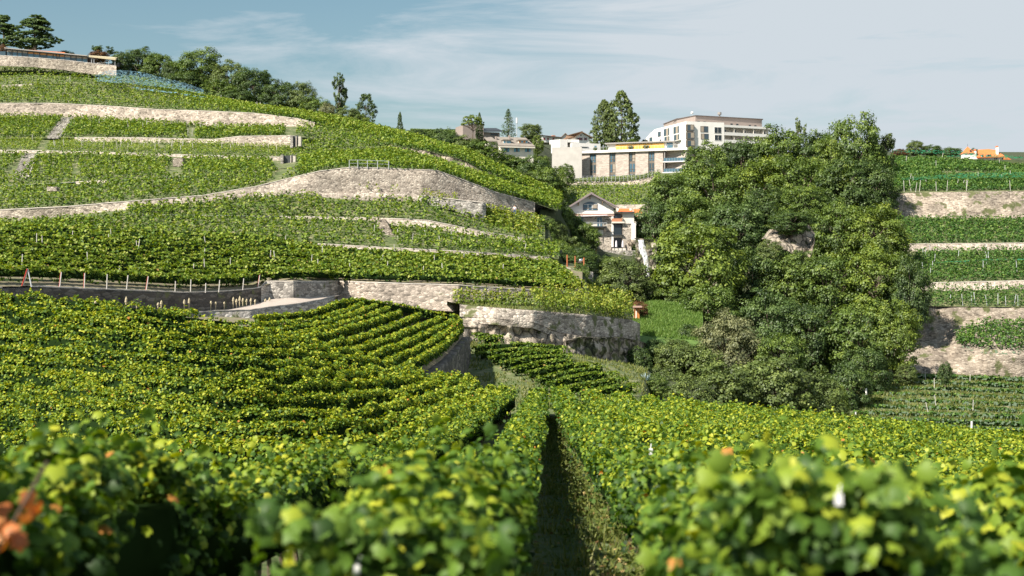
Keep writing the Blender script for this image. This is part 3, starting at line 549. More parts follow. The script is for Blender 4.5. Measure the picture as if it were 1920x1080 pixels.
def vine_row(top, label, group, mat='vine', h=1.4, w=.72, leaf=.115, dens=1.0, name='vine_row', posts=0, wild=1.0, lod=None, tbias=0.0, low=.3, gaps=0, patch=.5):
    """top: world points along the crest of the row; hedge of leaves over stems, h metres tall"""
    Q, s = resample(top, .5); L = s[-1]; o0 = Q[len(Q) // 2] - np.array([0, 0, h]); e = empty(name, o0, label, 'vine row', group)
    tan = unit(np.gradient(Q, axis=0)); tan[:, 2] = 0; tan = unit(tan); side = np.stack([tan[:, 1], -tan[:, 0], 0 * tan[:, 0]], -1)
    Ym = np.linalg.norm(Q[:, :2], axis=1)
    dist = np.maximum(Ym, 3)
    lf = np.maximum(leaf, .0017 * dist) if lod is None else np.full(len(Q), lod)
    per = 3.1 / (lf ** 2 * .55) * dens * np.where(dist < 16, 1.0, .8)     # leaves per metre
    cum = np.r_[0, np.cumsum(.5 * (per[1:] + per[:-1]) * np.diff(s))]; n = int(cum[-1])
    ss = np.interp(rng.uniform(0, cum[-1], n), cum, s)
    if dist.min() < 25: nn = int(380 * (w + .3)); ss[:nn] = 0.05; ss[nn:nn + 60] = L - .05
    f = lambda A: np.stack([np.interp(ss, s, A[:, k]) for k in range(3)], -1)
    q, sd = f(Q), f(side); lfs = np.interp(ss, s, lf)
    cl = vnoise(q * np.array([1.6, 1.6, 1.6]) + rng.uniform(0, 90)); keep = (cl > np.interp(s_z := np.abs(rng.uniform(size=n)), [0, 1], [.25, patch]) * (1 if wild > .2 else .5)) | (rng.uniform(size=n) < .12); q, sd, lfs, ss = q[keep], sd[keep], lfs[keep], ss[keep]; n = len(q)
    if gaps:
        keep = vnoise(q / 1.3 + 31) > gaps * .5; q, sd, lfs, ss = q[keep], sd[keep], lfs[keep], ss[keep]; n = len(q)
    a = rng.uniform(-1, 1, n); a = np.where((np.abs(a) > .4) & (rng.uniform(size=n) < (np.abs(a) - .2) * .8), a * .38, a)                                            # -1 left foot ... 0 top ... 1 right foot
    hum = (fbm(q * np.array([.9, .9, .2]) , 3) - .45) * .7 * wild
    hum = hum + (vnoise(q * np.array([1.5, 1.5, .3]) + 7) - .5) * .34 * wild
    topz = hum + (rng.uniform(size=n) ** 7) * .32 * wild * (vnoise(q * 2.1 + 9) > .5)
    wid = w * .5 * (1 + (fbm(q / 1.1 + 50, 2) - .4) * 1.1 * wild)
    at = np.abs(a); istop = at < .3
    lat = np.where(istop, a / .3, np.sign(a)) * wid * np.where(istop, .8, 1.0 - .15 * (at - .3))
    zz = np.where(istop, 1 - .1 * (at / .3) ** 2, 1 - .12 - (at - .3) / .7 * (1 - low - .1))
    dep = rng.uniform(0, .45, n)
    C = q + sd * (lat * (1 - dep))[:, None]; C[:, 2] += -h + zz * (h + topz) - np.where(istop, dep * .25, 0)
    N = sd * (np.where(istop, a, np.sign(a) * .6))[:, None] + np.array([0, 0, .7]) + rng.normal(size=(n, 3)) * .72
    N = np.where(istop[:, None], N + np.array([0, 0, .5]), N)
    capm = np.zeros(n, bool)
    for endp, sg in ((0.0, -1), (L, 1)):
        m_ = np.abs(ss - endp) < .16; outv = sg * np.array([np.interp(endp, s, tan[:, k]) for k in range(3)])
        C[m_] = q[m_] + sd[m_] * (rng.uniform(-1, 1, m_.sum()) * w * .42)[:, None] + outv * rng.uniform(-.05, .14, m_.sum())[:, None]; C[m_, 2] -= (h - .15) * (1 - zz[m_] * .9 - .1 * rng.uniform(size=m_.sum()))
        N[m_] = outv * .45 + np.array([0, 0, .6]) + rng.normal(size=(m_.sum(), 3)) * .8; capm[m_] = True
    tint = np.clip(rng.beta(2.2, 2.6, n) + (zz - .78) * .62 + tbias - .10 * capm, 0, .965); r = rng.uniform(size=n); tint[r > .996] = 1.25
    near = patch > .55; fq = 3.4 if near else 1.9
    thr = (.37 if near else .16) + (.36 if near else .26) * np.clip((np.where(istop, 0, at) - .25) / .6, 0, 1)
    ok = seen(C) & ((vnoise(C * fq + 3.3) * .75 + .25 * vnoise(C * fq * 2.7) > thr * (1 if wild > .3 else .6)) | (rng.uniform(size=n) < .05)); C, N, tint, lfs = C[ok], N[ok], tint[ok], lfs[ok]
    sz = lfs * rng.uniform(.7, 1.35, len(C)); dd = np.linalg.norm(C, axis=1)
    sel = [(dd < 17, 'lobe'), ((dd >= 17) & (dd < 42), 'hex'), (dd >= 42, 'quad')]
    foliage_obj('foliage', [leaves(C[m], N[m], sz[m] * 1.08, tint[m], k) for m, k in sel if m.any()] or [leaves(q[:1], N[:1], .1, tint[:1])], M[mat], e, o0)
    # ragged prism in near-black green: shade inside the row painted as colour
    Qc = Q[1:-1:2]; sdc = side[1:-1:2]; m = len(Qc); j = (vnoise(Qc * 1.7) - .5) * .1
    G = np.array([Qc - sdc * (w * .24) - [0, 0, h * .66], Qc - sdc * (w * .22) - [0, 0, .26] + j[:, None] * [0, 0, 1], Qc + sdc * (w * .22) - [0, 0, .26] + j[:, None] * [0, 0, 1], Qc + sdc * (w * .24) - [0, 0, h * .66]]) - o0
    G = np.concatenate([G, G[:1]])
    link('painted_shade_core', gridmesh('painted_shade_core', G, False), M['inner'], e)['kind'] = 'stuff'
    if dist.min() < 60:
        mb = MB(); st = np.arange(.4, L, 1.1)
        for x in st:
            p = np.array([np.interp(x, s, Q[:, k]) for k in range(3)])
            if not seen(p[None])[0]: continue
            g = p - [0, 0, h + .05]; lean = np.array([random.uniform(-.12, .12), random.uniform(-.1, .1), h * .6])
            mb.tube(g, g + lean * .5, .035, .026, 5); mb.tube(g + lean * .5, g + lean + [random.uniform(-.1, .1), 0, 0], .026, .015, 5)
        if mb.V: mb.mk('stems', M['vinewood'], e)['kind'] = 'stuff'
    if posts:
        for x in np.arange(.05, L, posts):
            p = np.array([np.interp(x, s, Q[:, k]) for k in range(3)])
            if seen(p[None], .05)[0] and np.linalg.norm(p) < 110: MB().tube(p - [0, 0, h + .1], p + [0, 0, .02], .03, .03, 5).mk('post', M['steel'], e)
    return e
M['inner'] = leaf_mat('painted_shade_green', [(0, (.014, .028, .008)), (1, (.028, .045, .012))], .1, 0)  # near-black green, the shade deep in the foliage put into the colour

def uvl(l): return np.array([P(*p) for p in l])
ordn = ['first', 'second', 'third', 'fourth', 'fifth', 'sixth', 'seventh', 'eighth', 'ninth', 'tenth', 'eleventh', 'twelfth', 'thirteenth', 'fourteenth', 'fifteenth', 'sixteenth', 'seventeenth', 'eighteenth', 'nineteenth', 'twentieth', 'twenty-first', 'twenty-second', 'twenty-third', 'twenty-fourth', 'twenty-fifth']
# ---- foreground field
rowB = np.array([(-.44, 4.75, -.60), (-.45, 6.5, -.82), (-.42, 8, -1.02), (-.33, 12, -1.47), (-.15, 20, -2.35), (.18, 30, -3.0), (.62, 48, -3.95), (1.0, 60, -4.5), (1.4, 74, -5.05)])
rowA = np.array([(1.04, 4.3, -.53), (1.2, 6, -.76), (1.36, 8, -1.05), (1.62, 12, -1.52), (1.85, 20, -2.45), (1.92, 30, -3.1), (2.08, 48, -4.0), (2.25, 60, -4.6), (2.5, 74.5, -5.15)])
rowC = np.array([(-2.0, 3.6, -.36), (-2.05, 6, -.62), (-2.3, 9, -1.0), (-2.5, 13, -1.42), (-2.65, 20, -2.3), (-2.35, 31, -3.35), (-1.7, 45, -4.15), (-.75, 62, -4.75), (0.0, 74, -5.1)])
fan = {
 'D': [(-90, 762, 52), (0, 766, 50), (200, 778, 46), (330, 784, 43), (480, 792, 42), (600, 792, 42), (700, 786, 45), (800, 765, 51), (867, 743, 60), (925, 722, 73)],
 'E': [(-90, 734, 55), (0, 737, 53), (200, 750, 49), (400, 764, 45.5), (550, 768, 46), (670, 760, 50), (747, 750, 55), (820, 737, 61), (893, 714, 74)],
 'F': [(-90, 709, 58), (0, 712, 56), (200, 724, 52), (400, 741, 49), (550, 742, 51), (700, 731, 59), (800, 718, 67), (880, 706, 77)],
 'G': [(-90, 685, 60), (0, 688, 58.5), (200, 698, 55), (400, 716, 52), (500, 717, 53), (650, 710, 62), (780, 704, 72), (862, 701, 78)],
 'H': [(-90, 662, 62), (0, 665, 61), (200, 673, 58), (400, 691, 56), (500, 693, 57), (650, 692, 66), (760, 697, 73), (835, 699, 78)],
 'I': [(-90, 640, 65), (0, 642, 63.5), (200, 650, 61), (400, 668, 60), (500, 672, 61), (650, 679, 70), (795, 692, 78)],
 'J': [(-90, 620, 67), (0, 622, 66), (200, 630, 64), (400, 645, 64), (500, 651, 66), (650, 664, 74), (735, 675, 79)],
 'K': [(-90, 601, 70), (0, 603, 69), (200, 613, 67), (400, 627, 68), (500, 635, 71), (600, 646, 76), (680, 657, 80)],
 'L': [(-90, 583, 72), (0, 585, 71.5), (200, 597, 70), (400, 611, 72), (500, 620, 76), (600, 637, 80)],
 'M': [(-90, 566, 75), (0, 568, 74), (200, 583, 73), (400, 601, 76), (530, 620, 80)],
 'N': [(-90, 552, 77), (0, 555, 77), (200, 571, 76), (300, 582, 77), (400, 590, 80), (470, 602, 82)],
 'O': [(-90, 540, 80), (0, 546, 80), (200, 562, 79), (300, 574, 80), (370, 582, 83)]}
fg = []      # (key, top polyline) ordered from far left to far right
fan['c'] = [(-90, 800, 48), (0, 806, 45), (200, 820, 39), (330, 828, 35), (480, 830, 33), (600, 826, 33), (700, 812, 37), (800, 787, 44), (880, 755, 56), (945, 727, 73)]
for k in 'ONMLKJIHGFEDc': fg.append(uvl(fan[k]))
fg += [rowC, rowB, rowA]
nR = 22
for k in range(1, nR + 1):
    dx = 1.42 * k; yend = 74.5 + .55 * dx; y0 = max(4.6 if k == 1 else 6.0, (rowA[0, 0] + dx) / .36 * .72)
    ys = np.unique(np.r_[y0, [y for y in (6, 8, 12, 20, 30, 48, 60, 74) if y > y0 + 1], yend])
    xs = np.interp(ys, rowA[:, 1], rowA[:, 0]) + dx * (1 + .002 * (ys - 20)); zs = np.interp(ys, rowA[:, 1], rowA[:, 2]) - np.maximum(ys - 74.5, 0) * .06 - .118 * dx * np.clip(ys / 26, .25, 1)
    fg.append(np.stack([xs, ys, zs], -1))
def fg_ground():
    T = np.linspace(0, 1, 26); rows = []
    for q in fg:
        d = np.r_[0, np.cumsum(np.linalg.norm(np.diff(q, axis=0), axis=1))]; d /= d[-1]
        r = np.stack([np.interp(T ** 1.3, d, q[:, k]) for k in range(3)], -1); r[:, 2] -= 1.45
        e0 = r[0] + (r[0] - r[1]) / (np.linalg.norm(r[0] - r[1]) + 1e-6) * 3; e1 = r[-1] + (r[-1] - r[-2]) / np.linalg.norm(r[-1] - r[-2]) * 2.5; e1[2] -= .5
        e2 = e1 + (r[-1] - r[-2]) / np.linalg.norm(r[-1] - r[-2]) * 9; e2[2] -= 6
        rows.append(np.concatenate([[e0], r, [e1], [e2]]))
    G = lattice(rows, 2)
    o = link('field_ground', gridmesh('field_ground', G), M['fieldsoil']); o['kind'] = 'structure'
M['fieldsoil'] = ground_mat('field_soil_and_grass', [(.3, (.03, .05, .012)), (.5, (.08, .12, .025)), (.62, (.15, .14, .07)), (.75, (.10, .15, .03))], 1.5)
fg_ground()
gl, gr = 'vine rows fanning across the left foreground slope', 'vine rows on the right foreground slope'
desc = {'D': 'fan row just behind the nearest left rows, dipping low in the middle'}
for i, k in enumerate('cDEFGHIJKLMNO'):
    vine_row(uvl(fan[k]), f'{ordn[i]} curving vine row behind the nearest three rows, counted uphill to the left', gl, wild=.9, w=.46, leaf=.095, tbias=.13)
vine_row(rowC - [0, 0, .13], 'near blurred vine row at left edge with a deep shaded right side', gl, w=.85, leaf=.062, wild=1.0, dens=.9, tbias=-.03, patch=.58)
vine_row(rowB - [0, 0, .12], 'leafy vine row directly left of the central grassy gap', gl, w=1.02, leaf=.060, wild=1.0, dens=.9, tbias=-.03, patch=.58)
vine_row(rowA, 'blurred yellow-green vine row directly right of the central grassy gap', gr, w=1.08, leaf=.060, tbias=-.03, wild=1.0, dens=.9, patch=.58)
for k in range(1, nR + 1):
    vine_row(fg[15 + k], f'{ordn[k - 1]} vine row to the right of the blurred front row', gr, w=.86, leaf=.085 if k < 6 else .105, dens=.85, tbias=.05, low=.35)

# ---- block of upward slanting rows in the middle
blk = [
 [(480, 592, 112), (540, 586, 120), (592, 580, 126), (625, 567, 134), (655, 557, 142), (720, 562, 148), (755, 569, 150), (790, 578, 152), (862, 592, 153)],
 [(470, 605, 105), (540, 601, 112), (605, 592, 120), (655, 576, 134), (682, 564, 144)],
 [(470, 616, 101), (567, 608, 110), (630, 595, 120), (680, 578, 136), (705, 568, 146)],
 [(480, 624, 98), (567, 621, 105), (630, 605, 118), (692, 588, 134), (730, 572, 149)],
 [(517, 632, 96), (600, 625, 103), (655, 610, 116), (717, 592, 134), (752, 581, 150)],
 [(590, 644, 95), (640, 638, 101), (705, 618, 118), (755, 598, 136), (787, 585, 151)],
 [(645, 652, 95), (692, 643, 102), (755, 620, 120), (805, 600, 140), (830, 593, 152)],
 [(690, 661, 96), (735, 648, 103), (785, 627, 122), (825, 609, 140), (850, 597, 152)],
 [(722, 672, 97), (770, 655, 106), (815, 632, 124), (845, 612, 142), (864, 597, 153)],
 [(745, 684, 97), (785, 668, 105), (826, 645, 122), (852, 622, 140), (866, 608, 152)]]
blkW = [uvl(b) for b in blk]
def skin_ground(name, rows, drop, mat, n=20, ext0=2.5, ext1=2.5, sub=2):
    T = np.linspace(0, 1, n); out = []
    for q in rows:
        d = np.r_[0, np.cumsum(np.linalg.norm(np.diff(q, axis=0), axis=1))]; d /= d[-1]
        r = np.stack([np.interp(T, d, q[:, k]) for k in range(3)], -1); r[:, 2] -= drop
        a = unit(r[0] - r[1]) * ext0; a[2] = 0; b = unit(r[-1] - r[-2]) * ext1; b[2] = 0
        out.append(np.concatenate([[r[0] + a], r, [r[-1] + b]]))
    G = lattice(out, sub); o = link(name, gridmesh(name, G), mat); o['kind'] = 'structure'; return G
G = skin_ground('block_ground', blkW, 1.42, M['soil'])
for i, b in enumerate(blkW):
    vine_row(b, f'{ordn[i]} slanting vine row below the long sunlit wall, counted towards the viewer', 'slanting vine rows below the long sunlit wall', 'vine', h=1.25, w=.5, leaf=.15, wild=.6, dens=1.0, tbias=.12)
# wall under the edge of the block
edge = G[-1]; er = edge[1:]; o0 = er.mean(0)
def edge_wall():
    top = er[:, :].copy(); top[:, 0] += .7; bot = top.copy(); bot[:, 2] -= 7; bot[:, 0] += .5
    Gw = lattice([bot, top], 14); Gw = displace(Gw, .2, 1.2, 4); Gw = np.concatenate([Gw, er[None]])
    o0 = origin_of(Gw); e = empty('retaining_wall', o0, 'shadowed stone wall under the right edge of the slanting vine rows', 'wall')
    link('masonry', gridmesh('masonry', Gw - o0), M['stone_shaded'], e)
edge_wall()

# ---- small lower vineyard below the rounded wall
low = [
 [(885, 622, 192), (943, 628, 192)], [(898, 632, 190), (943, 626, 191)], [(883, 650, 186), (922, 640, 187), (950, 638, 188), (1010, 643, 188), (1060, 648, 188)],
 [(893, 660, 182), (960, 648, 184), (1000, 651, 184), (1068, 655, 184)], [(916, 668, 178), (985, 655, 180), (1045, 653, 181), (1070, 662, 181)],
 [(938, 678, 174), (1000, 663, 176), (1072, 664, 177)], [(960, 688, 170), (1022, 672, 172), (1072, 672, 173)], [(985, 696, 166), (1035, 683, 168), (1097, 676, 169), (1125, 680, 169)],
 [(1005, 706, 162), (1072, 690, 164), (1140, 684, 165)], [(1025, 716, 158), (1085, 697, 160), (1158, 696, 161)], [(1060, 722, 154), (1135, 708, 156), (1176, 706, 157)], [(1090, 732, 150), (1150, 720, 152), (1197, 716, 152)]]
low = [[(u, v, 128 + (Y - 150) * .76) for u, v, Y in b] for b in low]
lowW = [uvl(b) for b in low]
LVG = [[(800, 850, 112), (900, 850, 112), (1290, 800, 116)], [(800, 790, 122), (900, 780, 122), (1205, 752, 126), (1232, 850, 130), (1290, 900, 130)], [(800, 720, 140), (1000, 725, 138), (1208, 722, 142), (1236, 810, 145), (1290, 860, 145)], [(800, 660, 158), (900, 655, 159), (1080, 678, 152), (1215, 700, 158), (1242, 770, 160), (1290, 840, 160)], [(800, 640, 164), (900, 642, 164), (1080, 665, 166), (1215, 690, 176), (1245, 740, 176), (1290, 800, 176)]]
ground_strip('lower_vineyard_ground', LVG, 802, 1246, M['drygrass'], sub=4)
M['grassblade'] = leaf_mat('grass_blades', [(0, (.05, .09, .02)), (.5, (.14, .17, .035)), (.85, (.28, .28, .09)), (1, (.42, .38, .20))], .3, .02)
tufts_todo = True
for i, b in enumerate(lowW):
    vine_row(b, f'{ordn[i]} clipped vine row of the small lower vineyard, counted from the cliff', 'clipped vine rows of the small lower vineyard', 'vine_mid', h=1.3, w=.5, leaf=.14, wild=.08, dens=1.1, tbias=-.02, low=.15)

# ---- striped vineyard bottom right
gp = 'horizontal vine rows at bottom right'
for i in range(11):
    t = i / 10.0; v = 699 + 118 * t; Y = 222 - 47 * t; ul = 1655 - 62 * min(1, t * 1.5) + (8 if i % 3 else 0)
    b = uvl([(ul, v, Y), (1750, v + 2, Y), (1850, v + 5, Y), (2010, v + 12, Y)])
    vine_row(b, f'{ordn[i]} horizontal vine row below the right cliff, counted downhill', gp, 'vine_blue', h=1.45, w=.8, leaf=.22, wild=.4, dens=1.1, low=.1, tbias=.04)
    ns = uvl([(ul + 30, v + 7.5, Y - .7), (2010, v + 19, Y - .7)])
    Gn = lattice([np.linspace(ns[0], ns[1], 30), np.linspace(ns[0], ns[1], 30) + [0, .1, .55]], 1)
    o = link('bird_net', gridmesh('bird_net', Gn), M['net_grey']); tag(o, f'grey bird netting along the foot of the {ordn[i]} horizontal row below the right cliff', 'net', 'grey bird nets on the bottom right rows')

# ---- middle field rows over the dark curved wall
nm = 15
def L01(t, us):
    a, b = S(L0g, us), S(L1, us); return a + (b - a) * np.reshape(t * np.ones(len(us)), (-1, 1))
for i in range(nm):
    t = (.018 + .965 * (i / (nm - 1)) ** 1.0); us = np.linspace(-85, 1100 - 60 * t, 60); q = L01(t * np.interp(us, [480, 640, 1100], [1, .88, .88]), us)
    if i == 0: us = np.linspace(505, 1085, 40); q = L01(t, us)
    q = q + [0, 0, 1.25]
    vine_row(q, f'{ordn[i]} vine row of the middle slope, counted uphill from the dark wall', 'vine rows of the middle slope', 'vine_mid', h=1.3, w=.85, leaf=.22 if i < 6 else .25, wild=1.2, dens=.8, low=.2, tbias=.07)
us = np.linspace(-85, 500, 40); vine_row(L01(.05, us) + [0, 0, 1.3], 'pruned yellowing vine row lined by white posts atop the dark wall', 'vine rows of the middle slope', 'vine_mid', h=1.3, w=.7, leaf=.24, wild=1.6, tbias=.08, low=.1, gaps=.5)

# ---- bushes on terraces (nobody could count them)
def inpoly(u, v, poly):
    c = np.zeros(len(u), bool); n = len(poly); j = n - 1
    for i in range(n):
        xi, yi = poly[i]; xj, yj = poly[j]
        c ^= ((yi > v) != (yj > v)) & (u < (xj - xi) * (v - yi) / (yj - yi + 1e-9) + xi); j = i
    return c
def tufts(label, lines, u0, u1, n, mat='grassblade', H=(.1, .4), w=.07):
    u = rng.uniform(u0, u1, n); t = rng.uniform(0, len(lines) - 1.001, n); k = t.astype(int); f = (t - k)[:, None]; Ls = np.array([S(l, u) for l in lines]); i = np.arange(n); C = Ls[k, i] * (1 - f) + Ls[k + 1, i] * f; C[:, 2] -= .02
    C = C[(vnoise(C / 1.7) > .38)]; n = len(C); h = rng.uniform(*H, n) * (.5 + vnoise(C / 2)); a = rng.uniform(0, 6.28, n); d = np.stack([np.cos(a), np.sin(a), 0 * a], -1) * w; l = rng.normal(size=(n, 3)) * .35 * h[:, None]; l[:, 2] = h
    V = np.stack([C - d, C + d, C + l], 1).reshape(-1, 3); o0 = C.mean(0); o = link('grass_tufts', npmesh('grass_tufts', V - o0, np.arange(3 * n).reshape(-1, 3), 3, rng.uniform(.1, 1, n)), M[mat], None, o0); tag(o, label, 'grass', kind='stuff')
def bushes(label, lowl, upl, u0, u1, mat, holes=(), dx=.95, dy=1.15, h=1.15, r=.50, leaf=.35, k=15, sparse=0, t0=.03, t1=.90, tbias=0, rowy=.18):
    us = np.linspace(u0, u1, 160); A, B = S(lowl, us), S(upl, us); slope = np.linalg.norm(B - A, axis=1); nr = int(max(1, np.median(slope) * (t1 - t0) / dy)); Cs = []
    for i in range(nr + 1):
        t = t0 + (t1 - t0) * (i / max(nr, 1)); q = A + (B - A) * t; d = np.r_[0, np.cumsum(np.linalg.norm(np.diff(q, axis=0), axis=1))]
        s = np.arange(rng.uniform(0, dx), d[-1], dx); s = s + rng.uniform(-.3, .3, len(s)) * dx
        p = np.stack([np.interp(s, d, q[:, j]) for j in range(3)], -1); sl = np.interp(s, d, slope); p = p[(sl > .8) | (i == 0)]
        if i and len(p): p[:, :2] += rng.normal(size=(len(p), 2)) * rowy
        Cs.append(p)
    C = np.concatenate(Cs); u = 960 + C[:, 0] / C[:, 1] * F; v = 540 - C[:, 2] / C[:, 1] * F
    ok = seen(C) & (vnoise(C / 3.0 + 5) > sparse)
    for hp in holes: ok &= ~inpoly(u, v, hp)
    C = C[ok]; n = len(C)
    if not n: return
    hs = h * rng.uniform(.75, 1.2, n) * (.8 + .4 * vnoise(C / 4)); tb = rng.normal(size=n) * .09
    d = unit(rng.normal(size=(n, k, 3)) * [1, 1, .8]); z = rng.uniform(.12, 1, (n, k)); z[:, 0] = 1; z[:, 1] = .9
    c = C[:, None] + d * (r * (1.15 - .45 * z))[..., None] * [1, 1, 0]; c[..., 2] += z * hs[:, None]
    N = d * [1, 1, .3] + np.array([0, 0, .75]) + np.where(z > .8, .5, 0)[..., None] * [0, 0, 1] + rng.normal(size=(n, k, 3)) * .6
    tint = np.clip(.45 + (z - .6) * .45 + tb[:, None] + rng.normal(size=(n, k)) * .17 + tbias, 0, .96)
    V, Fi, T = leaves(c.reshape(-1, 3), N.reshape(-1, 3), leaf * rng.uniform(.75, 1.3, n * k), tint.ravel())
    o0 = C.mean(0); o = link('terrace_vines', npmesh('terrace_vines', V - o0, Fi, 4, T), M[mat], None, o0); tag(o, label, 'vines', kind='stuff'); return o
wm = 'vine_mid'
bushes('green vines of the long strip above the low middle wall', L1t, L2, -85, 1046, wm, [[(700, 405), (718, 408), (752, 470), (728, 470)]])
bushes('green vines of the terrace below the tall curved wall', L2t, L3, 215, 1022, wm, [[(205, 385), (238, 388), (245, 405), (200, 405)], [(600, 360), (790, 360), (790, 378), (600, 378)], [(790, 360), (915, 375), (912, 410), (880, 402), (800, 380)]])
bushes('green vines just above the tall curved wall', L3t, L4, -85, 1050, wm, [[(520, 318), (555, 300), (560, 320), (530, 338), (500, 345)], [(0, 345), (0, 352), (10, 350)]], dy=1.2)
bushes('green vines of the broad left terrace with a small stair gap', L4t, L5, -85, 1050, wm, [[(322, 296), (345, 296), (340, 335), (312, 335)], [(15, 320), (50, 292), (72, 290), (40, 325), (10, 335)], [(500, 300), (560, 292), (560, 330), (525, 330)], [(135, 318), (142, 300), (150, 330), (135, 340)]])
bushes('sparse pale vines of the netted narrow terrace', L5t, L6, -85, 560, wm, [[(60, 290), (85, 262), (100, 262), (80, 290)]], sparse=.25, leaf=.24, h=.9, tbias=.12)
bushes('green vines on the right shoulder above the rock outcrop', L5t, L6, 560, 1050, wm)
bushes('green vines of the narrow terrace with bare stony patches', L6t, L7, -85, 555, wm, [[(85, 262), (118, 222), (140, 225), (112, 262)], [(350, 236), (367, 240), (365, 262), (350, 262)], [(535, 228), (575, 228), (565, 262), (530, 262)]], sparse=.22)
bushes('rounded bushy vines on the upper right shoulder of the slope', L6t, L7, 560, 1050, wm, h=1.4, r=.55, leaf=.36)
bushes('green vines of the wide upper terrace over the highest wall', L7t, L8, -85, 1050, wm, tbias=.05)
bushes('green vines of the top terrace under the glass pavilion', L8t, L9, -85, 1050, wm, [[(168, 150), (176, 135), (190, 128), (186, 152)]], tbias=.05)
bushes('yellow-green vines on the steep bank below the end of the tall wall', [(905, 425, 229), (960, 438, 229), (1010, 455, 229)], [(905, 388, 235), (1005, 408, 240), (1010, 410, 240)], 910, 1010, 'vine_yellow', dx=.8, dy=.9)
bushes('bright yellow-green trellised vines on the ledge of the rounded wall', [(998, 581, 168), (1100, 589, 176), (1186, 599, 187)], [(998, 556, 177), (1110, 556, 188), (1186, 570, 196)], 1000, 1184, 'vine_yellow', dx=.7, dy=1.3, h=1.8, k=18, leaf=.28)
bushes('light green hanging vines on the ledge under the long sunlit wall', [(850, 575, 169), (995, 577, 170)], [(850, 570, 170.5), (995, 572, 171.5)], 852, 992, 'vine_yellow', dx=.32, dy=.7, h=1.9, k=24, r=.34, leaf=.26)
bushes('young vines in a line on the ledge before the tall wall', [(628, 361, 228), (758, 363, 229)], [(628, 360.5, 228.6), (758, 362.5, 229.6)], 630, 757, 'vine_yellow', dx=1.5, dy=2, h=1.55, r=.4, k=12, leaf=.3)
bushes('yellow-green hanging vines on the bastion beside the tall wall', [(786, 372, 229), (862, 383, 230)], [(786, 366, 231), (862, 377, 233)], 788, 862, 'vine_yellow', dx=.8, dy=1.2, h=1.3, leaf=.28)
bushes('green vines in thin lines on the slope below the long brick building', FT0, FT1, 1060, 1245, 'vine_mid', dx=.9, dy=2.6, leaf=.42, rowy=.08, k=8)
hz = 'vine_blue'
bushes('dark green vines of the top terrace at far right', RAt, R9, 1640, 2050, hz, dx=.8, k=18, holes=[[(1760, 322), (1870, 322), (1870, 331), (1760, 331)]], leaf=.36)
bushes('dark green vines of the terrace below the tall pale rock wall', R2, RAb, 1672, 2050, hz, leaf=.34, dx=.8, k=17)
bushes('dark green vines of the middle terrace at far right', R3, R2b, 1715, 2050, hz, leaf=.34, dx=.8, k=17)
bushes('dark green vines of the narrow terrace above the broad cliff', R4, R3b, 1738, 2050, hz, leaf=.32, h=1.4)
bushes('dark green vines on the small shelf in the broad cliff', [(1785, 645, 231), (1850, 655, 227), (2050, 668, 225)], [(1800, 630, 239), (1850, 606, 240.5), (2050, 606, 240.5)], 1795, 2050, hz, leaf=.34, h=1.4, dx=.8, k=18)
tufts('dry and green grass tufts between the clipped rows of the lower vineyard', LVG[1:], 870, 1214, 13000)
tufts('grass tufts on the ledge above the rounded wall', [TT, [(838, 574, 171), (870, 568, 171.8), (1000, 558, 178.6), (1110, 555, 189.6), (1216, 565, 205)]], 850, 1186, 5000)
tufts('rough grass between the horizontal rows at bottom right', [BR0, BR1], 1590, 1990, 22000, H=(.15, .6), w=.10)
# nets
def net(label, lowl, upl, u0, u1, mat, lift=1.3, wav=.4, group=None):
    us = np.arange(u0, u1 + 3, 3.0); G = lattice([S(lowl, us), S(upl, us)], 10); G[..., 2] += lift + (fbm(G / 1.2, 3) - .45) * wav
    o0 = origin_of(G); o = link('bird_net', gridmesh('bird_net', G - o0), mat, None, o0); tag(o, label, 'net', group); return o
net('light blue bird net spread over the top vines below the pavilion', [(178, 162, 320), (250, 168, 320), (300, 173, 319), (352, 181, 317), (400, 191, 316)], [(178, 152, 326), (200, 142, 340), (222, 140, 346), (260, 144, 346), (350, 166, 334), (400, 184, 324)], 178, 380, M['net_blue'], 1.25)
net('blue bird net strip hanging along the lower edge of the netted plot', [(245, 173, 318), (330, 183, 316), (392, 193, 315)], [(245, 170, 319), (330, 180, 317), (392, 190, 316)], 248, 385, M['net_blue'], .9)
net('green bird net along the crest of the top terrace at far right', [(1650, 297, 346), (1780, 299, 346), (1920, 310, 344)], [(1650, 291, 349), (1780, 292, 349), (1920, 304, 347)], 1652, 1915, M['net_green'], 1.4)
net('green bird net line across the upper part of the far right terrace', [(1770, 305, 336), (1880, 306, 336), (1930, 309, 336)], [(1770, 302, 338), (1880, 303, 338), (1930, 306, 338)], 1775, 1925, M['net_green'], 1.4)
net('dark green bird net over the lower rows of the top right terrace', [(1670, 350, 300), (1800, 346, 300), (1990, 344, 300)], [(1690, 345, 306), (1800, 336, 308), (1990, 333, 308)], 1690, 1990, M['net_green'], 1.3)
net('thin green net line on the middle terrace at far right', [(1755, 507, 258), (1860, 501, 258), (1990, 499, 258)], [(1755, 505, 259), (1860, 499, 259), (1990, 497, 259)], 1750, 1990, M['net_green'], 1.3)
net('grey bird net hanging along the edge of the small cliff shelf', [(1795, 655, 229), (1850, 664, 226.6), (2050, 674, 224.6)], [(1795, 648, 229.2), (1850, 656, 226.8), (2050, 666, 224.8)], 1800, 2040, M['net_grey'], .1, .1)
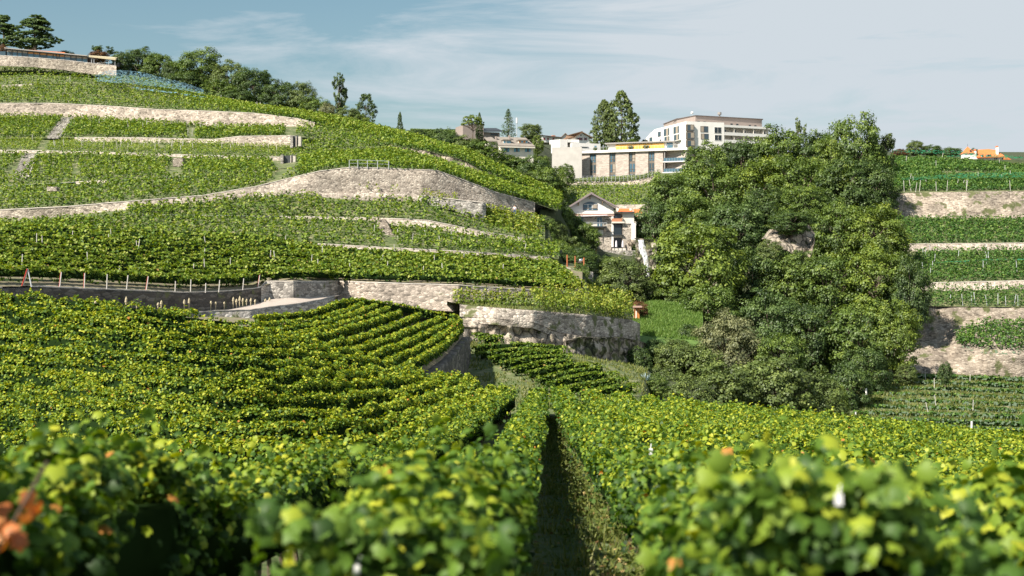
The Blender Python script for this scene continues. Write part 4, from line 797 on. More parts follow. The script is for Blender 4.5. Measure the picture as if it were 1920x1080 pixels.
# ---------------------------------------------------------------- trees: unit-size crowns (x,y about +-0.5, z 0..1)
def crown_mesh(kind, seed, n_cl, per, leaf, shape='quad'):
    r = np.random.default_rng(seed)
    if kind == 'broad' or kind == 'bush':
        m = n_cl; d = unit(r.normal(size=(m * 3, 3))); rad = r.uniform(.25, 1, m * 3) ** .45
        lump = .72 + .62 * (fbm(d * 1.6 + seed * 3.1, 3) - .2)
        p = d * (rad * lump)[:, None] * [.5, .5, .47]
        z0 = .54 if kind == 'broad' else .45; p[:, 2] += z0
        if kind == 'bush': p[:, 2] = np.maximum(p[:, 2], .02 + r.uniform(0, .1, len(p)))
        p = p[p[:, 2] > (.1 if kind == 'broad' else -.1)][:m]; cr = r.uniform(.06, .115, len(p))
    elif kind == 'open':
        lobes = unit(r.normal(size=(9, 3))) * [.33, .33, .3] + [0, 0, .62]; k = r.integers(0, 9, n_cl)
        p = lobes[k] + r.normal(size=(n_cl, 3)) * [.08, .08, .055]; cr = r.uniform(.045, .08, n_cl)
    elif kind == 'tall':
        z = r.uniform(.06, 1, n_cl); a = r.uniform(0, 6.28, n_cl); w = .47 * np.sin(np.clip(z * 1.08, 0, 1) ** .8 * 3.0) ** .6 * r.uniform(.35, 1, n_cl) ** .5 + .02
        w *= .8 + .5 * vnoise(np.stack([a * .8, z * 5, z * 0 + seed], -1)); p = np.stack([np.cos(a) * w, np.sin(a) * w, z], -1); cr = r.uniform(.05, .09, n_cl)
    elif kind == 'conifer':
        lay = 22; z = r.integers(0, lay, n_cl) / lay; a = r.uniform(0, 6.28, n_cl); q = r.uniform(0, 1, n_cl) ** .6
        lim = (.5 * (1 - z) ** .85 + .015) * (.7 + .5 * vnoise(np.stack([a * 2.2, z * 40, z * 0 + seed], -1)))
        w = lim * q; p = np.stack([np.cos(a) * w, np.sin(a) * w, .06 + z * .93 - w * .18], -1); cr = .028 + .03 * (1 - z)
    elif kind == 'densecon':
        z = r.uniform(.02, 1, n_cl) ** 1.1; a = r.uniform(0, 6.28, n_cl); q = r.uniform(.3, 1, n_cl) ** .5
        lim = .5 * np.clip((1 - z) * 1.9, 0, 1) ** .62 * (.68 + .55 * vnoise(np.stack([a * 1.6, z * 9, z * 0 + seed], -1)))
        w = lim * q; p = np.stack([np.cos(a) * w, np.sin(a) * w, z], -1); cr = r.uniform(.035, .06, n_cl)
    elif kind == 'cedar':
        nl = 44; lz = np.sort(r.uniform(.22, .97, nl)); la = r.uniform(0, 6.28, nl); ll = .50 * np.sin(np.clip((1.12 - lz) * 1.9, 0, 1.57)) * r.uniform(.55, 1, nl); k = r.integers(0, nl, n_cl)
        q = r.uniform(.15, 1, n_cl) ** .7; w = ll[k] * q; aa = la[k] + r.normal(size=n_cl) * .30
        p = np.stack([np.cos(aa) * w, np.sin(aa) * w, lz[k] + r.normal(size=n_cl) * .010 + .04 * q - .07 * q ** 3], -1); cr = r.uniform(.03, .05, n_cl)
    elif kind == 'umbrella':
        d = unit(r.normal(size=(n_cl, 3))); d[:, 2] = np.abs(d[:, 2]); p = d * (r.uniform(.75, 1, n_cl) * (.8 + .4 * vnoise(d * 3)))[:, None] * [.5, .5, .40] + [0, 0, .58]; cr = r.uniform(.05, .09, n_cl)
    flat = .45 if kind == 'cedar' else (.6 if kind in ('conifer', 'umbrella') else .85)
    n = len(p); d = unit(r.normal(size=(n, per, 3))); d[..., 2] = np.where(r.uniform(size=(n, per)) < .72, np.abs(d[..., 2]), d[..., 2])
    c = p[:, None] + d * (cr[:, None] * r.uniform(.45, 1.05, (n, per)))[..., None] * [1, 1, flat]
    cen = np.array([0, 0, .45]); outw = unit(p - cen)
    N = d * 1.1 + outw[:, None] * .55 + np.array([0, 0, .45]) + r.normal(size=(n, per, 3)) * .5
    tb = r.normal(size=n) * .13
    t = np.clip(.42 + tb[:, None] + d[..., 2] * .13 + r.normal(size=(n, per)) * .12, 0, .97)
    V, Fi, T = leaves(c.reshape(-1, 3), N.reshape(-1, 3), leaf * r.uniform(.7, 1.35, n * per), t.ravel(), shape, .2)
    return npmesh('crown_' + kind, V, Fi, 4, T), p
def trunk_mesh(kind, p, seed):
    random.seed(seed); mb = MB(); top = {'broad': .55, 'bush': .3, 'open': .6, 'tall': .8, 'conifer': .97, 'densecon': .9, 'cedar': .9, 'umbrella': .6}[kind]
    pts = [np.array([0, 0, -.04])]
    for i in range(1, 5): pts.append(np.array([random.uniform(-.012, .012) * i, random.uniform(-.012, .012) * i, top * i / 4]))
    r0 = .022 if kind in ('conifer', 'tall', 'densecon') else .03
    for i in range(4): mb.tube(pts[i], pts[i + 1], r0 * (1 - i * .2), r0 * (1 - (i + 1) * .2), 6)
    idx = list(range(len(p))); random.shuffle(idx)
    for j in idx[:26]:
        q = p[j]; k = min(4, max(1, int(q[2] / top * 3.2))); s = pts[k - 1] + (pts[k] - pts[k - 1]) * random.random(); mid = (s + q) / 2 + [0, 0, .03]
        if kind in ('conifer', 'cedar', 'densecon'): s = np.array([0, 0, min(top, q[2] - .01)]); mid = (s + q) / 2
        mb.tube(s, mid, r0 * .4, r0 * .26, 4); mb.tube(mid, q, r0 * .26, r0 * .1, 4)
    me = bpy.data.meshes.new('trunk_' + kind); me.from_pydata(mb.V, [], mb.F); me.update(); me.materials.append(M['bark']); return me
LIB = {}
def lib(kind, seeds, n_cl, per, leaf):
    LIB[kind] = []
    for s in seeds:
        me, p = crown_mesh(kind, s, n_cl, per, leaf); LIB[kind].append((me, trunk_mesh(kind, p, s)))
lib('broad', (1, 2, 3, 4, 5), 200, 95, .0215)
lib('bush', (11, 12, 13), 180, 85, .0245)
lib('open', (21, 22), 130, 34, .036)
lib('tall', (31, 32), 190, 32, .034)
lib('conifer', (41,), 420, 14, .022)
lib('densecon', (51, 52), 620, 26, .028)
lib('cedar', (61, 62), 900, 26, .026)
lib('umbrella', (71,), 130, 30, .036)
_cnt = {}
def tree(kind, u, vt, vb, wpx, Y, mat, label, group=None, name=None, cat='tree', depth=1.0):
    i = _cnt.get(kind, 0); _cnt[kind] = i + 1; me, tr = LIB[kind][i % len(LIB[kind])]
    b = P(u, vb, Y); H = (vb - vt) / F * Y; W = wpx / F * Y * 1.04
    e = empty(name or {'bush': 'bush', 'conifer': 'fir_tree', 'densecon': 'conifer_tree', 'cedar': 'cedar_tree', 'umbrella': 'umbrella_pine', 'tall': 'tall_tree'}.get(kind, 'deciduous_tree'), b, label, cat, group)
    e.rotation_euler = (0, 0, rng.uniform(0, 6.28))
    for nm, m_, mt in (('crown', me, M['t_' + mat]), ('trunk', tr, M['bark'])):
        o = bpy.data.objects.new(nm, m_); COL.objects.link(o); o.parent = e; o.scale = (W, W, H)
        if nm == 'crown':
            if not m_.materials: m_.materials.append(mt)
            o.material_slots[0].link = 'OBJECT'; o.material_slots[0].material = mt; o['kind'] = 'stuff'
    return e
G1 = 'trees of the wooded ravine'
T = [
 # skyline row of the wood
 ('broad', 1322, 262, 400, 96, 330, 'green', 'green tree right of the white apartment block, at the top left edge of the wood'),
 ('broad', 1392, 246, 400, 108, 332, 'dark', 'dark green tree on the skyline just below the right end of the apartment block'),
 ('broad', 1462, 234, 400, 112, 330, 'green', 'green rounded tree on the skyline, second step up of the wood outline'),
 ('broad', 1528, 240, 390, 96, 326, 'dark', 'dark tree on the skyline in the dip before the highest crown'),
 ('broad', 1598, 211, 400, 120, 318, 'green', 'tallest crown on the skyline of the ravine wood'),
 ('open', 1652, 236, 380, 62, 320, 'olive', 'thin airy tree on the skyline at the right end of the wood'),
 ('broad', 1566, 250, 400, 84, 314, 'yellow', 'light green tree just below the tallest crown of the wood'),
 ('open', 1500, 226, 330, 30, 340, 'olive', 'thin sparse tree poking above the wood'),
 # second tier
 ('broad', 1262, 308, 450, 110, 306, 'green', 'green tree hiding the right end of the long brick building'),
 ('broad', 1336, 300, 460, 124, 300, 'green', 'broad green tree in the second tier of the wood, below the brick building end'),
 ('broad', 1420, 290, 450, 128, 300, 'yellow', 'light green tree in the middle of the second tier of the wood'),
 ('broad', 1500, 288, 440, 120, 298, 'green', 'green tree above the bare rock face, second tier'),
 ('broad', 1592, 290, 440, 128, 292, 'dark', 'dark dense tree beside the top terrace of the right vineyards'),
 ('broad', 1640, 300, 420, 90, 290, 'dark', 'dark tree overhanging the left end of the far right terraces'),
 # third tier
 ('broad', 1228, 372, 500, 92, 285, 'bluegreen', 'grey-green tree right of the gabled house'),
 ('broad', 1290, 360, 500, 110, 282, 'green', 'green tree uphill of the big yellow-green crown'),
 ('broad', 1378, 370, 520, 126, 276, 'bluegreen', 'grey-green tree left of the bare rock face'),
 ('broad', 1438, 345, 440, 90, 282, 'dark', 'dark tree directly above the left part of the bare rock face'),
 ('broad', 1508, 340, 428, 100, 278, 'green', 'tree hanging over the bare rock face'),
 ('broad', 1576, 370, 530, 112, 268, 'green', 'green tree right of the bare rock face'),
 ('broad', 1640, 378, 520, 118, 262, 'yellow', 'yellowing tree in front of the left end of the tall pale rock wall'),
 ('bush', 1484, 384, 436, 84, 252, 'dark', 'dark overhanging foliage just above the bare rock face'),
 ('bush', 1500, 458, 520, 60, 244, 'green', 'green shrub covering the foot of the bare rock face'),
 ('bush', 1442, 440, 500, 50, 246, 'olive', 'olive shrub at the left of the bare rock face'),
 # fourth tier
 ('broad', 1222, 444, 566, 88, 262, 'dark', 'dark green tree shading the right side of the upper waterfall'),
 ('broad', 1304, 408, 610, 176, 240, 'yellow', 'big yellow-green tree with a domed crown in the centre of the wood'),
 ('broad', 1412, 452, 600, 118, 248, 'dark', 'dark tree right of the big yellow-green crown'),
 ('broad', 1478, 468, 620, 112, 246, 'green', 'green tree just below the bare rock face'),
 ('broad', 1556, 470, 640, 124, 242, 'green', 'green tree with a bare leaning branch below right of the rock face'),
 ('broad', 1640, 456, 620, 130, 240, 'yellow', 'yellow tipped tree left of the middle terraces at far right'),
 ('broad', 1690, 500, 620, 84, 238, 'dark', 'dark tree touching the fence posts of the far right terraces'),
 # fifth tier
 ('broad', 1330, 520, 668, 120, 228, 'green', 'green tree behind the pale feathery tree'),
 ('broad', 1440, 540, 700, 124, 226, 'bluegreen', 'grey-green tree behind the olive bushes, middle of the lower wood'),
 ('broad', 1520, 560, 720, 120, 224, 'dark', 'dark green tree in the deepest shade of the lower wood'),
 ('broad', 1610, 560, 730, 134, 222, 'green', 'large green tree left of the broad sunlit cliff'),
 ('broad', 1676, 560, 706, 96, 220, 'yellow', 'yellow-green tree leaning over the top of the broad sunlit cliff'),
 ('broad', 1622, 640, 764, 96, 212, 'dark', 'dark tree at the foot of the broad sunlit cliff'),
 # front bushes
 ('broad', 1366, 578, 760, 122, 196, 'pale', 'pale feathery tree at the front left of the wood'),
 ('bush', 1300, 622, 760, 110, 186, 'olive', 'olive green bush on the left of the front thicket'),
 ('bush', 1252, 668, 778, 90, 176, 'olive', 'low olive bush beside the agave'),
 ('bush', 1352, 660, 800, 140, 172, 'olive', 'large rounded olive bush left of centre in the front thicket'),
 ('bush', 1446, 640, 806, 150, 176, 'olive', 'largest olive bush in the middle of the front thicket'),
 ('bush', 1524, 676, 806, 120, 180, 'olive', 'olive bush at the right side of the front thicket'),
 ('bush', 1562, 700, 800, 60, 186, 'yellow', 'small yellowish bush at the right end of the front thicket'),
 ('bush', 1590, 660, 790, 90, 200, 'dark', 'dark bush between the thicket and the striped vineyard'),
 ('bush', 1700, 676, 712, 40, 216, 'olive', 'grey-green shrub at the top left of the striped vineyard'),
 ('bush', 1772, 672, 712, 26, 212, 'dark', 'small round tree standing at the top row of the striped vineyard'),
 ('bush', 1236, 700, 770, 60, 160, 'green', 'green bush at the right end of the small lower vineyard'),
 ('bush', 1290, 596, 660, 50, 205, 'dark', 'dark green shrub at the right side of the meadow'),
 # near the house and meadow
 ('broad', 1172, 478, 596, 112, 238, 'olive', 'round olive green tree below the gabled house terrace'),
 ('bush', 1120, 520, 582, 54, 222, 'yellow', 'yellow-green shrub left of the round olive tree'),
 ('bush', 1192, 556, 594, 44, 218, 'rust', 'reddish leaved shrub above the orange hut'),
 ('bush', 1226, 625, 690, 62, 190, 'bluegreen', 'dark blue-green shrub on top of the ivy grown outcrop'),
 ('bush', 1196, 640, 712, 50, 182, 'dark', 'ivy clump hanging over the outcrop'),
 ('bush', 1036, 384, 428, 62, 262, 'dark', 'dark hedge bush left of the gabled house'),
 ('bush', 1060, 430, 500, 74, 248, 'olive', 'grey-leaved tree over the rusty posts'),
 ('bush', 1094, 452, 512, 60, 242, 'dark', 'dark shrub beside the little white shrine'),
 ('bush', 1140, 470, 520, 40, 244, 'green', 'green shrub right of the little white shrine'),
 ('bush', 1020, 424, 490, 50, 240, 'green', 'green bush at the end of the upper vine strip'),
 ('bush', 1098, 410, 470, 60, 262, 'green', 'climbing shrub below the balcony of the gabled house'),
 ('bush', 1260, 520, 590, 70, 236, 'green', 'green shrub between the lower waterfall and the big yellow-green tree'),
 ('bush', 1238, 500, 556, 30, 244, 'dark', 'small dark shrub between the two waterfalls'),
 ('bush', 1076, 392, 470, 60, 266, 'dark', 'dark shrub on the bank just left of the gabled house wall'),
 ('bush', 1050, 440, 520, 60, 232, 'green', 'green shrub at the right end of the middle slope'),
 ('bush', 1086, 480, 560, 46, 214, 'green', 'green shrub under the right rusty post'),
 ('bush', 1032, 400, 470, 60, 250, 'olive', 'olive shrub left of the dark hedge bush'),
 ('bush', 1130, 545, 600, 44, 208, 'dark', 'dark shrub behind the yellow-green trellised vines'),
 ('bush', 1052, 368, 440, 50, 262, 'green', 'green shrub on the steep bank right of the tall wall end'),
 ('bush', 1066, 500, 575, 50, 222, 'green', 'green shrub below the garden wall with rusty posts'),
 ('bush', 1080, 462, 506, 80, 226, 'dark', 'dark foliage directly behind the three rusty posts'),
 ('bush', 1264, 622, 700, 76, 186, 'olive', 'olive shrub along the lower edge of the meadow'),
 ('bush', 1022, 398, 456, 46, 243, 'green', 'green shrub at the right end of the terrace under the tall wall'),
 ('bush', 1044, 436, 500, 44, 236, 'yellow', 'light green shrub at the right end of the low middle wall'),
 ('broad', 1708, 478, 640, 74, 234, 'dark', 'dark tree edging the left end of the narrow terraces at right'),
 ('broad', 1668, 400, 560, 70, 262, 'yellow', 'yellow-green tree edge against the terrace below the tall pale wall'),
 ('bush', 1230, 690, 740, 40, 150, 'green', 'low green plants right of the agave'),
 ('bush', 1292, 690, 800, 90, 158, 'olive', 'olive bush at the lower left end of the front thicket'),
 ('bush', 1466, 606, 710, 90, 192, 'green', 'green bush rising between the largest olive bush and the dark wood'),
 # slope behind the spur
 ('bush', 900, 262, 335, 90, 320, 'green', 'broad green tree right above the rock outcrop'),
 ('bush', 870, 256, 312, 60, 330, 'olive', 'olive shrub under the umbrella pine'),
 ('bush', 832, 238, 300, 46, 330, 'bluegreen', 'grey-green tree left of the umbrella pine'),
 ('bush', 950, 288, 350, 80, 325, 'green', 'green shrub in front of the hillside house with blue shutters'),
 ('bush', 996, 292, 370, 70, 320, 'dark', 'dark green shrub on the bank below the concrete wall'),
 ('bush', 1024, 305, 390, 62, 315, 'green', 'green bush left of the far vineyard slope'),
 ('bush', 1046, 328, 400, 40, 325, 'olive', 'olive bush against the foot of the pale concrete wall'),
 ('bush', 960, 320, 380, 80, 305, 'olive', 'dusty green shrub low on the bank right of the spur'),
 ('bush', 915, 300, 350, 60, 300, 'dark', 'dark bush beside the cleft rock outcrop'),
 ('bush', 1000, 340, 392, 60, 298, 'green', 'bush directly above the end of the tall curved wall'),
 ('bush', 1060, 300, 350, 34, 400, 'green', 'green shrub growing against the concrete wall'),
 ('bush', 1010, 282, 330, 44, 420, 'green', 'shrub right of the hillside house with blue shutters'),
 ('bush', 788, 236, 275, 34, 330, 'dark', 'dark bush on the ridge right of the small pointed conifer'),
 ('bush', 760, 238, 268, 30, 320, 'olive', 'olive bush on the ridge beside the small pointed conifer'),
 ('bush', 722, 236, 262, 30, 318, 'pale', 'pale bush on the ridge left of the small pointed conifer'),
 ('densecon', 750, 211, 262, 13, 330, 'dark', 'small pointed conifer on the ridge'),
 ('umbrella', 886, 215, 262, 40, 400, 'yellow', 'bright umbrella pine in front of the dark roofed house'),
 ('densecon', 899, 212, 266, 14, 405, 'dark', 'narrow dark conifer behind the umbrella pine'),
 ('conifer', 953, 202, 258, 38, 440, 'bluegreen', 'slender fir tree above the hillside house'),
 ('broad', 996, 228, 268, 42, 430, 'olive', 'round tree right of the slender fir'),
 ('bush', 1008, 248, 288, 24, 420, 'yellow', 'yellow-green tree beside the end wall of the hillside house'),
 ('densecon', 1133, 189, 275, 50, 520, 'olive', 'left and lower of the two big conifers above the brick building'),
 ('densecon', 1165, 172, 279, 66, 515, 'olive', 'right and taller of the two big conifers above the brick building'),
 ('bush', 1185, 256, 282, 22, 505, 'green', 'low conical shrub at the foot of the tall conifers'),
 ('bush', 1209, 258, 274, 14, 520, 'dark', 'small dark pointed shrub left of the apartment block'),
 # ridge wood at left
 ('cedar', 6, 28, 100, 76, 380, 'bluegreen', 'cedar tree cut by the left edge of the view'),
 ('cedar', 66, 26, 104, 92, 378, 'bluegreen', 'large flat layered cedar above the glass pavilion'),
 ('bush', 4, 78, 112, 34, 372, 'rust', 'brown-red hedge left of the glass pavilion'),
 ('bush', 186, 92, 116, 40, 366, 'rust', 'brown-red bush at the right end of the pavilion roof'),
 ('open', 194, 82, 120, 44, 372, 'dark', 'thin dark tree behind the brown-red bush'),
 ('bush', 124, 92, 108, 30, 384, 'olive', 'low olive bush peeking over the pavilion roof'),
 ('bush', 226, 95, 136, 30, 356, 'dark', 'dark round bush right of the small thatched shelter'),
 ('broad', 262, 95, 150, 60, 362, 'dark', 'dark tree group right of the pavilion, first along the ridge'),
 ('broad', 300, 104, 160, 52, 358, 'green', 'green tree on the ridge beside the blue net'),
 ('bush', 320, 112, 164, 30, 354, 'dark', 'narrow dark bush at the top of the blue net'),
 ('broad', 376, 96, 176, 76, 352, 'green', 'tallest rounded tree of the left ridge wood'),
 ('bush', 352, 130, 182, 60, 346, 'dark', 'dark undergrowth bush below the tallest ridge tree'),
 ('broad', 428, 118, 200, 62, 344, 'olive', 'olive green tree right of the tallest ridge tree'),
 ('broad', 476, 126, 212, 66, 338, 'dark', 'dark tree in the middle of the ridge wood'),
 ('bush', 412, 146, 200, 60, 338, 'green', 'green bush at the foot of the ridge wood'),
 ('bush', 448, 166, 216, 56, 332, 'dark', 'dark bush where the ridge starts to drop'),
 ('broad', 526, 156, 222, 62, 330, 'dark', 'dark tree on the descending ridge'),
 ('broad', 566, 158, 226, 46, 328, 'olive', 'olive tree on the descending ridge'),
 ('bush', 590, 178, 230, 50, 322, 'green', 'rounded bush left of the tall lone tree'),
 ('open', 635, 140, 236, 38, 326, 'dark', 'tall lone tree with a bare stem on the ridge'),
 ('bush', 614, 192, 232, 30, 318, 'pale', 'pale autumnal bush at the foot of the tall lone tree'),
 ('bush', 652, 200, 240, 44, 314, 'olive', 'olive bush right of the tall lone tree'),
 ('tall', 686, 178, 246, 42, 322, 'dark', 'dark pyramidal tree, last large one down the ridge'),
 ('bush', 676, 214, 246, 34, 312, 'yellow', 'light green bush in front of the dark pyramidal tree'),
 # far right skyline
 ('bush', 1716, 258, 290, 34, 420, 'olive', 'dark tree on the skyline right of the wood'),
 ('bush', 1748, 268, 292, 40, 430, 'bluegreen', 'grey-green tree mass on the right skyline'),
 ('bush', 1782, 272, 294, 40, 440, 'bluegreen', 'distant trees left of the orange roofed turret'),
 ('bush', 1688, 276, 292, 30, 420, 'rust', 'brownish bush on the right skyline'),
 ('bush', 1826, 274, 300, 20, 470, 'dark', 'dark tree between the orange turret and the orange roof'),
 ('bush', 1906, 290, 312, 40, 430, 'dark', 'dark hedge at the right margin beside the orange roofed villa'),
]
for t in T:
    t = list(t)
    if t[1] > 1040 and t[5] < 345 and t[0] in ('broad', 'bush'): t[4] *= 1.16; t[3] += 12
    elif t[0] in ('broad', 'bush') and 210 < t[1] < 700 and t[2] < 230: t[4] *= 1.38; t[2] -= 7; t[3] += 10
    elif t[0] == 'bush' and 800 < t[1] < 1060 and 290 < t[5] < 345: t[4] *= 1.4; t[2] -= 10; t[3] += 10
    elif t[0] in ('broad', 'bush', 'cedar'): t[4] *= 1.15; t[3] += 5
    tree(*t[:7], t[7], G1 if 200 < t[2] < 700 and t[1] > 1225 and t[0] == 'broad' else None)
# ---------------------------------------------------------------- posts
def post(u, vt, vb, Y, label, group, mat='post', lean=0, r=.05, red=False):
    b = P(u, vb, Y); t = P(u + lean, vt, Y); e = empty('vineyard_post', b, label, 'post', group)
    MB().tube(b, t, r, r * .9, 5).mk('post_shaft', M[mat], e)
    if red: MB().tube(b + [-r * .9, -.02, 0], t + [-r * .9, -.02, 0], r * .45, r * .4, 4).mk('red_edge', M['redpaint'], e)
    return e
for i, (u, vt, vb, Y, ln, rd) in enumerate([(112, 510, 538, 115.5, 3, 1), (158, 512, 540, 120, 1, 1), (200, 514, 542, 124.5, 1, 0), (237, 516, 544, 128.5, 3, 0), (274, 518, 545, 132.5, 4, 1), (328, 527, 548, 138, 1, 0), (357, 524, 548, 141, 1, 0), (385, 531, 549, 143, 1, 0), (410, 525, 548, 146, 2, 0), (455, 522, 544, 153, 2, 0), (484, 516, 538, 158, 3, 1)]):
    post(u, vt, vb, Y, f'{ordn[i]} pale leaning post from the left on top of the dark curved wall', 'posts along the dark curved wall', lean=ln, r=.055, red=bool(rd))
a = empty('end_post', P(50, 538, 111), 'inverted V brace post with red edge on top of the dark wall at left', 'post')
MB().tube(P(41, 539, 111), P(52, 504, 111), .09, .08, 5).mk('leaning_leg', M['post'], a); MB().tube(P(59, 538, 111), P(52, 504, 111), .06, .05, 5).mk('brace_leg', M['steel'], a)
MB().tube(P(40, 539, 110.9), P(51, 504, 110.9), .04, .04, 4).mk('red_edge', M['redpaint'], a)
pr = np.random.default_rng(3); me_post = None
def scatter_posts(lowl, upl, u0, u1, n, label, group, t0=.05, t1=.9, mat='post', hh=1.5):
    global me_post
    if me_post is None:
        mb = MB().tube((0, 0, -.2), (0, 0, 1), .05, .045, 5); me_post = bpy.data.meshes.new('post'); me_post.from_pydata(mb.V, [], mb.F); me_post.materials.append(M['post'])
    for i in range(n):
        u = pr.uniform(u0, u1); t = pr.uniform(t0, t1); a, b = S(lowl, [u])[0], S(upl, [u])[0]; p = a + (b - a) * t
        o = bpy.data.objects.new('vine_stake', me_post); COL.objects.link(o); o.location = p; o.scale = (1, 1, hh * pr.uniform(.85, 1.15)); o.rotation_euler = (pr.normal() * .06, pr.normal() * .09, 0)
        if mat != 'post': o.material_slots[0].link = 'OBJECT'; o.material_slots[0].material = M[mat]
        tag(o, label, 'stake', group)
scatter_posts(L5t, L6, 60, 540, 34, 'thin pale stake among the sparse vines of the netted terrace', 'stakes of the netted terrace', hh=1.5)
scatter_posts(L6t, L7, 130, 540, 24, 'pale stake on the narrow terrace under the highest wall', 'stakes under the highest wall')
scatter_posts(L1t, L2, 700, 1000, 10, 'pale stake among vines above the low middle wall', 'stakes above the low middle wall')
scatter_posts(L0g, L1, 20, 1000, 34, 'pale stake sticking out of the middle slope rows', 'stakes of the middle slope', hh=1.75)
scatter_posts(L8t, L9, 0, 500, 22, 'pale stake among the vines of the top left terrace', 'stakes of the top left terrace')
scatter_posts(RAt, R9, 1660, 1915, 16, 'pale stake on the top terrace at far right', 'stakes of the far right top terrace', hh=1.8)
scatter_posts(R3, R2b, 1730, 1915, 14, 'bluish stake on the middle terrace at far right', 'stakes of the far right middle terrace', mat='steel', hh=1.8)
scatter_posts(R4, R3b, 1738, 1915, 9, 'bluish stake along the strip over the broad cliff', 'stakes over the broad cliff', t1=.1, mat='steel', hh=2.0)
scatter_posts(RAt, R9, 1690, 1915, 8, 'straight post along the top edge of the tall pale rock wall', 'posts on the tall pale rock wall', t0=.01, t1=.03, hh=2.2)
scatter_posts(BR0, BR1, 1620, 1915, 9, 'pale stake in the striped vineyard at bottom right', 'stakes of the striped vineyard', t0=.3, hh=1.8)
# stakes in near rows and hanging white tags
# ---------------------------------------------------------------- dry mullein stalks by the dark wall
for i, (u, h) in enumerate([(178, 14), (236, 22), (256, 12), (296, 11), (302, 15), (345, 18), (354, 20), (395, 12), (404, 10), (420, 9), (437, 17), (443, 13), (449, 18), (455, 14), (462, 12), (470, 13), (478, 10), (497, 10), (505, 12)]):
    Y = 118 + (u - 178) * .118; vb = 578 if u < 330 else 580 - (u - 330) * .06
    b = P(u, vb, Y); e = empty('mullein_plant', b, 'tall dry straw-coloured weed stalk standing before the dark wall', 'plant', 'dry weed stalks before the dark wall')
    mb = MB(); hh = h / F * Y
    mb.tube(b - [0, 0, .3], b + [0, 0, hh * .5], .035, .06, 5); mb.tube(b + [0, 0, hh * .5], b + [.03, 0, hh * .8], .11, .10, 6); mb.tube(b + [.03, 0, hh * .8], b + [.03, 0, hh], .10, .02, 6); mb.mk('stalk', M['straw'], e)
# ---------------------------------------------------------------- buildings
class Face:
    """vertical wall plane through two ground points (x,y); s runs along it, z is height"""
    def __init__(s, x0, y0, x1, y1):
        s.p = np.array([x0, y0, 0.]); d = np.array([x1 - x0, y1 - y0, 0.]); s.L = np.linalg.norm(d); s.d = d / s.L; s.n = np.array([s.d[1], -s.d[0], 0])
    def sz(s, u, v):
        r = np.array([(u - 960) / F, 1, (540 - v) / F]); t = np.dot(s.p, s.n) / np.dot(r, s.n); q = r * t; return float(np.dot(q - s.p, s.d)), float(q[2])
    def pt(s, a, out, z): q = s.p + s.d * a + s.n * out; return (q[0], q[1], z)
    def box(s, mb, a0, a1, z0, z1, o0, o1):
        V = [s.pt(a0, o1, z0), s.pt(a1, o1, z0), s.pt(a1, o0, z0), s.pt(a0, o0, z0), s.pt(a0, o1, z1), s.pt(a1, o1, z1), s.pt(a1, o0, z1), s.pt(a0, o0, z1)]
        return mb.add(V, BOXF)
    def pxbox(s, mb, u0, u1, v0, v1, o0, o1):
        a0, z1 = s.sz(u0, v0); a1, z0 = s.sz(u1, v1); return s.box(mb, a0, a1, z0, z1, o0, o1)
def window(face, parent, u0, u1, v0, v1, glass='glass', frame='frame', cols=2, rows=1, name='window', t=.09, out=.05, blind=None, label=None):
    a0, z1 = face.sz(u0, v0); a1, z0 = face.sz(u1, v1); mb = MB()
    face.box(mb, a0 - t, a0, z0 - t, z1 + t, -.02, out + .04); face.box(mb, a1, a1 + t, z0 - t, z1 + t, -.02, out + .04)
    face.box(mb, a0, a1, z1, z1 + t, -.02, out + .04); face.box(mb, a0, a1, z0 - t, z0, -.02, out + .08)
    for i in range(1, cols): x = a0 + (a1 - a0) * i / cols; face.box(mb, x - t / 2, x + t / 2, z0, z1, out, out + .03)
    for i in range(1, rows): z = z0 + (z1 - z0) * i / rows; face.box(mb, a0, a1, z - t / 2, z + t / 2, out + .002, out + .032)
    w = mb.mk(name, M[frame], parent)
    if label: w['label'] = label
    face.box(g := MB(), a0, a1, z0, z1, .0, out - .005); g.mk('pane', M[glass], w)
    if blind:
        m_, f0, f1 = blind; face.box(g := MB(), a0 + (a1 - a0) * f0, a0 + (a1 - a0) * f1, z0 + .02, z1 - .02, out - .004, out + .01); g.mk('blind', M[m_], w)
    return w
def prism(name, pts, z0, z1, mat, parent):
    n = len(pts); V = [(x, y, z0) for x, y in pts] + [(x, y, z1) for x, y in pts]
    Fs = [(i, (i + 1) % n, n + (i + 1) % n, n + i) for i in range(n)] + [tuple(range(n - 1, -1, -1)), tuple(range(n, 2 * n))]
    return part(name, V, Fs, mat, parent)
def inset(pts, dxy): c = np.mean(pts, 0); return [tuple(np.array(p) + (c - p) / np.linalg.norm(c - p) * dxy) for p in pts]

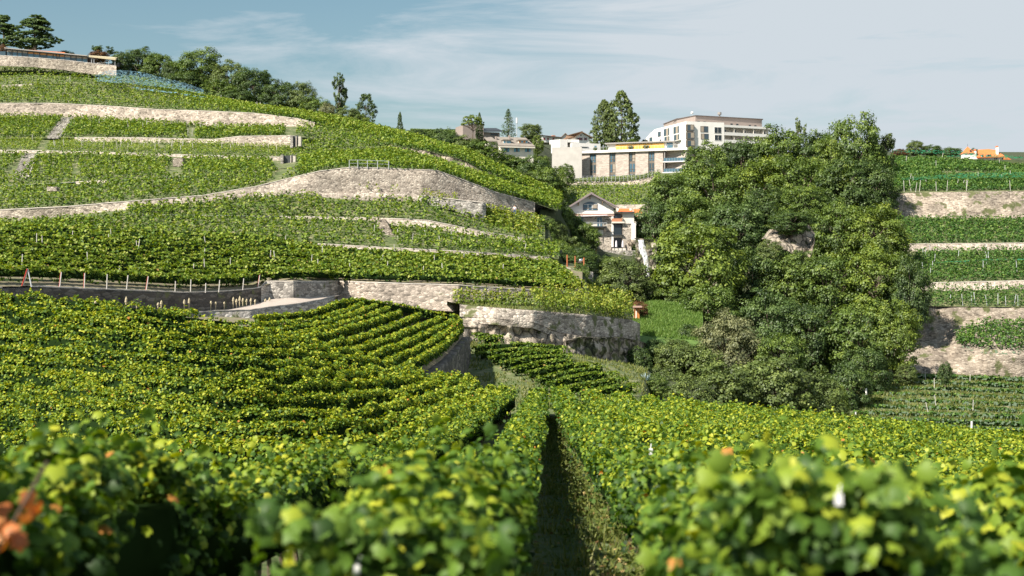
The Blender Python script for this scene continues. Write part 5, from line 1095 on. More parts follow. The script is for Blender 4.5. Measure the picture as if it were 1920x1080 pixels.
# ---- white apartment block
def zx(x): return 1190 + x / 7.1
def zy(y): return 190 + y / 7.1
def apartment():
    c = P(1287, 300, 560)[:2]; l = np.array([57.8, 592.]); r = np.array([84.2, 564.5]); r2 = np.array([105.2, 574.])
    e = empty('apartment_block', (c[0], c[1], 40), 'white apartment block with bay windows and a brown set back attic on the hill', 'building')
    FL = Face(l[0], l[1], c[0], c[1]); FR = Face(c[0], c[1], r[0], r[1]); FB = Face(r[0], r[1], r2[0], r2[1])
    zt = FR.sz(1287, 227.4)[1]; a, zstep = FL.sz(zx(260), zy(445)); a2, _ = FL.sz(zx(262), 240)
    back = np.array([-.0, 26.])
    stp = l + (c - l) * (a2 / FL.L)
    prism('main_wall', [tuple(stp), tuple(c), tuple(r), tuple(r + back), tuple(stp + back)], 36, zt, M['white'], e)
    prism('side_wall', [tuple(l), tuple(stp - (c - l) / FL.L * .02), tuple(stp + back * .9), tuple(l + back * .9)], 36, FL.sz(zx(200), zy(420))[1], M['white'], e)
    zb = FB.sz(zx(1400), zy(352))[1]
    nb = FB.n * -3.0
    prism('balcony_wing', [tuple(r + nb[:2] + [.05, 0]), tuple(r2 + nb[:2]), tuple(r2 + back), tuple(r + back + [.05, 0])], 36, zb - .05, M['cream'], e)
    mb = MB(); FB.box(mb, .05, FB.L, zb, FB.sz(zx(1400), zy(322))[1], -9, 0); mb.mk('roof_parapet', M['white'], e)
    for k in (3.0, 6.0):
        mb = MB(); FB.box(mb, .05, FB.L, zb - k - .25, zb - k, -3, 0); mb.mk('balcony_floor', M['white'], e)
        mb = MB(); FB.box(mb, .1, FB.L, zb - k, zb - k + 1.0, -.08, -.03); mb.mk('balcony_railing', M['white'], e)
    for i in range(5):
        mb = MB(); s = FB.L * (i + .5) / 5; FB.box(mb, s - 2.1, s - 1.9, zb - 6, zb, -2.5, -.2); mb.mk('partition', M['cream'], e)
        mb = MB(); FB.box(mb, s - .6, s + .6, zb - 2.9, zb - .7, -3.02, -2.95); mb.mk('balcony_door', M['glass'], e)
    FLm = Face(stp[0], stp[1], c[0], c[1])
    for (x0, x1, y0, y1, nm) in [(200, 235, 487, 535, 0), (312, 348, 412, 462, 0), (335, 353, 512, 530, 0)]: window(FL, e, zx(x0), zx(x1), zy(y0), zy(y1), cols=1, frame='darkbrown')
    for (x0, x1, y0, y1) in [(414, 488, 373, 450), (422, 490, 478, 525), (543, 618, 345, 420), (550, 621, 452, 508), (677, 690, 318, 395)][:4]:
        # bay windows
        a0, z1 = FL.sz(zx(x0), zy(y0)); a1, z0 = FL.sz(zx(x1), zy(y1)); mb = MB(); FL.box(mb, a0 - .2, a1 + .2, z0 - .25, z1 + .25, 0, .9); bay = mb.mk('bay_window', M['white'], e)
        g = MB(); FL.box(g, a0, a1, z0, z1, .85, .93); g.mk('pane', M['glass'], bay); g = MB(); FL.box(g, a0 + (a1 - a0) * .45, a0 + (a1 - a0) * .8, z0, z1, .93, .96); g.mk('blind', M['blind'], bay)
    for (x0, x1, y0, y1) in [(692, 774, 318, 392), (692, 780, 422, 498), (692, 786, 528, 600)]:
        a0, z1 = FR.sz(zx(x0), zy(y0)); a1, z0 = FR.sz(zx(x1), zy(y1)); mb = MB(); FR.box(mb, -.3, a1 + .2, z0 - .25, z1 + .25, 0, .9); bay = mb.mk('bay_window', M['frame'], e)
        g = MB(); FR.box(g, a0 + .05, a1, z0, z1, .88, .93); g.mk('pane', M['glass'], bay); g = MB(); FR.box(g, a0 + (a1 - a0) * .5, a1 - .1, z0 + .3, z1, .93, .96); g.mk('blind', M['blind'], bay)
    for (x0, x1, y0, y1, b) in [(878, 974, 332, 408, 1), (884, 980, 432, 505, 1), (1062, 1152, 345, 425, 0), (1066, 1156, 448, 520, 0)]:
        window(FR, e, zx(x0), zx(x1), zy(y0), zy(y1), cols=2, frame='darkbrown' if b else 'frame_white', glass='glass' if b else 'glassdark', blind=('blind', .05, .42) if b else None, name='window' if b else 'loggia')
    # attic storeys
    FA = Face(*(c + [-1, 6]), *(r + [20, 17.5])); za = FR.sz(zx(800), zy(198))[1] + 1.0
    ax, _ = FA.sz(zx(808), 220); bx, _ = FA.sz(zx(1695), 230); pa = FA.pt(ax, 0, 0)[:2]; pb = FA.pt(bx, 0, 0)[:2]
    fl = np.array(pa) + np.array([-6, 12.])
    prism('attic', [tuple(fl), pa, pb, (pb[0], pb[1] + 10), (fl[0], fl[1] + 12)], zt - 1, za, M['brown'], e)
    prism('attic_roof', [(fl[0] - .3, fl[1] - .2), (pa[0], pa[1] - .4), (pb[0] + .4, pb[1] - .4), (pb[0] + .4, pb[1] + 10.4), (fl[0], fl[1] + 12.4)], za + .002, za + .3, M['darkbrown'], e)
    for x in (850, 930, 1053, 1130, 1290, 1365, 1533, 1607):
        a0, z1 = FA.sz(zx(x - 14), zy(262 + (x - 850) * .075)); a1, z0 = FA.sz(zx(x + 14), zy(282 + (x - 850) * .075)); g = MB(); FA.box(g, a0, a1, z0, z1, -.02, .06); g.mk('attic_window', M['glassdark'], e)
    FC = Face(l[0] + 10, l[1] + 2, c[0] + 2.5, c[1] + 16)
    a0, z1 = FC.sz(zx(388), zy(285)); a1, _ = FC.sz(zx(570), zy(228)); mb = MB(); zlo = FC.sz(zx(570), zy(228))[1]
    FC.box(mb, a0, a1, zt - 4, zlo - .2, -8, 0); mb.mk('attic_wing', M['brown'], e); mb = MB(); FC.box(mb, a0 - .2, a1 + .3, zlo - .2, zlo + .05, -8.2, .3); mb.mk('attic_roof', M['darkbrown'], e)
    q = FA.pt(FA.sz(zx(1200), 220)[0], -4, za); MB().tube(q, (q[0], q[1], q[2] + 1.6), .35, .35, 8).tube((q[0], q[1], q[2] + 1.6), (q[0], q[1], q[2] + 2.6), .8, .8, 8).mk('chimney', M['concrete2'], e)
    q = FA.pt(FA.sz(zx(815), 215)[0], -3, za + .3); MB().tube(q, (q[0], q[1], q[2] + 1.0), .05, .05, 5).tube((q[0], q[1], q[2] + 1), (q[0], q[1] - .3, q[2] + 1.6), .5, .5, 8).mk('dish_antenna', M['white'], e)
apartment()

# ---- long brick building
def bx(x): return 1030 + x / 6.62
def by(y): return 230 + y / 6.62
def brick_building():
    a = P(bx(395), 300, 456)[:2]; b = P(bx(1705), 300, 444)[:2]; c = P(bx(1790), 300, 447)[:2]
    FF = Face(a[0], a[1], b[0], b[1]); e = empty('brick_building', (a[0], a[1], 33), 'long low pale brick building with tall dark window strips and a flat white roof', 'building')
    zt = FF.sz(bx(800), by(370))[1]; zb = 33.0; bay0 = FF.sz(bx(1410), 300)[0]
    strips = [(500, 582, 388, 700), (745, 822, 375, 690), (985, 1068, 365, 650), (1228, 1306, 355, 640)]
    xs = [0]
    for s0, s1, y0, y1 in strips: xs += [FF.sz(bx(s0), 300)[0], FF.sz(bx(s1), 300)[0]]
    xs += [bay0]
    for i in range(0, len(xs), 2):
        mb = MB(); FF.box(mb, xs[i], xs[i + 1], zb, zt, -12, 0); mb.mk('brick_wall', M['brick'], e)
    for i, (s0, s1, y0, y1) in enumerate(strips):
        a0, a1 = xs[1 + 2 * i], xs[2 + 2 * i]; mb = MB(); FF.box(mb, a0, a1, zb, zt, -12, -.35); st = mb.mk('window_strip', M['frame'], e)
        hh = (zt - .1 - zb) / 3
        for k in range(3):
            z0 = zb + k * hh + .35; z1 = zb + (k + 1) * hh - .1; m_ = (a0 + a1) / 2
            g = MB(); FF.box(g, a0 + .3, m_ - .15, z0 + .15, z1 - .2, -.35, -.28); g.mk('pane', M[('glassblue', 'glass', 'glassblue')[(i + k) % 3]], st)
            g = MB(); FF.box(g, m_ + .15, a1 - .3, z0 + .15, z1 - .2, -.35, -.28); g.mk('pane', M[('blind', 'glassblue', 'glass')[(i + 2 * k) % 3]], st)
            g = MB(); FF.box(g, a0 + .1, a1 - .1, z0 + .9, z0 + 1.0, -.28, -.2); g.mk('bar', M['frame'], st)
    # balcony bay
    mb = MB(); FF.box(mb, bay0, FF.L, zb, zt, -12, -2.6); mb.mk('back_wall', M['darkbrown'], e)
    for k in (1, 2):
        z = zb + (zt - zb) * k / 3; mb = MB(); FF.box(mb, bay0 + .01, FF.L, z - .3, z, -2.6, .25); mb.mk('balcony_floor', M['white'], e)
        g = MB(); FF.box(g, bay0 + .3, FF.L - .1, z, z + 1.05, .12, .16); g.mk('balcony_railing', M['glassblue'], e)
        for q in range(9):
            s = bay0 + .3 + (FF.L - bay0 - .5) * q / 8; g = MB(); FF.box(g, s, s + .05, z, z + 1.1, .17, .21); g.mk('railing_post', M['steel'], e)
    for s in (bay0 + .6, FF.L - .2): g = MB(); FF.box(g, s - .12, s + .12, zb, zt, -.1, .15); g.mk('column', M['concrete2'], e)
    for q in range(3): g = MB(); s = bay0 + 1.0 + q * 2.8; FF.box(g, s, s + 1.6, zb + (zt - zb) * 2 / 3 + .1, zt - .7, -2.6, -2.5); g.mk('balcony_door', M['glassblue'], e)
    FE = Face(b[0], b[1], c[0], c[1]); mb = MB(); FE.box(mb, 0.02, FE.L, zb, zt, -12, 0); mb.mk('brick_wall', M['brick'], e)
    r0 = FF.sz(bx(370), 300)[0]; mb = MB(); FF.box(mb, r0, FF.L + .3, zt + .002, zt + .75, -12.5, .7); mb.mk('roof_slab', M['white'], e)
    mb = MB(); FE.box(mb, .9, FE.L + 4, zt + .1, zt + .7, -10, .7); mb.mk('roof_slab', M['white'], e)
    mb = MB(); FF.box(mb, r0, r0 + .35, zb + 6, zt + .002, -6, .5); mb.mk('end_fin', M['brown'], e)
    # penthouse with yellow awnings
    z2 = zt + .755
    for i in range(8):
        s0 = FF.sz(bx(790), 280)[0] + i * 2.0; g = MB(); FF.box(g, s0, s0 + 1.92, z2 + .25, z2 + 1.95, -3.2 + (i % 2) * .01, -2.9); g.mk('yellow_awning', M['awning'], e)
    sA, sB = FF.sz(bx(680), 280)[0], FF.sz(bx(1510), 280)[0]
    g = MB(); FF.box(g, sA, sB, z2, z2 + 2.2, -9, -3.25); g.mk('penthouse_wall', M['cream'], e)
    g = MB(); FF.box(g, sA - .5, sB + .6, z2 + 2.25, z2 + 2.6, -9.5, -2.2); g.mk('penthouse_roof', M['concrete2'], e)
    g = MB(); FF.box(g, FF.sz(bx(1425), 280)[0], sB - .2, z2 + .3, z2 + 2.0, -3.2, -3.1); g.mk('penthouse_window', M['glassblue'], e)
    for i in range(26): s = FF.sz(bx(480), 280)[0] + i * 1.05; g = MB(); FF.box(g, s, s + .05, z2, z2 + 1.0, .45, .5); g.mk('railing_post', M['steel'], e)
    g = MB(); FF.box(g, FF.sz(bx(480), 280)[0], FF.L, z2 + 1.0, z2 + 1.06, .44, .51); g.mk('handrail', M['steel'], e)
    for k, (x, w) in enumerate([(1000, 14), (1195, 16), (560, 10), (700, 8)]):
        q = FF.pt(FF.sz(bx(x), 280)[0], -.9, z2 - .1); o = tree('bush', 0, 0, 10, 10, 10, 'green', ('rounded terrace shrub before the left yellow awnings', 'terrace shrub before the right yellow awnings', 'leafy pergola plant at the left end of the roof terrace', 'small shrub beside the white terrace wall')[k], 'shrubs on the roof terrace', 'terrace_shrub', 'shrub')
        o.location = q; W = w / F * 450
        for ch in o.children: ch.scale = (W, W, 1.7)
brick_building()
def concrete():
    e = empty('concrete_wall', P(1066, 320, 452), 'tall pale concrete retaining wall left of the long brick building', 'wall')
    A = Face(*P(1035, 300, 453)[:2], *P(1091, 300, 452)[:2]); zt = A.sz(1060, 276)[1]
    mb = MB(); A.box(mb, 0, A.L, 30, zt, -1, 0); mb.mk('wall_panel', M['concrete'], e)
    B = Face(*P(1044, 300, 470)[:2], *P(1135, 300, 476)[:2]); e2 = empty('garage_block', P(1080, 275, 470), 'white stepped concrete garage block above the concrete wall', 'building')
    def blk(nm, u0, u1, v0, v1, o0, o1, m='white'): mb = MB(); B.pxbox(mb, u0, u1, v0, v1, o0, o1); return mb.mk(nm, M[m], e2)
    blk('side_wall', 1050, 1064, 261, 284, -8, 0); blk('lintel', 1064.1, 1086, 261, 267.5, -8, -.05); blk('back_wall', 1064.1, 1086, 267.6, 284, -8, -4, 'concrete2')
    blk('front_wall', 1070, 1112, 268.3, 284, -3.5, 1.2); blk('upper_wall', 1086.1, 1134, 266, 284, -9, -3.6)
    g = MB(); B.pxbox(g, 1086, 1101, 275.5, 278, 1.2, 1.3); g.mk('slot_window', M['glassdark'], e2)
    g = MB(); B.pxbox(g, 1114, 1121, 272.5, 275, -2, -1); g.mk('parasol_top', M['shutter_blue'], e2); g = MB(); B.pxbox(g, 1117, 1117.8, 275, 283, -1.6, -1.4); g.mk('parasol_pole', M['steel'], e2)
concrete()

def gable_roof(e, FFc, s0, s1, zE, zR, sR, d0, d1, th, over, mat, eL=None, eR=None):
    """ridge runs away from the face; sR is the ridge position"""
    for (sa, za, sb, zb_) in ((s0, eL if eL is not None else zE, sR, zR), (s1, eR if eR is not None else zE, sR, zR)):
        k = (zb_ - za) / (sb - sa); sa2 = sa - over * np.sign(sb - sa); za2 = za - abs(k) * over
        V = [FFc.pt(sa2, d1, za2), FFc.pt(sb, d1, zb_), FFc.pt(sb, d0, zb_), FFc.pt(sa2, d0, za2), FFc.pt(sa2, d1, za2 + th), FFc.pt(sb, d1, zb_ + th), FFc.pt(sb, d0, zb_ + th), FFc.pt(sa2, d0, za2 + th)]
        part('roof', V, BOXF, mat, e)

# ---- villa with brown roof and red shutters
def villa():
    Y = 500; FV = Face(*P(1079, 270, Y)[:2], *P(1105.5, 270, Y + 2)[:2]); e = empty('villa', P(1085, 268, Y), 'white villa with brown gabled roof and dark red shutters above the concrete wall', 'house')
    s1, zb = FV.sz(1105, 272); sR, zR = FV.sz(1090.5, 249); zE = FV.sz(1079, 256)[1]
    V = [FV.pt(0, 0, zb - 3), FV.pt(s1, 0, zb - 3), FV.pt(s1, 0, zE), FV.pt(sR, 0, zR), FV.pt(0, 0, zE)]; V += [FV.pt(a, -10, z) for a, z in ((0, zb - 3), (s1, zb - 3), (s1, zE), (sR, zR), (0, zE))]
    part('wall', V, [(0, 1, 2, 3, 4), (9, 8, 7, 6, 5), (0, 5, 6, 1), (1, 6, 7, 2), (2, 7, 8, 3), (3, 8, 9, 4), (4, 9, 5, 0)], M['white'], e)
    gable_roof(e, FV, 0, s1, zE, zR, sR, -10.5, 1.0, .25, 1.0, M['browntile'])
    V = [FV.pt(-6, 4.5, zE - 2.0), FV.pt(0.2, 0, zE), FV.pt(sR, .9, zR + .3), FV.pt(sR - 6.5, 1.2, zR - 1.6)]
    part('lower_roof', V + [tuple(np.array(v) + [0, 0, .25]) for v in V], BOXF, M['browntile'], e)
    for u in (1083.5, 1088.3, 1096.5): window(FV, e, u, u + 2.2, 258.8, 262.5, cols=2, t=.05)
    for u in (1081.8, 1085.9, 1087.0, 1090.8, 1095.0, 1099.0): g = MB(); FV.pxbox(g, u, u + 1.1, 258, 263, .05, .13); g.mk('shutter', M['shutter_red'], e)
    g = MB(); FV.pxbox(g, 1088.3, 1090.2, 252.5, 254.8, .02, .1); g.mk('attic_window', M['glassdark'], e)
    F2 = Face(*P(1053, 262, Y - 6)[:2], *P(1079, 262, Y + 1)[:2]); g = MB(); F2.pxbox(g, 1057, 1079, 261, 272, -6, 0); g.mk('side_wing', M['white'], e)
    e2 = empty('chalet', P(1028, 262, 530), 'low house with dark roof and red shutters behind the villa', 'house'); F3 = Face(*P(1016, 262, 530)[:2], *P(1052, 262, 533)[:2])
    g = MB(); F3.pxbox(g, 1017, 1051, 256, 268, -8, 0); g.mk('wall', M['white'], e2)
    V = [F3.pt(*F3.sz(1015, 252)[:1], -4, F3.sz(1015, 252)[1]), F3.pt(F3.sz(1053, 257)[0], -4, F3.sz(1053, 257)[1]), F3.pt(F3.sz(1053, 259)[0], .8, F3.sz(1053, 259)[1]), F3.pt(F3.sz(1015, 255)[0], .8, F3.sz(1015, 255)[1])]
    part('roof', V + [tuple(np.array(v) + [0, 0, .3]) for v in V], BOXF, M['darkbrown'], e2)
    for u in (1019, 1026, 1036): g = MB(); F3.pxbox(g, u, u + 3, 258.5, 262, .02, .1); g.mk('shutter', M['shutter_red'], e2)
    g = MB(); F3.pxbox(g, 1040, 1045.5, 252.5, 257, -3, -2); g.mk('chimney', M['terracotta'], e2)
    e3 = empty('small_house', P(1059, 256, 540), 'small white gable with brown roof left behind the villa', 'house'); F4 = Face(*P(1053, 262, 540)[:2], *P(1067, 262, 540)[:2])
    s1, _ = F4.sz(1067, 262); zE = F4.sz(1055, 257)[1]; sR, zR = F4.sz(1060, 250.5)
    V = [F4.pt(0, 0, zE - 5), F4.pt(s1, 0, zE - 5), F4.pt(s1, 0, zE), F4.pt(sR, 0, zR), F4.pt(0, 0, zE)] + [F4.pt(a, -6, z) for a, z in ((0, zE - 5), (s1, zE - 5), (s1, zE), (sR, zR), (0, zE))]
    part('wall', V, [(0, 1, 2, 3, 4), (9, 8, 7, 6, 5), (0, 5, 6, 1), (1, 6, 7, 2), (4, 9, 5, 0)], M['white'], e3); gable_roof(e3, F4, 0, s1, zE, zR, sR, -6.5, .7, .2, .5, M['browntile'])
villa()

# ---- hillside house with blue shutters, and the dark roofed house behind
def hx(x): return 840 + x / 8
def hy(y): return 180 + y / 8
def hill_house():
    Y = 395; A = Face(*P(hx(745), 280, Y)[:2], *P(hx(1285), 280, Y + 3)[:2]); e = empty('hillside_house', P(967, 290, Y), 'cream house with grey tiled roof, two dormers and blue shutters', 'house')
    zb = A.sz(960, 296)[1] - 2; zE = A.sz(960, hy(755))[1]; zR = A.sz(960, hy(605))[1]; s0, s1 = A.sz(hx(785), 280)[0], A.sz(hx(1280), 280)[0]
    mb = MB(); A.box(mb, s0, s1, zb, zE, -9, 0); mb.mk('wall', M['cream'], e)
    dR = 5.0; L0_, L1_ = A.sz(hx(745), 280)[0], A.sz(hx(1290), 280)[0]; tL, tR = L0_ + .6, A.sz(hx(1245), 280)[0]
    V = [A.pt(L0_, 1.0, zE - .15), A.pt(L1_, 1.0, zE - .15), A.pt(tR, -dR, zR), A.pt(tL, -dR, zR)]
    part('roof', V + [tuple(np.array(v) + [0, 0, .3]) for v in V], BOXF, M['rooftile'], e)
    V = [A.pt(tR, -dR, zR), A.pt(L1_, 1.0, zE - .15), A.pt(L1_, -10, zE - .15)]; part('roof_hip', V + [tuple(np.array(v) + [0, 0, .3]) for v in V], [(0, 1, 2), (3, 5, 4), (0, 3, 4, 1), (1, 4, 5, 2), (2, 5, 3, 0)], M['rooftile'], e)
    mb = MB(); A.box(mb, L0_, L1_, zE - .45, zE - .15, .7, 1.05); mb.mk('eaves', M['cream'], e)
    for (x0, x1, y0, y1, m_) in [(840, 950, 660, 738, 'orangewood'), (1070, 1205, 662, 708, 'orangewood')]:
        a0, z1 = A.sz(hx(x0), hy(y0)); a1, z0 = A.sz(hx(x1), hy(y1)); mb = MB(); A.box(mb, a0, a1, z0, z1, -4, -.6); d = mb.mk('dormer', M['cream'], e)
        mb = MB(); A.box(mb, a0 - .3, a1 + .3, z1, z1 + .25, -4.3, -.2); mb.mk('dormer_roof', M['rooftile'], d)
        for q in range(4): w = (a1 - a0) / 4; g = MB(); A.box(g, a0 + q * w + .08, a0 + (q + 1) * w - .08, z0 + .15, z1 - .1, -.6, -.52); g.mk('dormer_pane', M['shutter_blue' if q % 2 == (x0 > 1000) * 1 or q == 3 else ('orangewood' if x0 > 1000 else 'curtain')], d)
    for x in (835, 990, 1155):
        g = MB(); A.pxbox(g, hx(x), hx(x + 26), hy(782), hy(838), .02, .14); g.mk('shutter', M['shutter_blue'], e); g = MB(); A.pxbox(g, hx(x + 56), hx(x + 82), hy(782), hy(838), .02, .14); g.mk('shutter', M['shutter_blue'], e)
        window(A, e, hx(x + 28), hx(x + 54), hy(785), hy(835), cols=2, t=.05)
    g = MB(); A.pxbox(g, hx(1240), hx(1275), hy(880), hy(920), .02, .1); g.mk('basement_door', M['white'], e)
    for x, y0 in ((768, 590), (968, 575)): g = MB(); A.pxbox(g, hx(x - 9), hx(x + 9), hy(y0), hy(655), -3.6, -2.6); g.mk('chimney', M['brown'], e)
    g = MB(); A.pxbox(g, hx(615), hx(744), hy(690), hy(760), -7, -1.5); g.mk('side_wing', M['cream'], e)
    V = [A.pt(A.sz(hx(610), 280)[0], -.9, A.sz(960, hy(692))[1]), A.pt(L0_, -.9, A.sz(960, hy(692))[1]), A.pt(L0_, -6, zR), A.pt(A.sz(hx(625), 280)[0], -6, zR)]
    part('side_roof', V + [tuple(np.array(v) + [0, 0, .3]) for v in V], BOXF, M['rooftile'], e)
    e2 = empty('dark_roofed_house', P(905, 250, 430), 'house with dark metal roof and rough brown wall behind the umbrella pine', 'house'); B = Face(*P(867, 250, 430)[:2], *P(941, 250, 434)[:2])
    g = MB(); B.pxbox(g, 868, 907, 234, 262, -8, 0); g.mk('stone_wall', M['brown'], e2); g = MB(); B.pxbox(g, 907.1, 938, 247, 262, -8, -.5); g.mk('wall', M['brown'], e2)
    V = [B.pt(B.sz(906, 248)[0], .6, B.sz(906, 247.5)[1]), B.pt(B.sz(941, 248)[0], .6, B.sz(941, 247.5)[1]), B.pt(B.sz(938, 240)[0], -4, B.sz(938, 239.5)[1]), B.pt(B.sz(904, 240)[0], -4, B.sz(904, 239.5)[1])]
    part('roof', V + [tuple(np.array(v) + [0, 0, .35]) for v in V], BOXF, M['darkmetal'], e2)
    g = MB(); B.pxbox(g, 921, 934, 250, 254, -.5, -.4); g.mk('window', M['glassdark'], e2)
    g = MB(); B.pxbox(g, 853, 867.5, 253, 255, -5, 0); g.mk('carport_roof', M['concrete2'], e2)
    p0 = P(969, 240, 450); e3 = empty('mast', p0, 'thin antenna mast right of the slender fir', 'mast'); MB().tube(P(969, 262, 450), P(969, 221, 450), .12, .10, 6).mk('pole', M['steel'], e3); MB().tube(P(969, 231, 450), P(969, 221, 450), .28, .28, 6).mk('antenna', M['white'], e3)
    # trimmed hedge on the skyline
    hd = empty('hedge', P(800, 248, 470), 'long trimmed bright green hedge on the skyline left of the umbrella pine', 'hedge'); V0 = P(770, 250, 470); V1 = P(868, 253, 470)
    n = 9000; C = V0 + (V1 - V0) * rng.uniform(0, 1, (n, 1)); C[:, 2] += rng.uniform(-2, 1.4, n); C[:, 1] += rng.uniform(-1.4, -.9, n); N = rng.normal(size=(n, 3)) * .4 + [0, -.7, .5]
    V, Fi, T_ = leaves(C, N, .45, rng.uniform(.4, .7, n)); o = link('foliage', npmesh('foliage', V - P(800, 248, 470), Fi, 4, T_), M['t_green'], hd); o['kind'] = 'stuff'
    mb = MB(); mb.box(V0[0], V1[0], 469.2, 471, V0[2] - 3, V0[2] + 1.3); mb.mk('painted_hedge_shade', M['inner'], hd)  # plain box in the shade-painted green, stands in for the hedge's dark interior
hill_house()

# ---- main gabled house
def gx(x): return 1040 + x / 8
def gy(y): return 350 + y / 8
def main_house():
    Y = 280; A = Face(*P(gx(210), 450, Y)[:2], *P(gx(1215), 450, Y)[:2]); base = P(gx(600), gy(960), Y); zb = base[2]
    e = empty('gabled_house', base, 'white gabled house of stone with balcony, awning and arched attic window', 'house')
    def bx_(nm, x0, x1, y0, y1, o0, o1, m, par=e):
        mb = MB(); A.pxbox(mb, gx(x0), gx(x1), gy(y0), gy(y1), o0, o1); return mb.mk(nm, M[m], par)
    s = lambda x: A.sz(gx(x), 400)[0]; z = lambda y: A.sz(1100, gy(y))[1]
    bx_('stone_wall', 212, 850, 440, 1000, -9, 0, 'stone_house')
    pts = [(212, 405), (884, 405), (884, 318), (545, 112), (212, 318)]
    V = [A.pt(s(x), .05, z(y)) for x, y in pts] + [A.pt(s(x), -9, z(y)) for x, y in pts]
    part('gable_wall', V, [(0, 1, 2, 3, 4), (9, 8, 7, 6, 5), (0, 5, 6, 1), (1, 6, 7, 2), (2, 7, 8, 3), (3, 8, 9, 4), (4, 9, 5, 0)], M['white'], e)
    bx_('cornice', 206, 890, 405.5, 439.5, -9, .18, 'pinkbrown'); bx_('cornice_ledge', 204, 892, 399, 405, .0, .3, 'white')
    gable_roof(e, A, s(205), s(890), 0, z(108), s(545), -9.6, 1.15, .32, .35, M['rooftile'], eL=z(322), eR=z(322))
    for (xa, ya, xb, yb) in ((190, 330, 545, 114), (960, 330, 545, 114)):
        V = [A.pt(s(xa), 1.16, z(ya + 5)), A.pt(s(xb), 1.16, z(yb + 5)), A.pt(s(xb), 1.16, z(yb - 19)), A.pt(s(xa), 1.16, z(ya - 19))]; V2 = [tuple(np.array(v) + A.n * .1) for v in V]
        part('bargeboard', V2 + V, BOXF, M['purplebrown'], e)
    for x, y in ((358, 236), (530, 140), (715, 222)):
        mb = MB(); A.box(mb, s(x) - .12, s(x) + .12, z(y + 48), z(y), .06, .2); mb.tube(A.pt(s(x), .15, z(y + 44)), A.pt(s(x), .95, z(y + 4)), .08, .08, 4); mb.mk('roof_bracket', M['timber'], e)
    # arched window
    x0, x1, yb, ys, yt = 430, 636, 352, 262, 230; n = 10
    arc = [(x0 + (x1 - x0) * k / n, ys - (ys - yt) * math.sin(math.pi * k / n)) for k in range(n + 1)]; pts = [(x0, yb), (x1, yb)] + arc[::-1]
    def poly(nm, pts, o0, o1, m, par):
        V = [A.pt(s(x), o1, z(y)) for x, y in pts] + [A.pt(s(x), o0, z(y)) for x, y in pts]; n_ = len(pts)
        return part(nm, V, [tuple(range(n_)), tuple(range(2 * n_ - 1, n_ - 1, -1))] + [(i, n_ + i, n_ + (i + 1) % n_, (i + 1) % n_) for i in range(n_)], M[m], par)
    w = poly('arched_window', [(545 + (x - 545 + 12) * 1.07 - 12, 300 + (y - 300) * 1.08) for x, y in pts], .05, .10, 'purplebrown', e)
    poly('arched_pane', pts, .10, .13, 'glassblue', w)
    for a in (492, 505, 560, 570): bx_('mullion', a - 3, a + 3, 266, 346, .13, .17, 'frame_white', w)
    bx_('transom', 432, 634, 262, 268, .13, .18, 'frame_white', w); bx_('shade', 572, 632, 270, 322, .131, .15, 'blind', w); bx_('railing', 428, 640, 322, 328, .2, .25, 'frame', w)
    # awning, balcony and doors
    V = [A.pt(s(300), 1.1, z(455)), A.pt(s(788), 1.1, z(438)), A.pt(s(788), .05, z(432)), A.pt(s(305), .05, z(446))]; part('awning', V + [tuple(np.array(v) + [0, 0, .12]) for v in V], BOXF, M['lilac'], e)
    for x in (360, 642):
        w = window(A, e, gx(x), gx(x + 64), gy(465), gy(596), glass='glassblue', frame='shutter_grey', cols=2, t=.06, name='french_door'); bx_('door_curtain', x + 26, x + 40, 500, 596, .055, .09, 'curtain', w)
    bx_('balcony_panel_wall', 430, 638, 512, 594, 0, .04, 'cream')
    b = bx_('balcony', 322, 776, 596, 612, 0, 1.4, 'darkmetal'); bx_('balcony_railing', 324, 774, 545, 552, 1.3, 1.38, 'steel', b)
    for k in range(10): x = 326 + k * 49.5; bx_('baluster', x, x + 4, 552, 596, 1.31, 1.36, 'steel', b)
    t = bx_('balcony_table', 500, 560, 560, 566, .5, 1.0, 'timber', b); bx_('table_leg', 528, 532, 566, 596, .7, .75, 'timber', b)
    bx_('wall_lamp', 724, 748, 532, 550, 0, .2, 'darkmetal')
    bx_('porch_post', 622, 630, 612, 720, 1.1, 1.2, 'frame'); bx_('porch_post', 744, 752, 612, 680, 1.1, 1.2, 'frame')
    bx_('roller_shutter', 640, 728, 650, 720, 0, .06, 'white'); bx_('basement_door', 600, 652, 866, 912, 0, .05, 'frame'); bx_('shutter_box', 638, 730, 640, 650, 0, .12, 'blind')
    # right annex
    bx_('annex_wall', 1018, 1190, 404, 550, -8, -.02, 'cream'); bx_('annex_back', 885, 1018, 404, 900, -8, -1.3, 'cream'); bx_('pilaster', 850.5, 882, 440.5, 905, -1.5, .1, 'white'); bx_('annex_stone', 1018, 1150, 552, 960, -8, 0, 'stone_house'); bx_('corner_pier', 1150.5, 1215, 548, 800, -8, .2, 'white')
    bx_('annex_roof', 884, 1198, 378, 390, -8.4, .7, 'darkbrown'); bx_('annex_parapet', 886, 1188, 391, 404, -8, -.01, 'cream')
    w = window(A, e, gx(895), gx(985), gy(418), gy(474), glass='glassdark', frame='darkbrown', cols=2, t=.08, out=-1.2, name='loggia_window')
    bx_('loggia_floor', 851, 1045, 526, 549, -1.3, .6, 'cream'); bx_('flower_rail', 855, 1010, 478, 524, .35, .5, 'terracotta'); bx_('side_rail', 1005, 1016, 460, 526, -.2, .5, 'timber'); bx_('relief_ledge', 1072, 1152, 553, 563, .0, .12, 'concrete2')
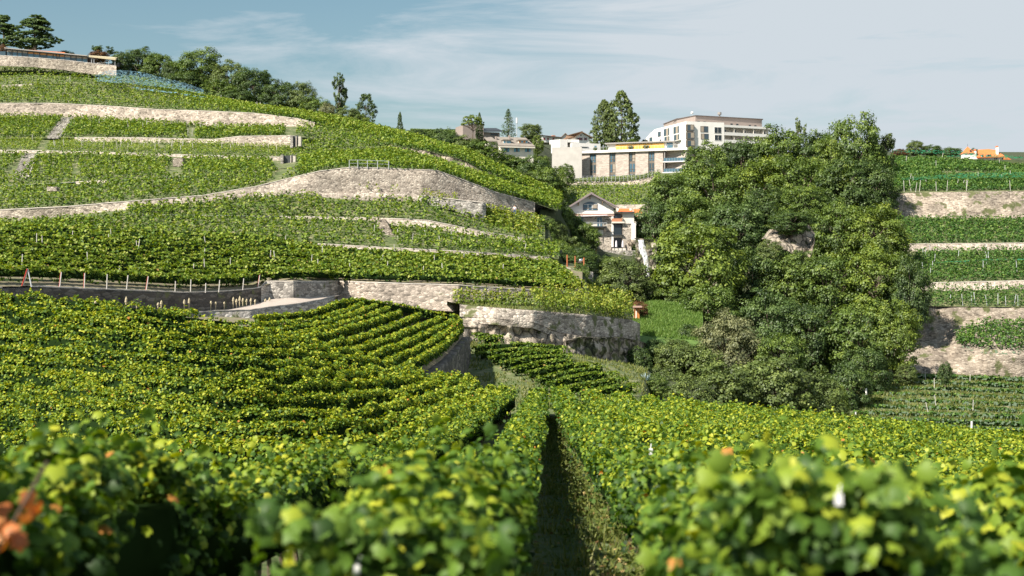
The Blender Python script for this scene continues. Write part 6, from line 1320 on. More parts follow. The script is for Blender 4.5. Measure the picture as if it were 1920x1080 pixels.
    w = window(A, e, gx(870), gx(1000), gy(572), gy(716), glass='glassdark', frame='darkmetal', cols=3, t=.08, out=-.6, name='glazed_front'); bx_('green_curtain', 930, 998, 580, 630, -.62, -.56, 'shutter_green', w); bx_('door_curtain', 930, 998, 640, 712, -.62, -.56, 'glass', w); bx_('curtain_strip', 893, 912, 582, 640, -.62, -.56, 'curtain', w)
    bx_('lower_balcony', 866, 1030, 720, 732, -1.2, .5, 'darkmetal'); bx_('beam', 866, 1018, 733, 762, -1.3, -.1, 'cream')
    bx_('dark_doorway', 892, 1004, 766, 904, -1.3, -1.2, 'glassdark'); bx_('side_pier', 872, 890, 766, 905, -1.2, -.2, 'concrete2')
    bx_('chimney', 742, 766, 172, 215, -5, -4.2, 'darkmetal'); bx_('chimney_cap', 736, 772, 156, 172, -5.1, -4.1, 'darkmetal')
    for x in (920, 1018):
        p = empty('closed_parasol', A.pt(s(x), .6, z(910)), ('folded white parasol before the dark doorway' if x < 1000 else 'folded white parasol right of the dark doorway'), 'parasol'); mb = MB()
        mb.tube(A.pt(s(x), .6, z(905)), A.pt(s(x), .6, z(830)), .22, .16, 8).tube(A.pt(s(x), .6, z(830)), A.pt(s(x), .6, z(805)), .15, .02, 8); mb.mk('canopy', M['cloth_white'], p); MB().tube(A.pt(s(x), .6, z(930)), A.pt(s(x), .6, z(904)), .04, .04, 5).mk('pole', M['steel'], p)
    # terrace
    t = empty('house_terrace', A.pt(s(900), 3, z(960)), 'stone terrace wall with railing in front of the gabled house', 'terrace'); c = [540, 830, 1050, 1330]
    mb = MB(); A.pxbox(mb, gx(640), gx(1330), gy(962), gy(1075), -3, 3); mb.mk('terrace_base', M['stone_grey'], t); mb = MB(); A.pxbox(mb, gx(850), gx(1050), gy(930), gy(962), 2.6, 2.9); mb.mk('parapet', M['cream'], t); mb = MB(); A.pxbox(mb, gx(850), gx(1055), gy(921), gy(928), 2.6, 2.7); mb.mk('handrail', M['darkmetal'], t)
    for k in range(7): mb = MB(); A.pxbox(mb, gx(700 + k * 58), gx(703 + k * 58), gy(905), gy(962), 2.95, 3.0); mb.mk('railing_post', M['darkmetal'], t)
    b = empty('boulder', A.pt(s(1150), .5, z(920)), 'big rounded boulder at the lower right corner of the gabled house', 'rock'); cc = np.array(A.pt(s(1162), -.6, z(840))); n1 = 14; th = np.linspace(0, math.pi, n1); ph = np.linspace(0, 2 * math.pi, 22)
    Gs = np.array([[cc + np.array([math.sin(a) * math.cos(q) * 1.15, math.sin(a) * math.sin(q) * 1.2, math.cos(a) * .95]) for q in ph] for a in th]); dn = (fbm(Gs / 1.1, 3) - .45); Gs = cc + (Gs - cc) * (1 + dn[..., None] * .5); o0 = np.array(b.location); link('rock', gridmesh('rock', Gs - o0), M['rock'], b)
    # outcrop under the terrace
    # house behind with orange roof
    e2 = empty('orange_roofed_house', P(1185, 400, 310), 'small house with bright orange roof and skylight behind the gabled house', 'house'); B = Face(*P(1150, 400, 310)[:2], *P(1212, 400, 310)[:2])
    g = MB(); B.pxbox(g, 1152, 1210, 400, 430, -6, -.5); g.mk('wall', M['cream'], e2)
    for (u0, u1, v0, v1) in ((1158, 1186, 391, 398), (1187, 1206, 392, 410)):
        V = [B.pt(B.sz(u0, v1)[0], .3, B.sz(u0, v1)[1]), B.pt(B.sz(u1, v1)[0], .3, B.sz(u1, v1)[1]), B.pt(B.sz(u1, v0)[0], -4, B.sz(u1, v0)[1]), B.pt(B.sz(u0 + 4, v0)[0], -4, B.sz(u0, v0)[1])]; part('roof', V + [tuple(np.array(v) + [0, 0, .2]) for v in V], BOXF, M['orange'], e2)
    g = MB(); B.pxbox(g, 1192, 1197, 399, 403, -1.6, -.9); g.mk('skylight', M['glassblue'], e2)
    for u in (1159, 1183): g = MB(); B.pxbox(g, u - 1.6, u + 1.6, 390, 398, -1.5, -.9); g.mk('chimney', M['white'], e2)
    # little shrine / sign by the steps
    sh = empty('garden_shrine', P(1113, 468, 262), 'small white arched shrine on an orange post below the gabled house', 'shrine')
    MB().tube(P(1117.5, 490, 262), P(1117.5, 458, 262), .08, .08, 5).mk('post', M['rust'], sh); C_ = Face(*P(1108, 470, 262)[:2], *P(1120, 470, 262)[:2])
    g = MB(); C_.pxbox(g, 1109, 1117, 462, 468, -.3, .1); g.mk('arch_panel', M['white'], sh); p = C_.pt(C_.sz(1113, 465)[0], -.1, C_.sz(1113, 462)[1]); g = MB(); g.tube((p[0], p[1] + .2, p[2]), (p[0], p[1] - .2, p[2]), .4, .4, 10); g.mk('arch_top', M['white'], sh); g = MB(); C_.pxbox(g, 1111, 1115.5, 463, 466, .1, .14); g.mk('niche', M['glassdark'], sh)
    g = MB(); C_.pxbox(g, 1107.5, 1109, 466, 474, -.2, 0); g.mk('side_post', M['shutter_blue'], sh)
main_house_mats = {'stone_house': stone_mat('house_stone', (.62, .55, .46), (.47, .41, .34), (.36, .31, .26), .32, stain=.2), 'pinkbrown': plain('pink_brown_cornice', (.46, .30, .24), .8, .06, 1), 'purplebrown': plain('purple_brown_boards', (.25, .20, .20), .8, .08, 2), 'timber': plain('light_timber', (.45, .34, .22), .8, .1, 3), 'shutter_grey': plain('grey_blue_shutter', (.30, .40, .45), .6, .05, 3), 'shutter_green': plain('green_curtain', (.12, .22, .12), .8, .1, 3)}
M.update(main_house_mats); main_house()

# ---- orange roofed villa on the right skyline
def ox(x): return 1760 + x / 12
def oy(y): return 240 + y / 12
def orange_villa():
    Y = 400; A = Face(*P(ox(570), 290, Y)[:2], *P(ox(1650), 290, Y)[:2]); e = empty('orange_villa', P(1850, 300, Y), 'villa with steep orange tiled roofs and a pointed turret on the right skyline', 'house')
    s = lambda x: A.sz(ox(x), 290)[0]; z = lambda y: A.sz(1850, oy(y))[1]
    mb = MB(); A.box(mb, s(580), s(805), z(760), z(570), -3, 0); mb.mk('turret_wall', M['white'], e)
    a, b, h = s(565), s(815), z(570); ap = A.pt((a + b) / 2, -1.5, z(405)); V = [A.pt(a, .3, h), A.pt(b, .3, h), A.pt(b, -3.3, h), A.pt(a, -3.3, h), ap]; part('turret_roof', V, [(0, 1, 4), (1, 2, 4), (2, 3, 4), (3, 0, 4), (3, 2, 1, 0)], M['orange'], e)
    MB().tube(ap, (ap[0], ap[1], z(345)), .06, .03, 5).mk('finial', M['darkmetal'], e); g = MB(); A.box(g, s(703), s(738), z(535), z(495), -.35, .05); g.mk('roof_hatch', M['glassdark'], e)
    mb = MB(); A.box(mb, s(805), s(845), z(760), z(515), -.6, .2); mb.mk('chimney', M['white'], e); mb = MB(); A.box(mb, s(802), s(838), z(515), z(480), -.6, .25); mb.mk('chimney_cap', M['orange'], e)
    mb = MB(); A.box(mb, s(930), s(1460), z(780), z(650), -5, 0); mb.mk('main_wall', M['white'], e)
    V = [A.pt(s(855), .7, z(660)), A.pt(s(1480), .7, z(640)), A.pt(s(1350), -3, z(470)), A.pt(s(1200), -3, z(450)), A.pt(s(960), -3, z(465))]; part('main_roof', V + [tuple(np.array(v) + [0, .1, -.3]) for v in V], [(0, 1, 2, 3, 4), (9, 8, 7, 6, 5), (0, 5, 6, 1), (1, 6, 7, 2), (2, 7, 8, 3), (3, 8, 9, 4), (4, 9, 5, 0)], M['orange'], e)
    V = [A.pt(s(1460), .8, z(720)), A.pt(s(1650), .3, z(725)), A.pt(s(1440), -3, z(530)), A.pt(s(1350), -3, z(475)), A.pt(s(1450), .72, z(640))]; part('hip_roof', V + [tuple(np.array(v) + [0, .1, -.3]) for v in V], [(0, 1, 2, 3, 4), (9, 8, 7, 6, 5), (0, 5, 6, 1), (1, 6, 7, 2), (2, 7, 8, 3), (3, 8, 9, 4), (4, 9, 5, 0)], M['orange'], e)
    mb = MB(); A.box(mb, s(1310), s(1355), z(620), z(430), -1, -.2); mb.mk('chimney', M['white'], e); mb = MB(); A.box(mb, s(1305), s(1345), z(430), z(400), -1, -.2); mb.mk('chimney_cap', M['orange'], e)
    for x0, x1 in ((930, 985), (1050, 1165)):
        mb = MB(); A.box(mb, s(x0 - 8), s(x1 + 8), z(660), z(600), -2.5, .55); d = mb.mk('dormer', M['orange'], e); g = MB(); A.box(g, s(x0), s(x1), z(655), z(605), .55, .62); g.mk('dormer_pane', M['glassdark'], d); g = MB(); A.box(g, s(x0 + 10), s(x0 + 26), z(655), z(612), .62, .66); g.mk('curtain', M['curtain'], d)
    for x in (1250, 1290, 1420): g = MB(); A.box(g, s(x), s(x + 26), z(715), z(660), 0, .08); g.mk('window', M['glassdark'], e)
orange_villa()

# ---- glass pavilion at top left
def px_(x): return x / 8.0
def py_(y): return 60 + y / 8.0
def pavilion():
    A = Face(*P(0, 100, 352)[:2], *P(166, 110, 352)[:2]); e = empty('glass_pavilion', P(80, 110, 352), 'long low glass pavilion with flat roof and orange blinds on the hilltop', 'building')
    W = Face(*P(-8, 100, 350.8)[:2], *P(222, 120, 350.8)[:2])
    wt = [(-90, 103, 350.9), (0, 104, 350.9), (60, 108, 350.9), (120, 113, 350.9), (218, 124, 350.9)]; wb = [(-90, 118, 350.2), (0, 119, 350.2), (60, 121, 351), (120, 127, 351), (170, 134, 351), (218, 138, 350)]
    wall('retaining_wall', 'pale stone wall carrying the glass pavilion', wt, wb, -85, 218, M['stone'], amp=.12, seed=111, back=8)
    def seg(nm, x0, x1, ya0, ya1, yb0, yb1, o0, o1, m, par=e):
        """quad box between pixel columns x0,x1 with top ya and bottom yb at each side"""
        a0, z0t = A.sz(px_(x0), py_(ya0)); a1, z1t = A.sz(px_(x1), py_(ya1)); z0b = A.sz(px_(x0), py_(yb0))[1]; z1b = A.sz(px_(x1), py_(yb1))[1]
        V = [A.pt(a0, o1, z0b), A.pt(a1, o1, z1b), A.pt(a1, o0, z1b), A.pt(a0, o0, z0b), A.pt(a0, o1, z0t), A.pt(a1, o1, z1t), A.pt(a1, o0, z1t), A.pt(a0, o0, z0t)]
        return part(nm, V, BOXF, M[m], par)
    top = lambda x: 242 + (x - 90) * .094; bot = lambda x: 352 + (x - 90) * .085
    seg('roof', 85, 1320, top(85), top(1320), top(85) + 12, top(1320) + 12, -6, 1.0, 'concrete2'); seg('tiled_roof_edge', 430, 985, top(430) - 2, top(985) - 14, top(430), top(985) - .5, -5, .8, 'orange'); seg('fascia', 88, 1318, top(88) + 12.2, top(1318) + 12.2, top(88) + 22, top(1318) + 22, -5.5, .3, 'darkmetal')
    seg('back_wall', 95, 1310, top(95) + 22, top(1310) + 22, bot(95) + 10, bot(1310) + 10, -5.5, -2.2, 'darkbrown')
    xs = [100, 180, 258, 330, 414, 505, 595, 700, 795, 845, 890, 970, 1060, 1140, 1230, 1310]
    for i in range(len(xs) - 1):
        x0, x1 = xs[i], xs[i + 1]; my = top((x0 + x1) / 2) + 50
        bl = 'blindorange' if 4 <= i <= 10 else 'blind'
        p = seg('glazed_bay', x0 + 3, x1 - 3, my, my + 3, bot(x0), bot(x1), -.3, -.05, 'glassblue' if i % 3 else 'glass'); seg('blind', x0 + 3, x1 - 3, top(x0) + 24, top(x1) + 24, my - 1, my + 2, -.3, -.1, bl, p)
        seg('column', x1 - 4, x1 + 4, top(x1) + 22, top(x1) + 22, bot(x1) + 4, bot(x1) + 4, -.2, .1, 'darkmetal')
    seg('left_annex', -700, 86, 292, 292, 350, 352, -3, .2, 'glass')
    seg('railing', 330, 1400, bot(330) + 14, bot(1400) + 14, bot(330) + 18, bot(1400) + 18, .55, .62, 'darkmetal')
    sh = empty('thatched_shelter', P(193, 117, 352), 'small shelter with a pale thatched roof right of the glass pavilion', 'shelter')
    a0, z0 = A.sz(px_(1350), py_(385)); a1, z1 = A.sz(px_(1750), py_(432)); am, zm = A.sz(px_(1400), py_(362))
    V = [A.pt(a0, 1, z0), A.pt(a1, 1, z1), A.pt(a1 - .5, -3, z1 + .9), A.pt(am, -3, zm + .1)]; part('thatch', V + [tuple(np.array(v) + [0, 0, .45]) for v in V], BOXF, M['straw'], sh)
    for x in (1385, 1420, 1640, 1735): a_, zt_ = A.sz(px_(x), py_(430)); MB().tube(A.pt(a_, .6, zt_ - 1.6), A.pt(a_, .6, zt_ + .4), .06, .06, 5).mk('post', M['steel'], sh)
    a0, z0 = A.sz(px_(1430), py_(445)); g = MB(); A.box(g, a0, a0 + 5.5, z0 - 1.0, z0 - .2, -2.4, -1.5); g.mk('counter', M['darkmetal'], sh); g = MB(); A.box(g, a0, a0 + 2, z0 - .19, z0 + .05, -2.2, -1.6); g.mk('table_cloth', M['white'], sh)
pavilion()
# ---------------------------------------------------------------- small things
def gap_grass():
    n = 16000; Y = 6 + 62 * rng.uniform(0, 1, n) ** 1.7; xb = np.interp(Y, rowB[:, 1], rowB[:, 0]); xa = np.interp(Y, rowA[:, 1], rowA[:, 0]); za = np.interp(Y, rowA[:, 1], rowA[:, 2])
    X = xb + .15 + (xa - xb - .1) * rng.uniform(0, 1, n); C = np.stack([X, Y, za - 1.47], -1); cl = vnoise(C * 2.3); C = C[cl > .28]; n = len(C)
    H = rng.uniform(.05, .2, n) * (1 + (vnoise(C * 1.3) > .62) * 1.0); W = .008 + .0006 * C[:, 1]; a = rng.uniform(0, 6.28, n); d = np.stack([np.cos(a), np.sin(a), 0 * a], -1) * W[:, None]; l = rng.normal(size=(n, 3)) * .35 * H[:, None]; l[:, 2] = H
    V = np.stack([C - d, C + d, C + l], 1).reshape(-1, 3); Fi = np.arange(3 * n).reshape(-1, 3)
    o = link('grass', npmesh('grass', V, Fi, 3, rng.uniform(.2, .95, n)), M['grassblade']); o['kind'] = 'stuff'; tag(o, 'green grass growing in the gap between the two nearest vine rows', 'grass')
gap_grass()
def gap_litter():
    n = 1300; Y = 8 + 60 * rng.uniform(0, 1, n) ** 1.5; xb = np.interp(Y, rowB[:, 1], rowB[:, 0]); xa = np.interp(Y, rowA[:, 1], rowA[:, 0]); za = np.interp(Y, rowA[:, 1], rowA[:, 2]); C = np.stack([xb + (xa - xb) * rng.uniform(0, 1, n), Y, za - 1.42 + rng.uniform(0, .05, n)], -1)
    V, Fi, T_ = leaves(C, rng.normal(size=(n, 3)) * .4 + [0, 0, 1], .09 * rng.uniform(.6, 1.3, n), rng.uniform(0, 1, n), 'hex'); o = link('fallen_leaves', npmesh('fallen_leaves', V, Fi, 4, T_), M['dead2']); tag(o, 'fallen dry leaves on the ground of the central gap', 'leaves', kind='stuff')
    n = 9000; Y = 9 + 60 * rng.uniform(0, 1, n) ** 1.4; xb = np.interp(Y, rowB[:, 1], rowB[:, 0]); xa = np.interp(Y, rowA[:, 1], rowA[:, 0]); za = np.interp(Y, rowA[:, 1], rowA[:, 2]); s = rng.uniform(0, 1, n); s = np.where(rng.uniform(size=n) < .6, 1 - s ** 2 * .5, s); C = np.stack([xb + .2 + (xa - xb - .2) * s, Y, za - 1.45 + rng.uniform(0, .35, n)], -1); C = C[vnoise(C * [1.4, 1.4, 0]) > .48]; n = len(C)
    V, Fi, T_ = leaves(C, rng.normal(size=(n, 3)) * .5 + [-.2, 0, 1], .07 * rng.uniform(.6, 1.4, n), rng.uniform(.1, .7, n), 'quad'); o = link('weeds', npmesh('weeds', V, Fi, 4, T_), M['grassblade']); tag(o, 'low leafy weeds growing along the central gap', 'weeds', kind='stuff')
M['dead2'] = leaf_mat('fallen_dry_leaves', [(0, (.12, .07, .03)), (.5, (.30, .19, .08)), (1, (.42, .32, .14))], .1, .01); gap_litter()
M['meadowblade'] = leaf_mat('meadow_blades', [(0, (.06, .13, .02)), (.5, (.13, .22, .04)), (1, (.26, .32, .09))], .3, .02)
def meadow_grass():
    n = 14000; u = rng.uniform(1178, 1316, n); t = rng.uniform(0, 1, n); A, B_, C_ = [S(l, u) for l in us_meadow[1:]]; C = np.where(t[:, None] < .5, A + (B_ - A) * 2 * t[:, None], B_ + (C_ - B_) * (2 * t[:, None] - 1)); C[:, 2] += .1
    H = rng.uniform(.15, .5, n); a = rng.uniform(0, 6.28, n); d = np.stack([np.cos(a), np.sin(a), 0 * a], -1) * .09; l = rng.normal(size=(n, 3)) * .3 * H[:, None]; l[:, 2] = H
    V = np.stack([C - d, C + d, C + l], 1).reshape(-1, 3); o = link('meadow_tufts', npmesh('meadow_tufts', V, np.arange(3 * n).reshape(-1, 3), 3, rng.uniform(.2, .8, n)), M['meadowblade']); tag(o, 'tufted bright green grass of the small meadow by the hut', 'grass', kind='stuff')
meadow_grass()
# orange hut
def hut():
    Y = 214; A = Face(*P(1184, 596, Y)[:2], *P(1199, 596, Y)[:2]); e = empty('wooden_hut', P(1192, 598, Y), 'tiny orange wooden hut with a flat overhanging roof at the meadow edge', 'hut')
    def b(nm, u0, u1, v0, v1, o0, o1, m): g = MB(); A.pxbox(g, u0, u1, v0, v1, o0, o1); return g.mk(nm, M[m], e)
    b('wall', 1189, 1199, 578, 600, -1.2, 0, 'orangewood'); b('door', 1191.5, 1194, 583, 597, 0, .06, 'cream'); b('roof', 1188, 1203, 573.5, 576.5, -1.6, .8, 'pinkbrown'); b('corner_post', 1187.5, 1188.7, 577, 602, -.1, .1, 'timber'); b('window', 1191.8, 1193.6, 579.5, 582.5, .0, .05, 'glassblue')
hut()
# waterfalls: ragged streams over rock steps
def stream_mat():
    m, nt, n, l, out = newmat('falling_water')
    d = n.new('ShaderNodeBsdfDiffuse'); d.inputs[0].default_value = (.80, .83, .86, 1); t = n.new('ShaderNodeBsdfTransparent'); g = n.new('ShaderNodeNewGeometry'); mp = n.new('ShaderNodeMapping'); mp.inputs['Scale'].default_value = (6, 2, .5)
    nz = n.new('ShaderNodeTexNoise'); nz.inputs['Scale'].default_value = 1; nz.inputs['Detail'].default_value = 4; l.new(g.outputs['Position'], mp.inputs[0]); l.new(mp.outputs[0], nz.inputs['Vector'])
    cr = ramp(n, [(.42, (.05, .05, .05)), (.60, (.9, .9, .9))]); l.new(nz.outputs['Fac'], cr.inputs[0]); mx = n.new('ShaderNodeMixShader'); l.new(cr.outputs[0], mx.inputs[0]); l.new(t.outputs[0], mx.inputs[1]); l.new(d.outputs[0], mx.inputs[2]); l.new(mx.outputs[0], out.inputs[0]); return m
M['stream'] = stream_mat()
def fall(label, pts, w0, w1, seed):
    n = 36; a = uvl(pts); t = np.linspace(0, 1, n); d = np.linspace(0, 1, len(a)); c = np.stack([np.interp(t, d, a[:, k]) for k in range(3)], -1); e = empty('waterfall', c[-1], label, 'waterfall')
    for k, (sc, dy) in enumerate(((1, .25), (.6, .45))):
        w = np.interp(t, [0, 1], [w0, w1]) * sc * (.7 + .6 * vnoise(np.stack([t * 5, t * 0 + seed + k, t * 0], -1))); rows = []
        for q in np.linspace(-.5, .5, 7):
            x = c.copy(); x[:, 0] += w * q + (vnoise(np.stack([t * 3 + q, t * 0 + k, t * 0 + seed], -1)) - .5) * .3; x[:, 1] -= dy + .25 * (1 - (2 * q) ** 2); rows.append(x)
        link('water_sheet', gridmesh('water_sheet', np.array(rows) - c[-1]), M['stream'], e)
def rock_bank(label, top, bot, u0, u1, seed): wall('rock_cliff', label, top, bot, u0, u1, M['rock_mossy'], amp=1.4, sc=2.0, seed=seed, coping=None, cat='cliff', du=2, back=5)
rock_bank('mossy rock bank behind the upper waterfall', [(1190, 446, 256), (1232, 450, 256)], [(1190, 520, 252), (1232, 530, 252)], 1192, 1232, 121)
rock_bank('warm brown rock step behind the lower waterfall', [(1216, 505, 248), (1270, 505, 248)], [(1216, 572, 246), (1270, 574, 246)], 1218, 1268, 127)
fall('upper white waterfall running down beside the gabled house', [(1201, 450, 253), (1204, 470, 251.6), (1210, 487, 250.6), (1213, 505, 250), (1218, 520, 249.6)], .9, 1.3, 1)
fall('lower white waterfall dropping to the meadow below the rocks', [(1256, 528, 246), (1254, 540, 245), (1252, 552, 244.6), (1250, 563, 244)], 1.5, 2.6, 2)
rock_bank('bare pale rock face in the middle of the wood', [(1436, 448, 256), (1452, 428, 256), (1475, 432, 255), (1490, 418, 255), (1510, 412, 256), (1530, 440, 256)], [(1436, 452, 250), (1452, 462, 249), (1475, 462, 248), (1500, 478, 248), (1518, 490, 248), (1530, 444, 250)], 1437, 1529, 131)
bpy.data.objects['rock_cliff' if 'rock_cliff.005' not in bpy.data.objects else 'rock_cliff.005'].children[0].active_material = M['rock']
# rusty posts with frame, steel sphere
for i, (u, vt, vb) in enumerate([(1063.5, 478, 503), (1078.5, 480, 506), (1095, 483, 508)]):
    Y = 216; e = empty('garden_post', P(u, vb, Y), ('left bright rusty post of the garden frame', 'middle rusty post of the garden frame', 'right rusty post of the garden frame')[i], 'post'); MB().tube(P(u, vb + 2, Y), P(u, vt, Y), .11, .11, 6).mk('shaft', M['rust'], e)
e = empty('frame_rail', P(1087, 491, 216.2), 'dark rail between the two right rusty posts', 'rail'); MB().tube(P(1078, 491.5, 216.2), P(1096, 492.5, 216.2), .07, .07, 5).mk('bar', M['darkbrown'], e)
e = empty('steel_sphere', P(1089, 488, 216.3), 'shiny steel sphere resting on the rail between rusty posts', 'sphere'); th = np.linspace(0, math.pi, 12); ph = np.linspace(0, 2 * math.pi, 20); c0 = np.zeros(3); Gs = np.array([[(math.sin(a) * math.cos(q) * .33, math.sin(a) * math.sin(q) * .33, math.cos(a) * .33) for q in ph] for a in th])
M['chrome'] = plain('polished_steel', (.7, .74, .78), .15, .02, 1, metallic=.9); link('ball', gridmesh('ball', Gs), M['chrome'], e)
e.location = P(1089, 488.5, 216.2)
# rails on the tall curved wall
def rails():
    us = [655, 671, 689, 708, 729]; pts = [S(L3t, [u])[0] + [0, -.1, .1] for u in us]; e = empty('safety_railing', pts[2], 'thin grey safety railing on the highest part of the tall curved wall', 'railing')
    for p in pts: MB().tube(p - [0, 0, .2], p + [0, 0, 1.15], .05, .05, 5).mk('railing_post', M['steel'], e)
    mb = MB()
    for a, b in zip(pts, pts[1:]): mb.tube(a + [0, 0, 1.12], b + [0, 0, 1.12], .035, .035, 5)
    mb.mk('top_rail', M['steel'], e)
    mb = MB()
    for a, b in zip(pts, pts[1:]): mb.tube(a + [0, 0, .6], b + [0, 0, .6], .025, .025, 5)
    mb.mk('middle_rail', M['steel'], e)
rails()
# fence below the brick building
def fence():
    top = [(1076, 340, 411.6), (1170, 338, 410.6), (1200, 335, 409.6), (1240, 325, 407.6)]; e = empty('garden_fence', S(top, [1160])[0], 'light wire fence along the garden of the long brick building', 'fence')
    ps = [S(top, [u])[0] for u in np.linspace(1078, 1238, 22)]
    for p in ps: MB().tube(p - [0, 0, .3], p + [0, 0, 1.5], .05, .05, 4).mk('fence_post', M['steel'], e)
    for h_ in (.5, 1.0, 1.45):
        mb = MB()
        for a, b in zip(ps, ps[1:]): mb.tube(a + [0, 0, h_], b + [0, 0, h_], .02, .02, 3)
        mb.mk('wire', M['steel'], e)
    n = 2600; u = rng.uniform(1058, 1240, n); C = S(top, u); C[:, 1] += rng.uniform(.5, 9, n); C[:, 2] += rng.uniform(0, 1.0, n) * (.4 + 1.6 * vnoise(C / 3)); V, Fi, T_ = leaves(C, rng.normal(size=(n, 3)) * .5 + [0, -.4, .7], .45, rng.uniform(.1, .9, n)); o0 = C.mean(0)
    o = link('garden_plants', npmesh('garden_plants', V - o0, Fi, 4, T_), M['t_olive'], None, o0); tag(o, 'loose garden plants along the foot of the long brick building', 'plants', kind='stuff')
fence()
# stairs on the hill, stone jambs, gate niches
def stairs(label, pa, pb, n, w):
    a, b = np.array(pa), np.array(pb); e = empty('stone_stairs', a, label, 'stairs')
    for i in range(n):
        p = a + (b - a) * i / n; mb = MB(); mb.box(p[0] - w / 2, p[0] + w / 2, p[1], p[1] + .45, p[2] - .3, p[2] + (b[2] - a[2]) / n * .35); mb.mk('step', M['stone_grey'], e)
    mb = MB(); q = np.array([w / 2 + .3, -.1, .1]); mb.tube(a + q, b + q, .14, .14, 4); mb.mk('side_kerb', M['coping'], e)
stairs('upper stone stairs climbing right on the left slope', S(L6t, [100])[0] + [0, -.2, .2], S(L7, [127])[0] + [0, -.4, .1], 9, 2.2)
stairs('lower stone stairs at the left margin of the slope', S(L4t, [22])[0] + [0, 4, 1.6], S(L5, [58])[0] + [0, -.4, .1], 10, 2.4)
def niche(label, u0, u1, vt, vb, Y):
    A = Face(*P(u0, vb, Y)[:2], *P(u1, vb, Y)[:2]); e = empty('wall_gate', P((u0 + u1) / 2, vb, Y), label, 'gate')
    def b(nm, a, c, d, f, o0, o1, m): g = MB(); A.pxbox(g, a, c, d, f, o0, o1); return g.mk(nm, M[m], e)
    b('left_jamb', u0, u0 + 5, vt + 2, vb, -1.5, 0, 'stone_grey'); b('gate_leaf', u0 + 5.1, u1 - 8, vt + 3, vb - 2, -.8, -.6, 'darkmetal'); b('gate_leaf', u1 - 6.5, u1 - 3.5, vt + 1, vb - 6, -.8, -.6, 'darkmetal'); b('right_jamb', u1 - 3, u1 + 2, vt + 4, vb - 3, -1.5, 0, 'coping'); b('middle_jamb', u1 - 8, u1 - 6.6, vt + 3, vb - 2, -1.2, -.3, 'coping')
niche('dark metal gate between stone jambs above the tall curved wall', 526, 552, 288, 317, 250)
niche('small stone niche beside the netted terrace', 544, 562, 252, 277, 263)
for k, (u0, u1, v0, v1, Y, lb) in enumerate([(324, 343, 296, 312, 248, 'pale stone pier with a small stair gap in the broad left terrace'), (600, 612, 462, 478, 203.5, 'bright stone block at the left end of the low middle wall'), (88, 106, 350, 358, 217.5, 'bright stone block on the lower left terrace')]):
    A = Face(*P(u0, v1, Y)[:2], *P(u1, v1, Y)[:2]); e = empty('stone_pier', P((u0 + u1) / 2, v1, Y), lb, 'wall'); g = MB(); A.pxbox(g, u0, u1, v0, v1, -1.5, 0); g.mk('masonry', M['stone'], e)
# diagonal stony gully between two plots
def gully():
    pts = [(708, 412, 221), (718, 425, 217), (730, 445, 214), (742, 466, 210.5)]; a = uvl(pts); e = empty('stone_steps', a[0], 'narrow diagonal flight of pale stone steps between two vine plots', 'stairs')
    for i in range(16): t = i / 15; p = np.array([np.interp(t, np.linspace(0, 1, 4), a[:, k]) for k in range(3)]); w = .9 - .3 * t; MB().box(p[0] - w, p[0] + w, p[1] - .4, p[1] + .5, p[2] - .3, p[2] + .5).mk('step', M['stone'], e)
gully()
# agave
def agave():
    c = P(1211, 716, 150); e = empty('agave', c, 'blue-grey agave with spiky leaves beside the small lower vineyard', 'plant')
    for i in range(22):
        a = i * 2.4; el = .25 + .9 * (i / 22); d = np.array([math.cos(a) * math.cos(el), math.sin(a) * math.cos(el), math.sin(el)]); s_ = np.array([-math.sin(a), math.cos(a), 0]) * .11; m = c + d * .55; t = c + d * 1.25 - [0, 0, .15 * math.cos(el)]
        part('leaf', [c - s_ * .7, c + s_ * .7, m + s_, m - s_, t, m - [0, 0, .05]], [(0, 1, 2, 3), (3, 2, 4), (0, 5, 1), (3, 5, 0), (1, 5, 2), (5, 3, 4), (2, 5, 4)], M['agave'], e)
M['agave'] = plain('agave_leaf', (.33, .42, .42), .6, .12, 2); agave()
# white end post of striped vineyard
for u, vt, vb, Y, lb in ((1822, 790, 806, 178, 'short thick white post in the lowest rows of the striped vineyard'), (1604, 772, 786, 186, 'white post at the lower left corner of the striped vineyard'), (1624, 728, 742, 198, 'white post at the left edge of the striped vineyard, higher up')):
    e = empty('white_post', P(u, vb, Y), lb, 'post'); MB().tube(P(u, vb, Y), P(u, vt, Y), .14, .13, 6).mk('shaft', M['white'], e)
# hanging white dispensers on near vines
for x, y, z, lb in ((-.515, 4.72, -.93, 'white plastic tag hanging in the blurred vines left of the gap'), (.93, 4.05, -.60, 'white plastic tag hanging in the blurred vines right of the gap'), (2.0, 20.5, -2.35, 'small white tag tied to a cane behind the right blurred row')):
    e = empty('vine_tag', (x, y, z), lb, 'tag'); k = max(.6, y / 12); mb = MB(); mb.box(x - .016 * k, x + .016 * k, y - .008, y + .006, z - .03 * k, z + .022 * k); mb.mk('tag_body', M['plastic'], e); MB().tube((x, y, z + .022 * k), (x + .01, y + .02, z + .06 * k), .004 * k, .004 * k, 4).mk('hook', M['plastic'], e)
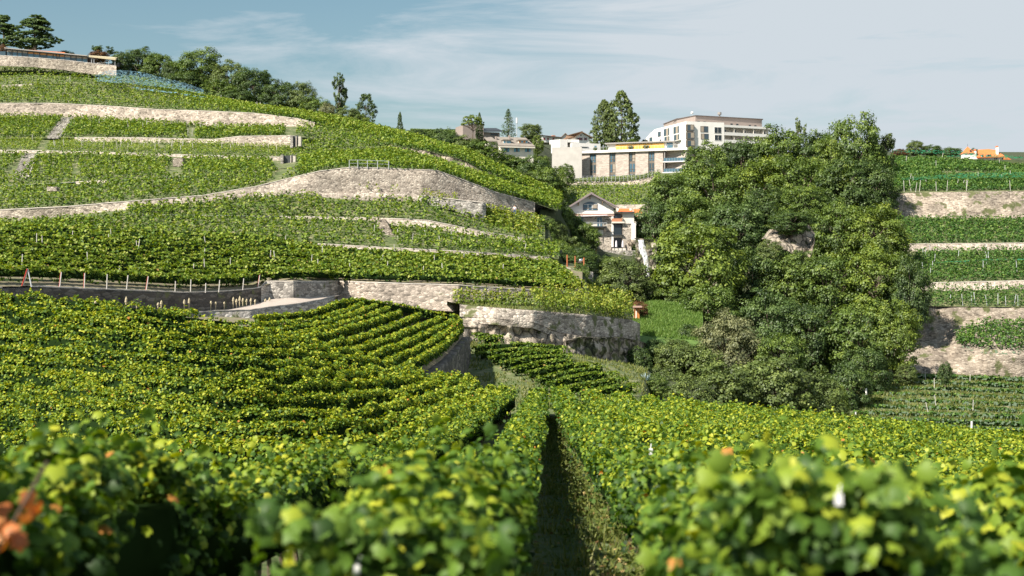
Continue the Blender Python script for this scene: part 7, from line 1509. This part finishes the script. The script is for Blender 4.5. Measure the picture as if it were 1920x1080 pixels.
# dead orange leaves low in the left near row
def dead():
    c = np.array([-1.59, 4.5, -.77]); n = 14; C = c + rng.normal(size=(n, 3)) * [.035, .08, .05]; V, Fi, T_ = leaves(C, rng.normal(size=(n, 3)) + [.5, -1, .3], .06, rng.uniform(.2, 1, n), 'lobe', 1.5); e = empty('dead_shoot', c, 'withered orange-brown vine shoot at the bottom left edge', 'vine shoot')
    me = npmesh('withered_leaves', V - c, Fi, 3, T_); o = link('withered_leaves', me, M['dead'], e); o['kind'] = 'stuff'; MB().tube(c + [-.1, .05, -.15], c + [.12, 0, .22], .008, .005, 5).mk('cane', M['vinewood'], e)
M['dead'] = leaf_mat('withered', [(0, (.25, .06, .02)), (.5, (.55, .18, .05)), (1, (.6, .32, .12))], .3, .03); dead()
# person at the foot of the tall wall
def person():
    base = P(965, 404, 236.0); g = base + [0, 0, 0]; J = [(0, 0, .95), (0, 0, 1.2), (0, 0, 1.42), (0, 0, 1.52), (0, 0, 1.66), (-.19, 0, 1.38), (-.27, -.05, 1.12), (-.22, -.22, .95), (.19, 0, 1.38), (.27, -.05, 1.12), (.24, -.2, .94), (-.1, 0, .9), (-.12, -.03, .5), (-.12, .02, .06), (.1, 0, .9), (.13, -.08, .5), (.13, 0, .06), (-.12, -.14, .03), (.13, -.15, .03), (-.2, -.3, .92), (.22, -.28, .9)]
    E = [(0, 1), (1, 2), (2, 3), (3, 4), (2, 5), (5, 6), (6, 7), (7, 19), (2, 8), (8, 9), (9, 10), (10, 20), (0, 11), (11, 12), (12, 13), (13, 17), (0, 14), (14, 15), (15, 16), (16, 18)]; rad = [.15, .15, .16, .06, .11, .07, .05, .035, .07, .05, .035, .09, .065, .045, .09, .065, .045, .04, .04, .04, .04]
    e = empty('person', g, 'person in a white top standing at the foot of the tall curved wall', 'person')
    def grow(nm, idx, extra, mat):
        mp = {k: i for i, k in enumerate(idx)}; me = bpy.data.meshes.new(nm); me.from_pydata([J[k] for k in idx], [(mp[a], mp[b]) for a, b in E if a in mp and b in mp], [])
        o = bpy.data.objects.new(nm, me); COL.objects.link(o); o.parent = e; o.modifiers.new('skin', 'SKIN')
        sv = me.skin_vertices[0].data
        for k in idx: sv[mp[k]].radius = (rad[k] * extra, rad[k] * extra * .85)
        sv[0].use_root = True; s = o.modifiers.new('sub', 'SUBSURF'); s.levels = s.render_levels = 1; me.materials.append(M[mat]); return o
    grow('body', list(range(len(J))), 1.0, 'skin'); grow('shirt', [0, 1, 2, 5, 6, 8, 9], 1.16, 'cloth_white'); grow('trousers', [0, 11, 12, 13, 14, 15, 16], 1.2, 'cloth_blue')
    th = np.linspace(0, math.pi, 8); ph = np.linspace(0, 2 * math.pi, 12); Gs = np.array([[(math.sin(a) * math.cos(q) * .115, .02 + math.sin(a) * math.sin(q) * .125, 1.69 + math.cos(a) * .12) for q in ph] for a in th]); link('hair', gridmesh('hair', Gs), M['bark'], e)
person()
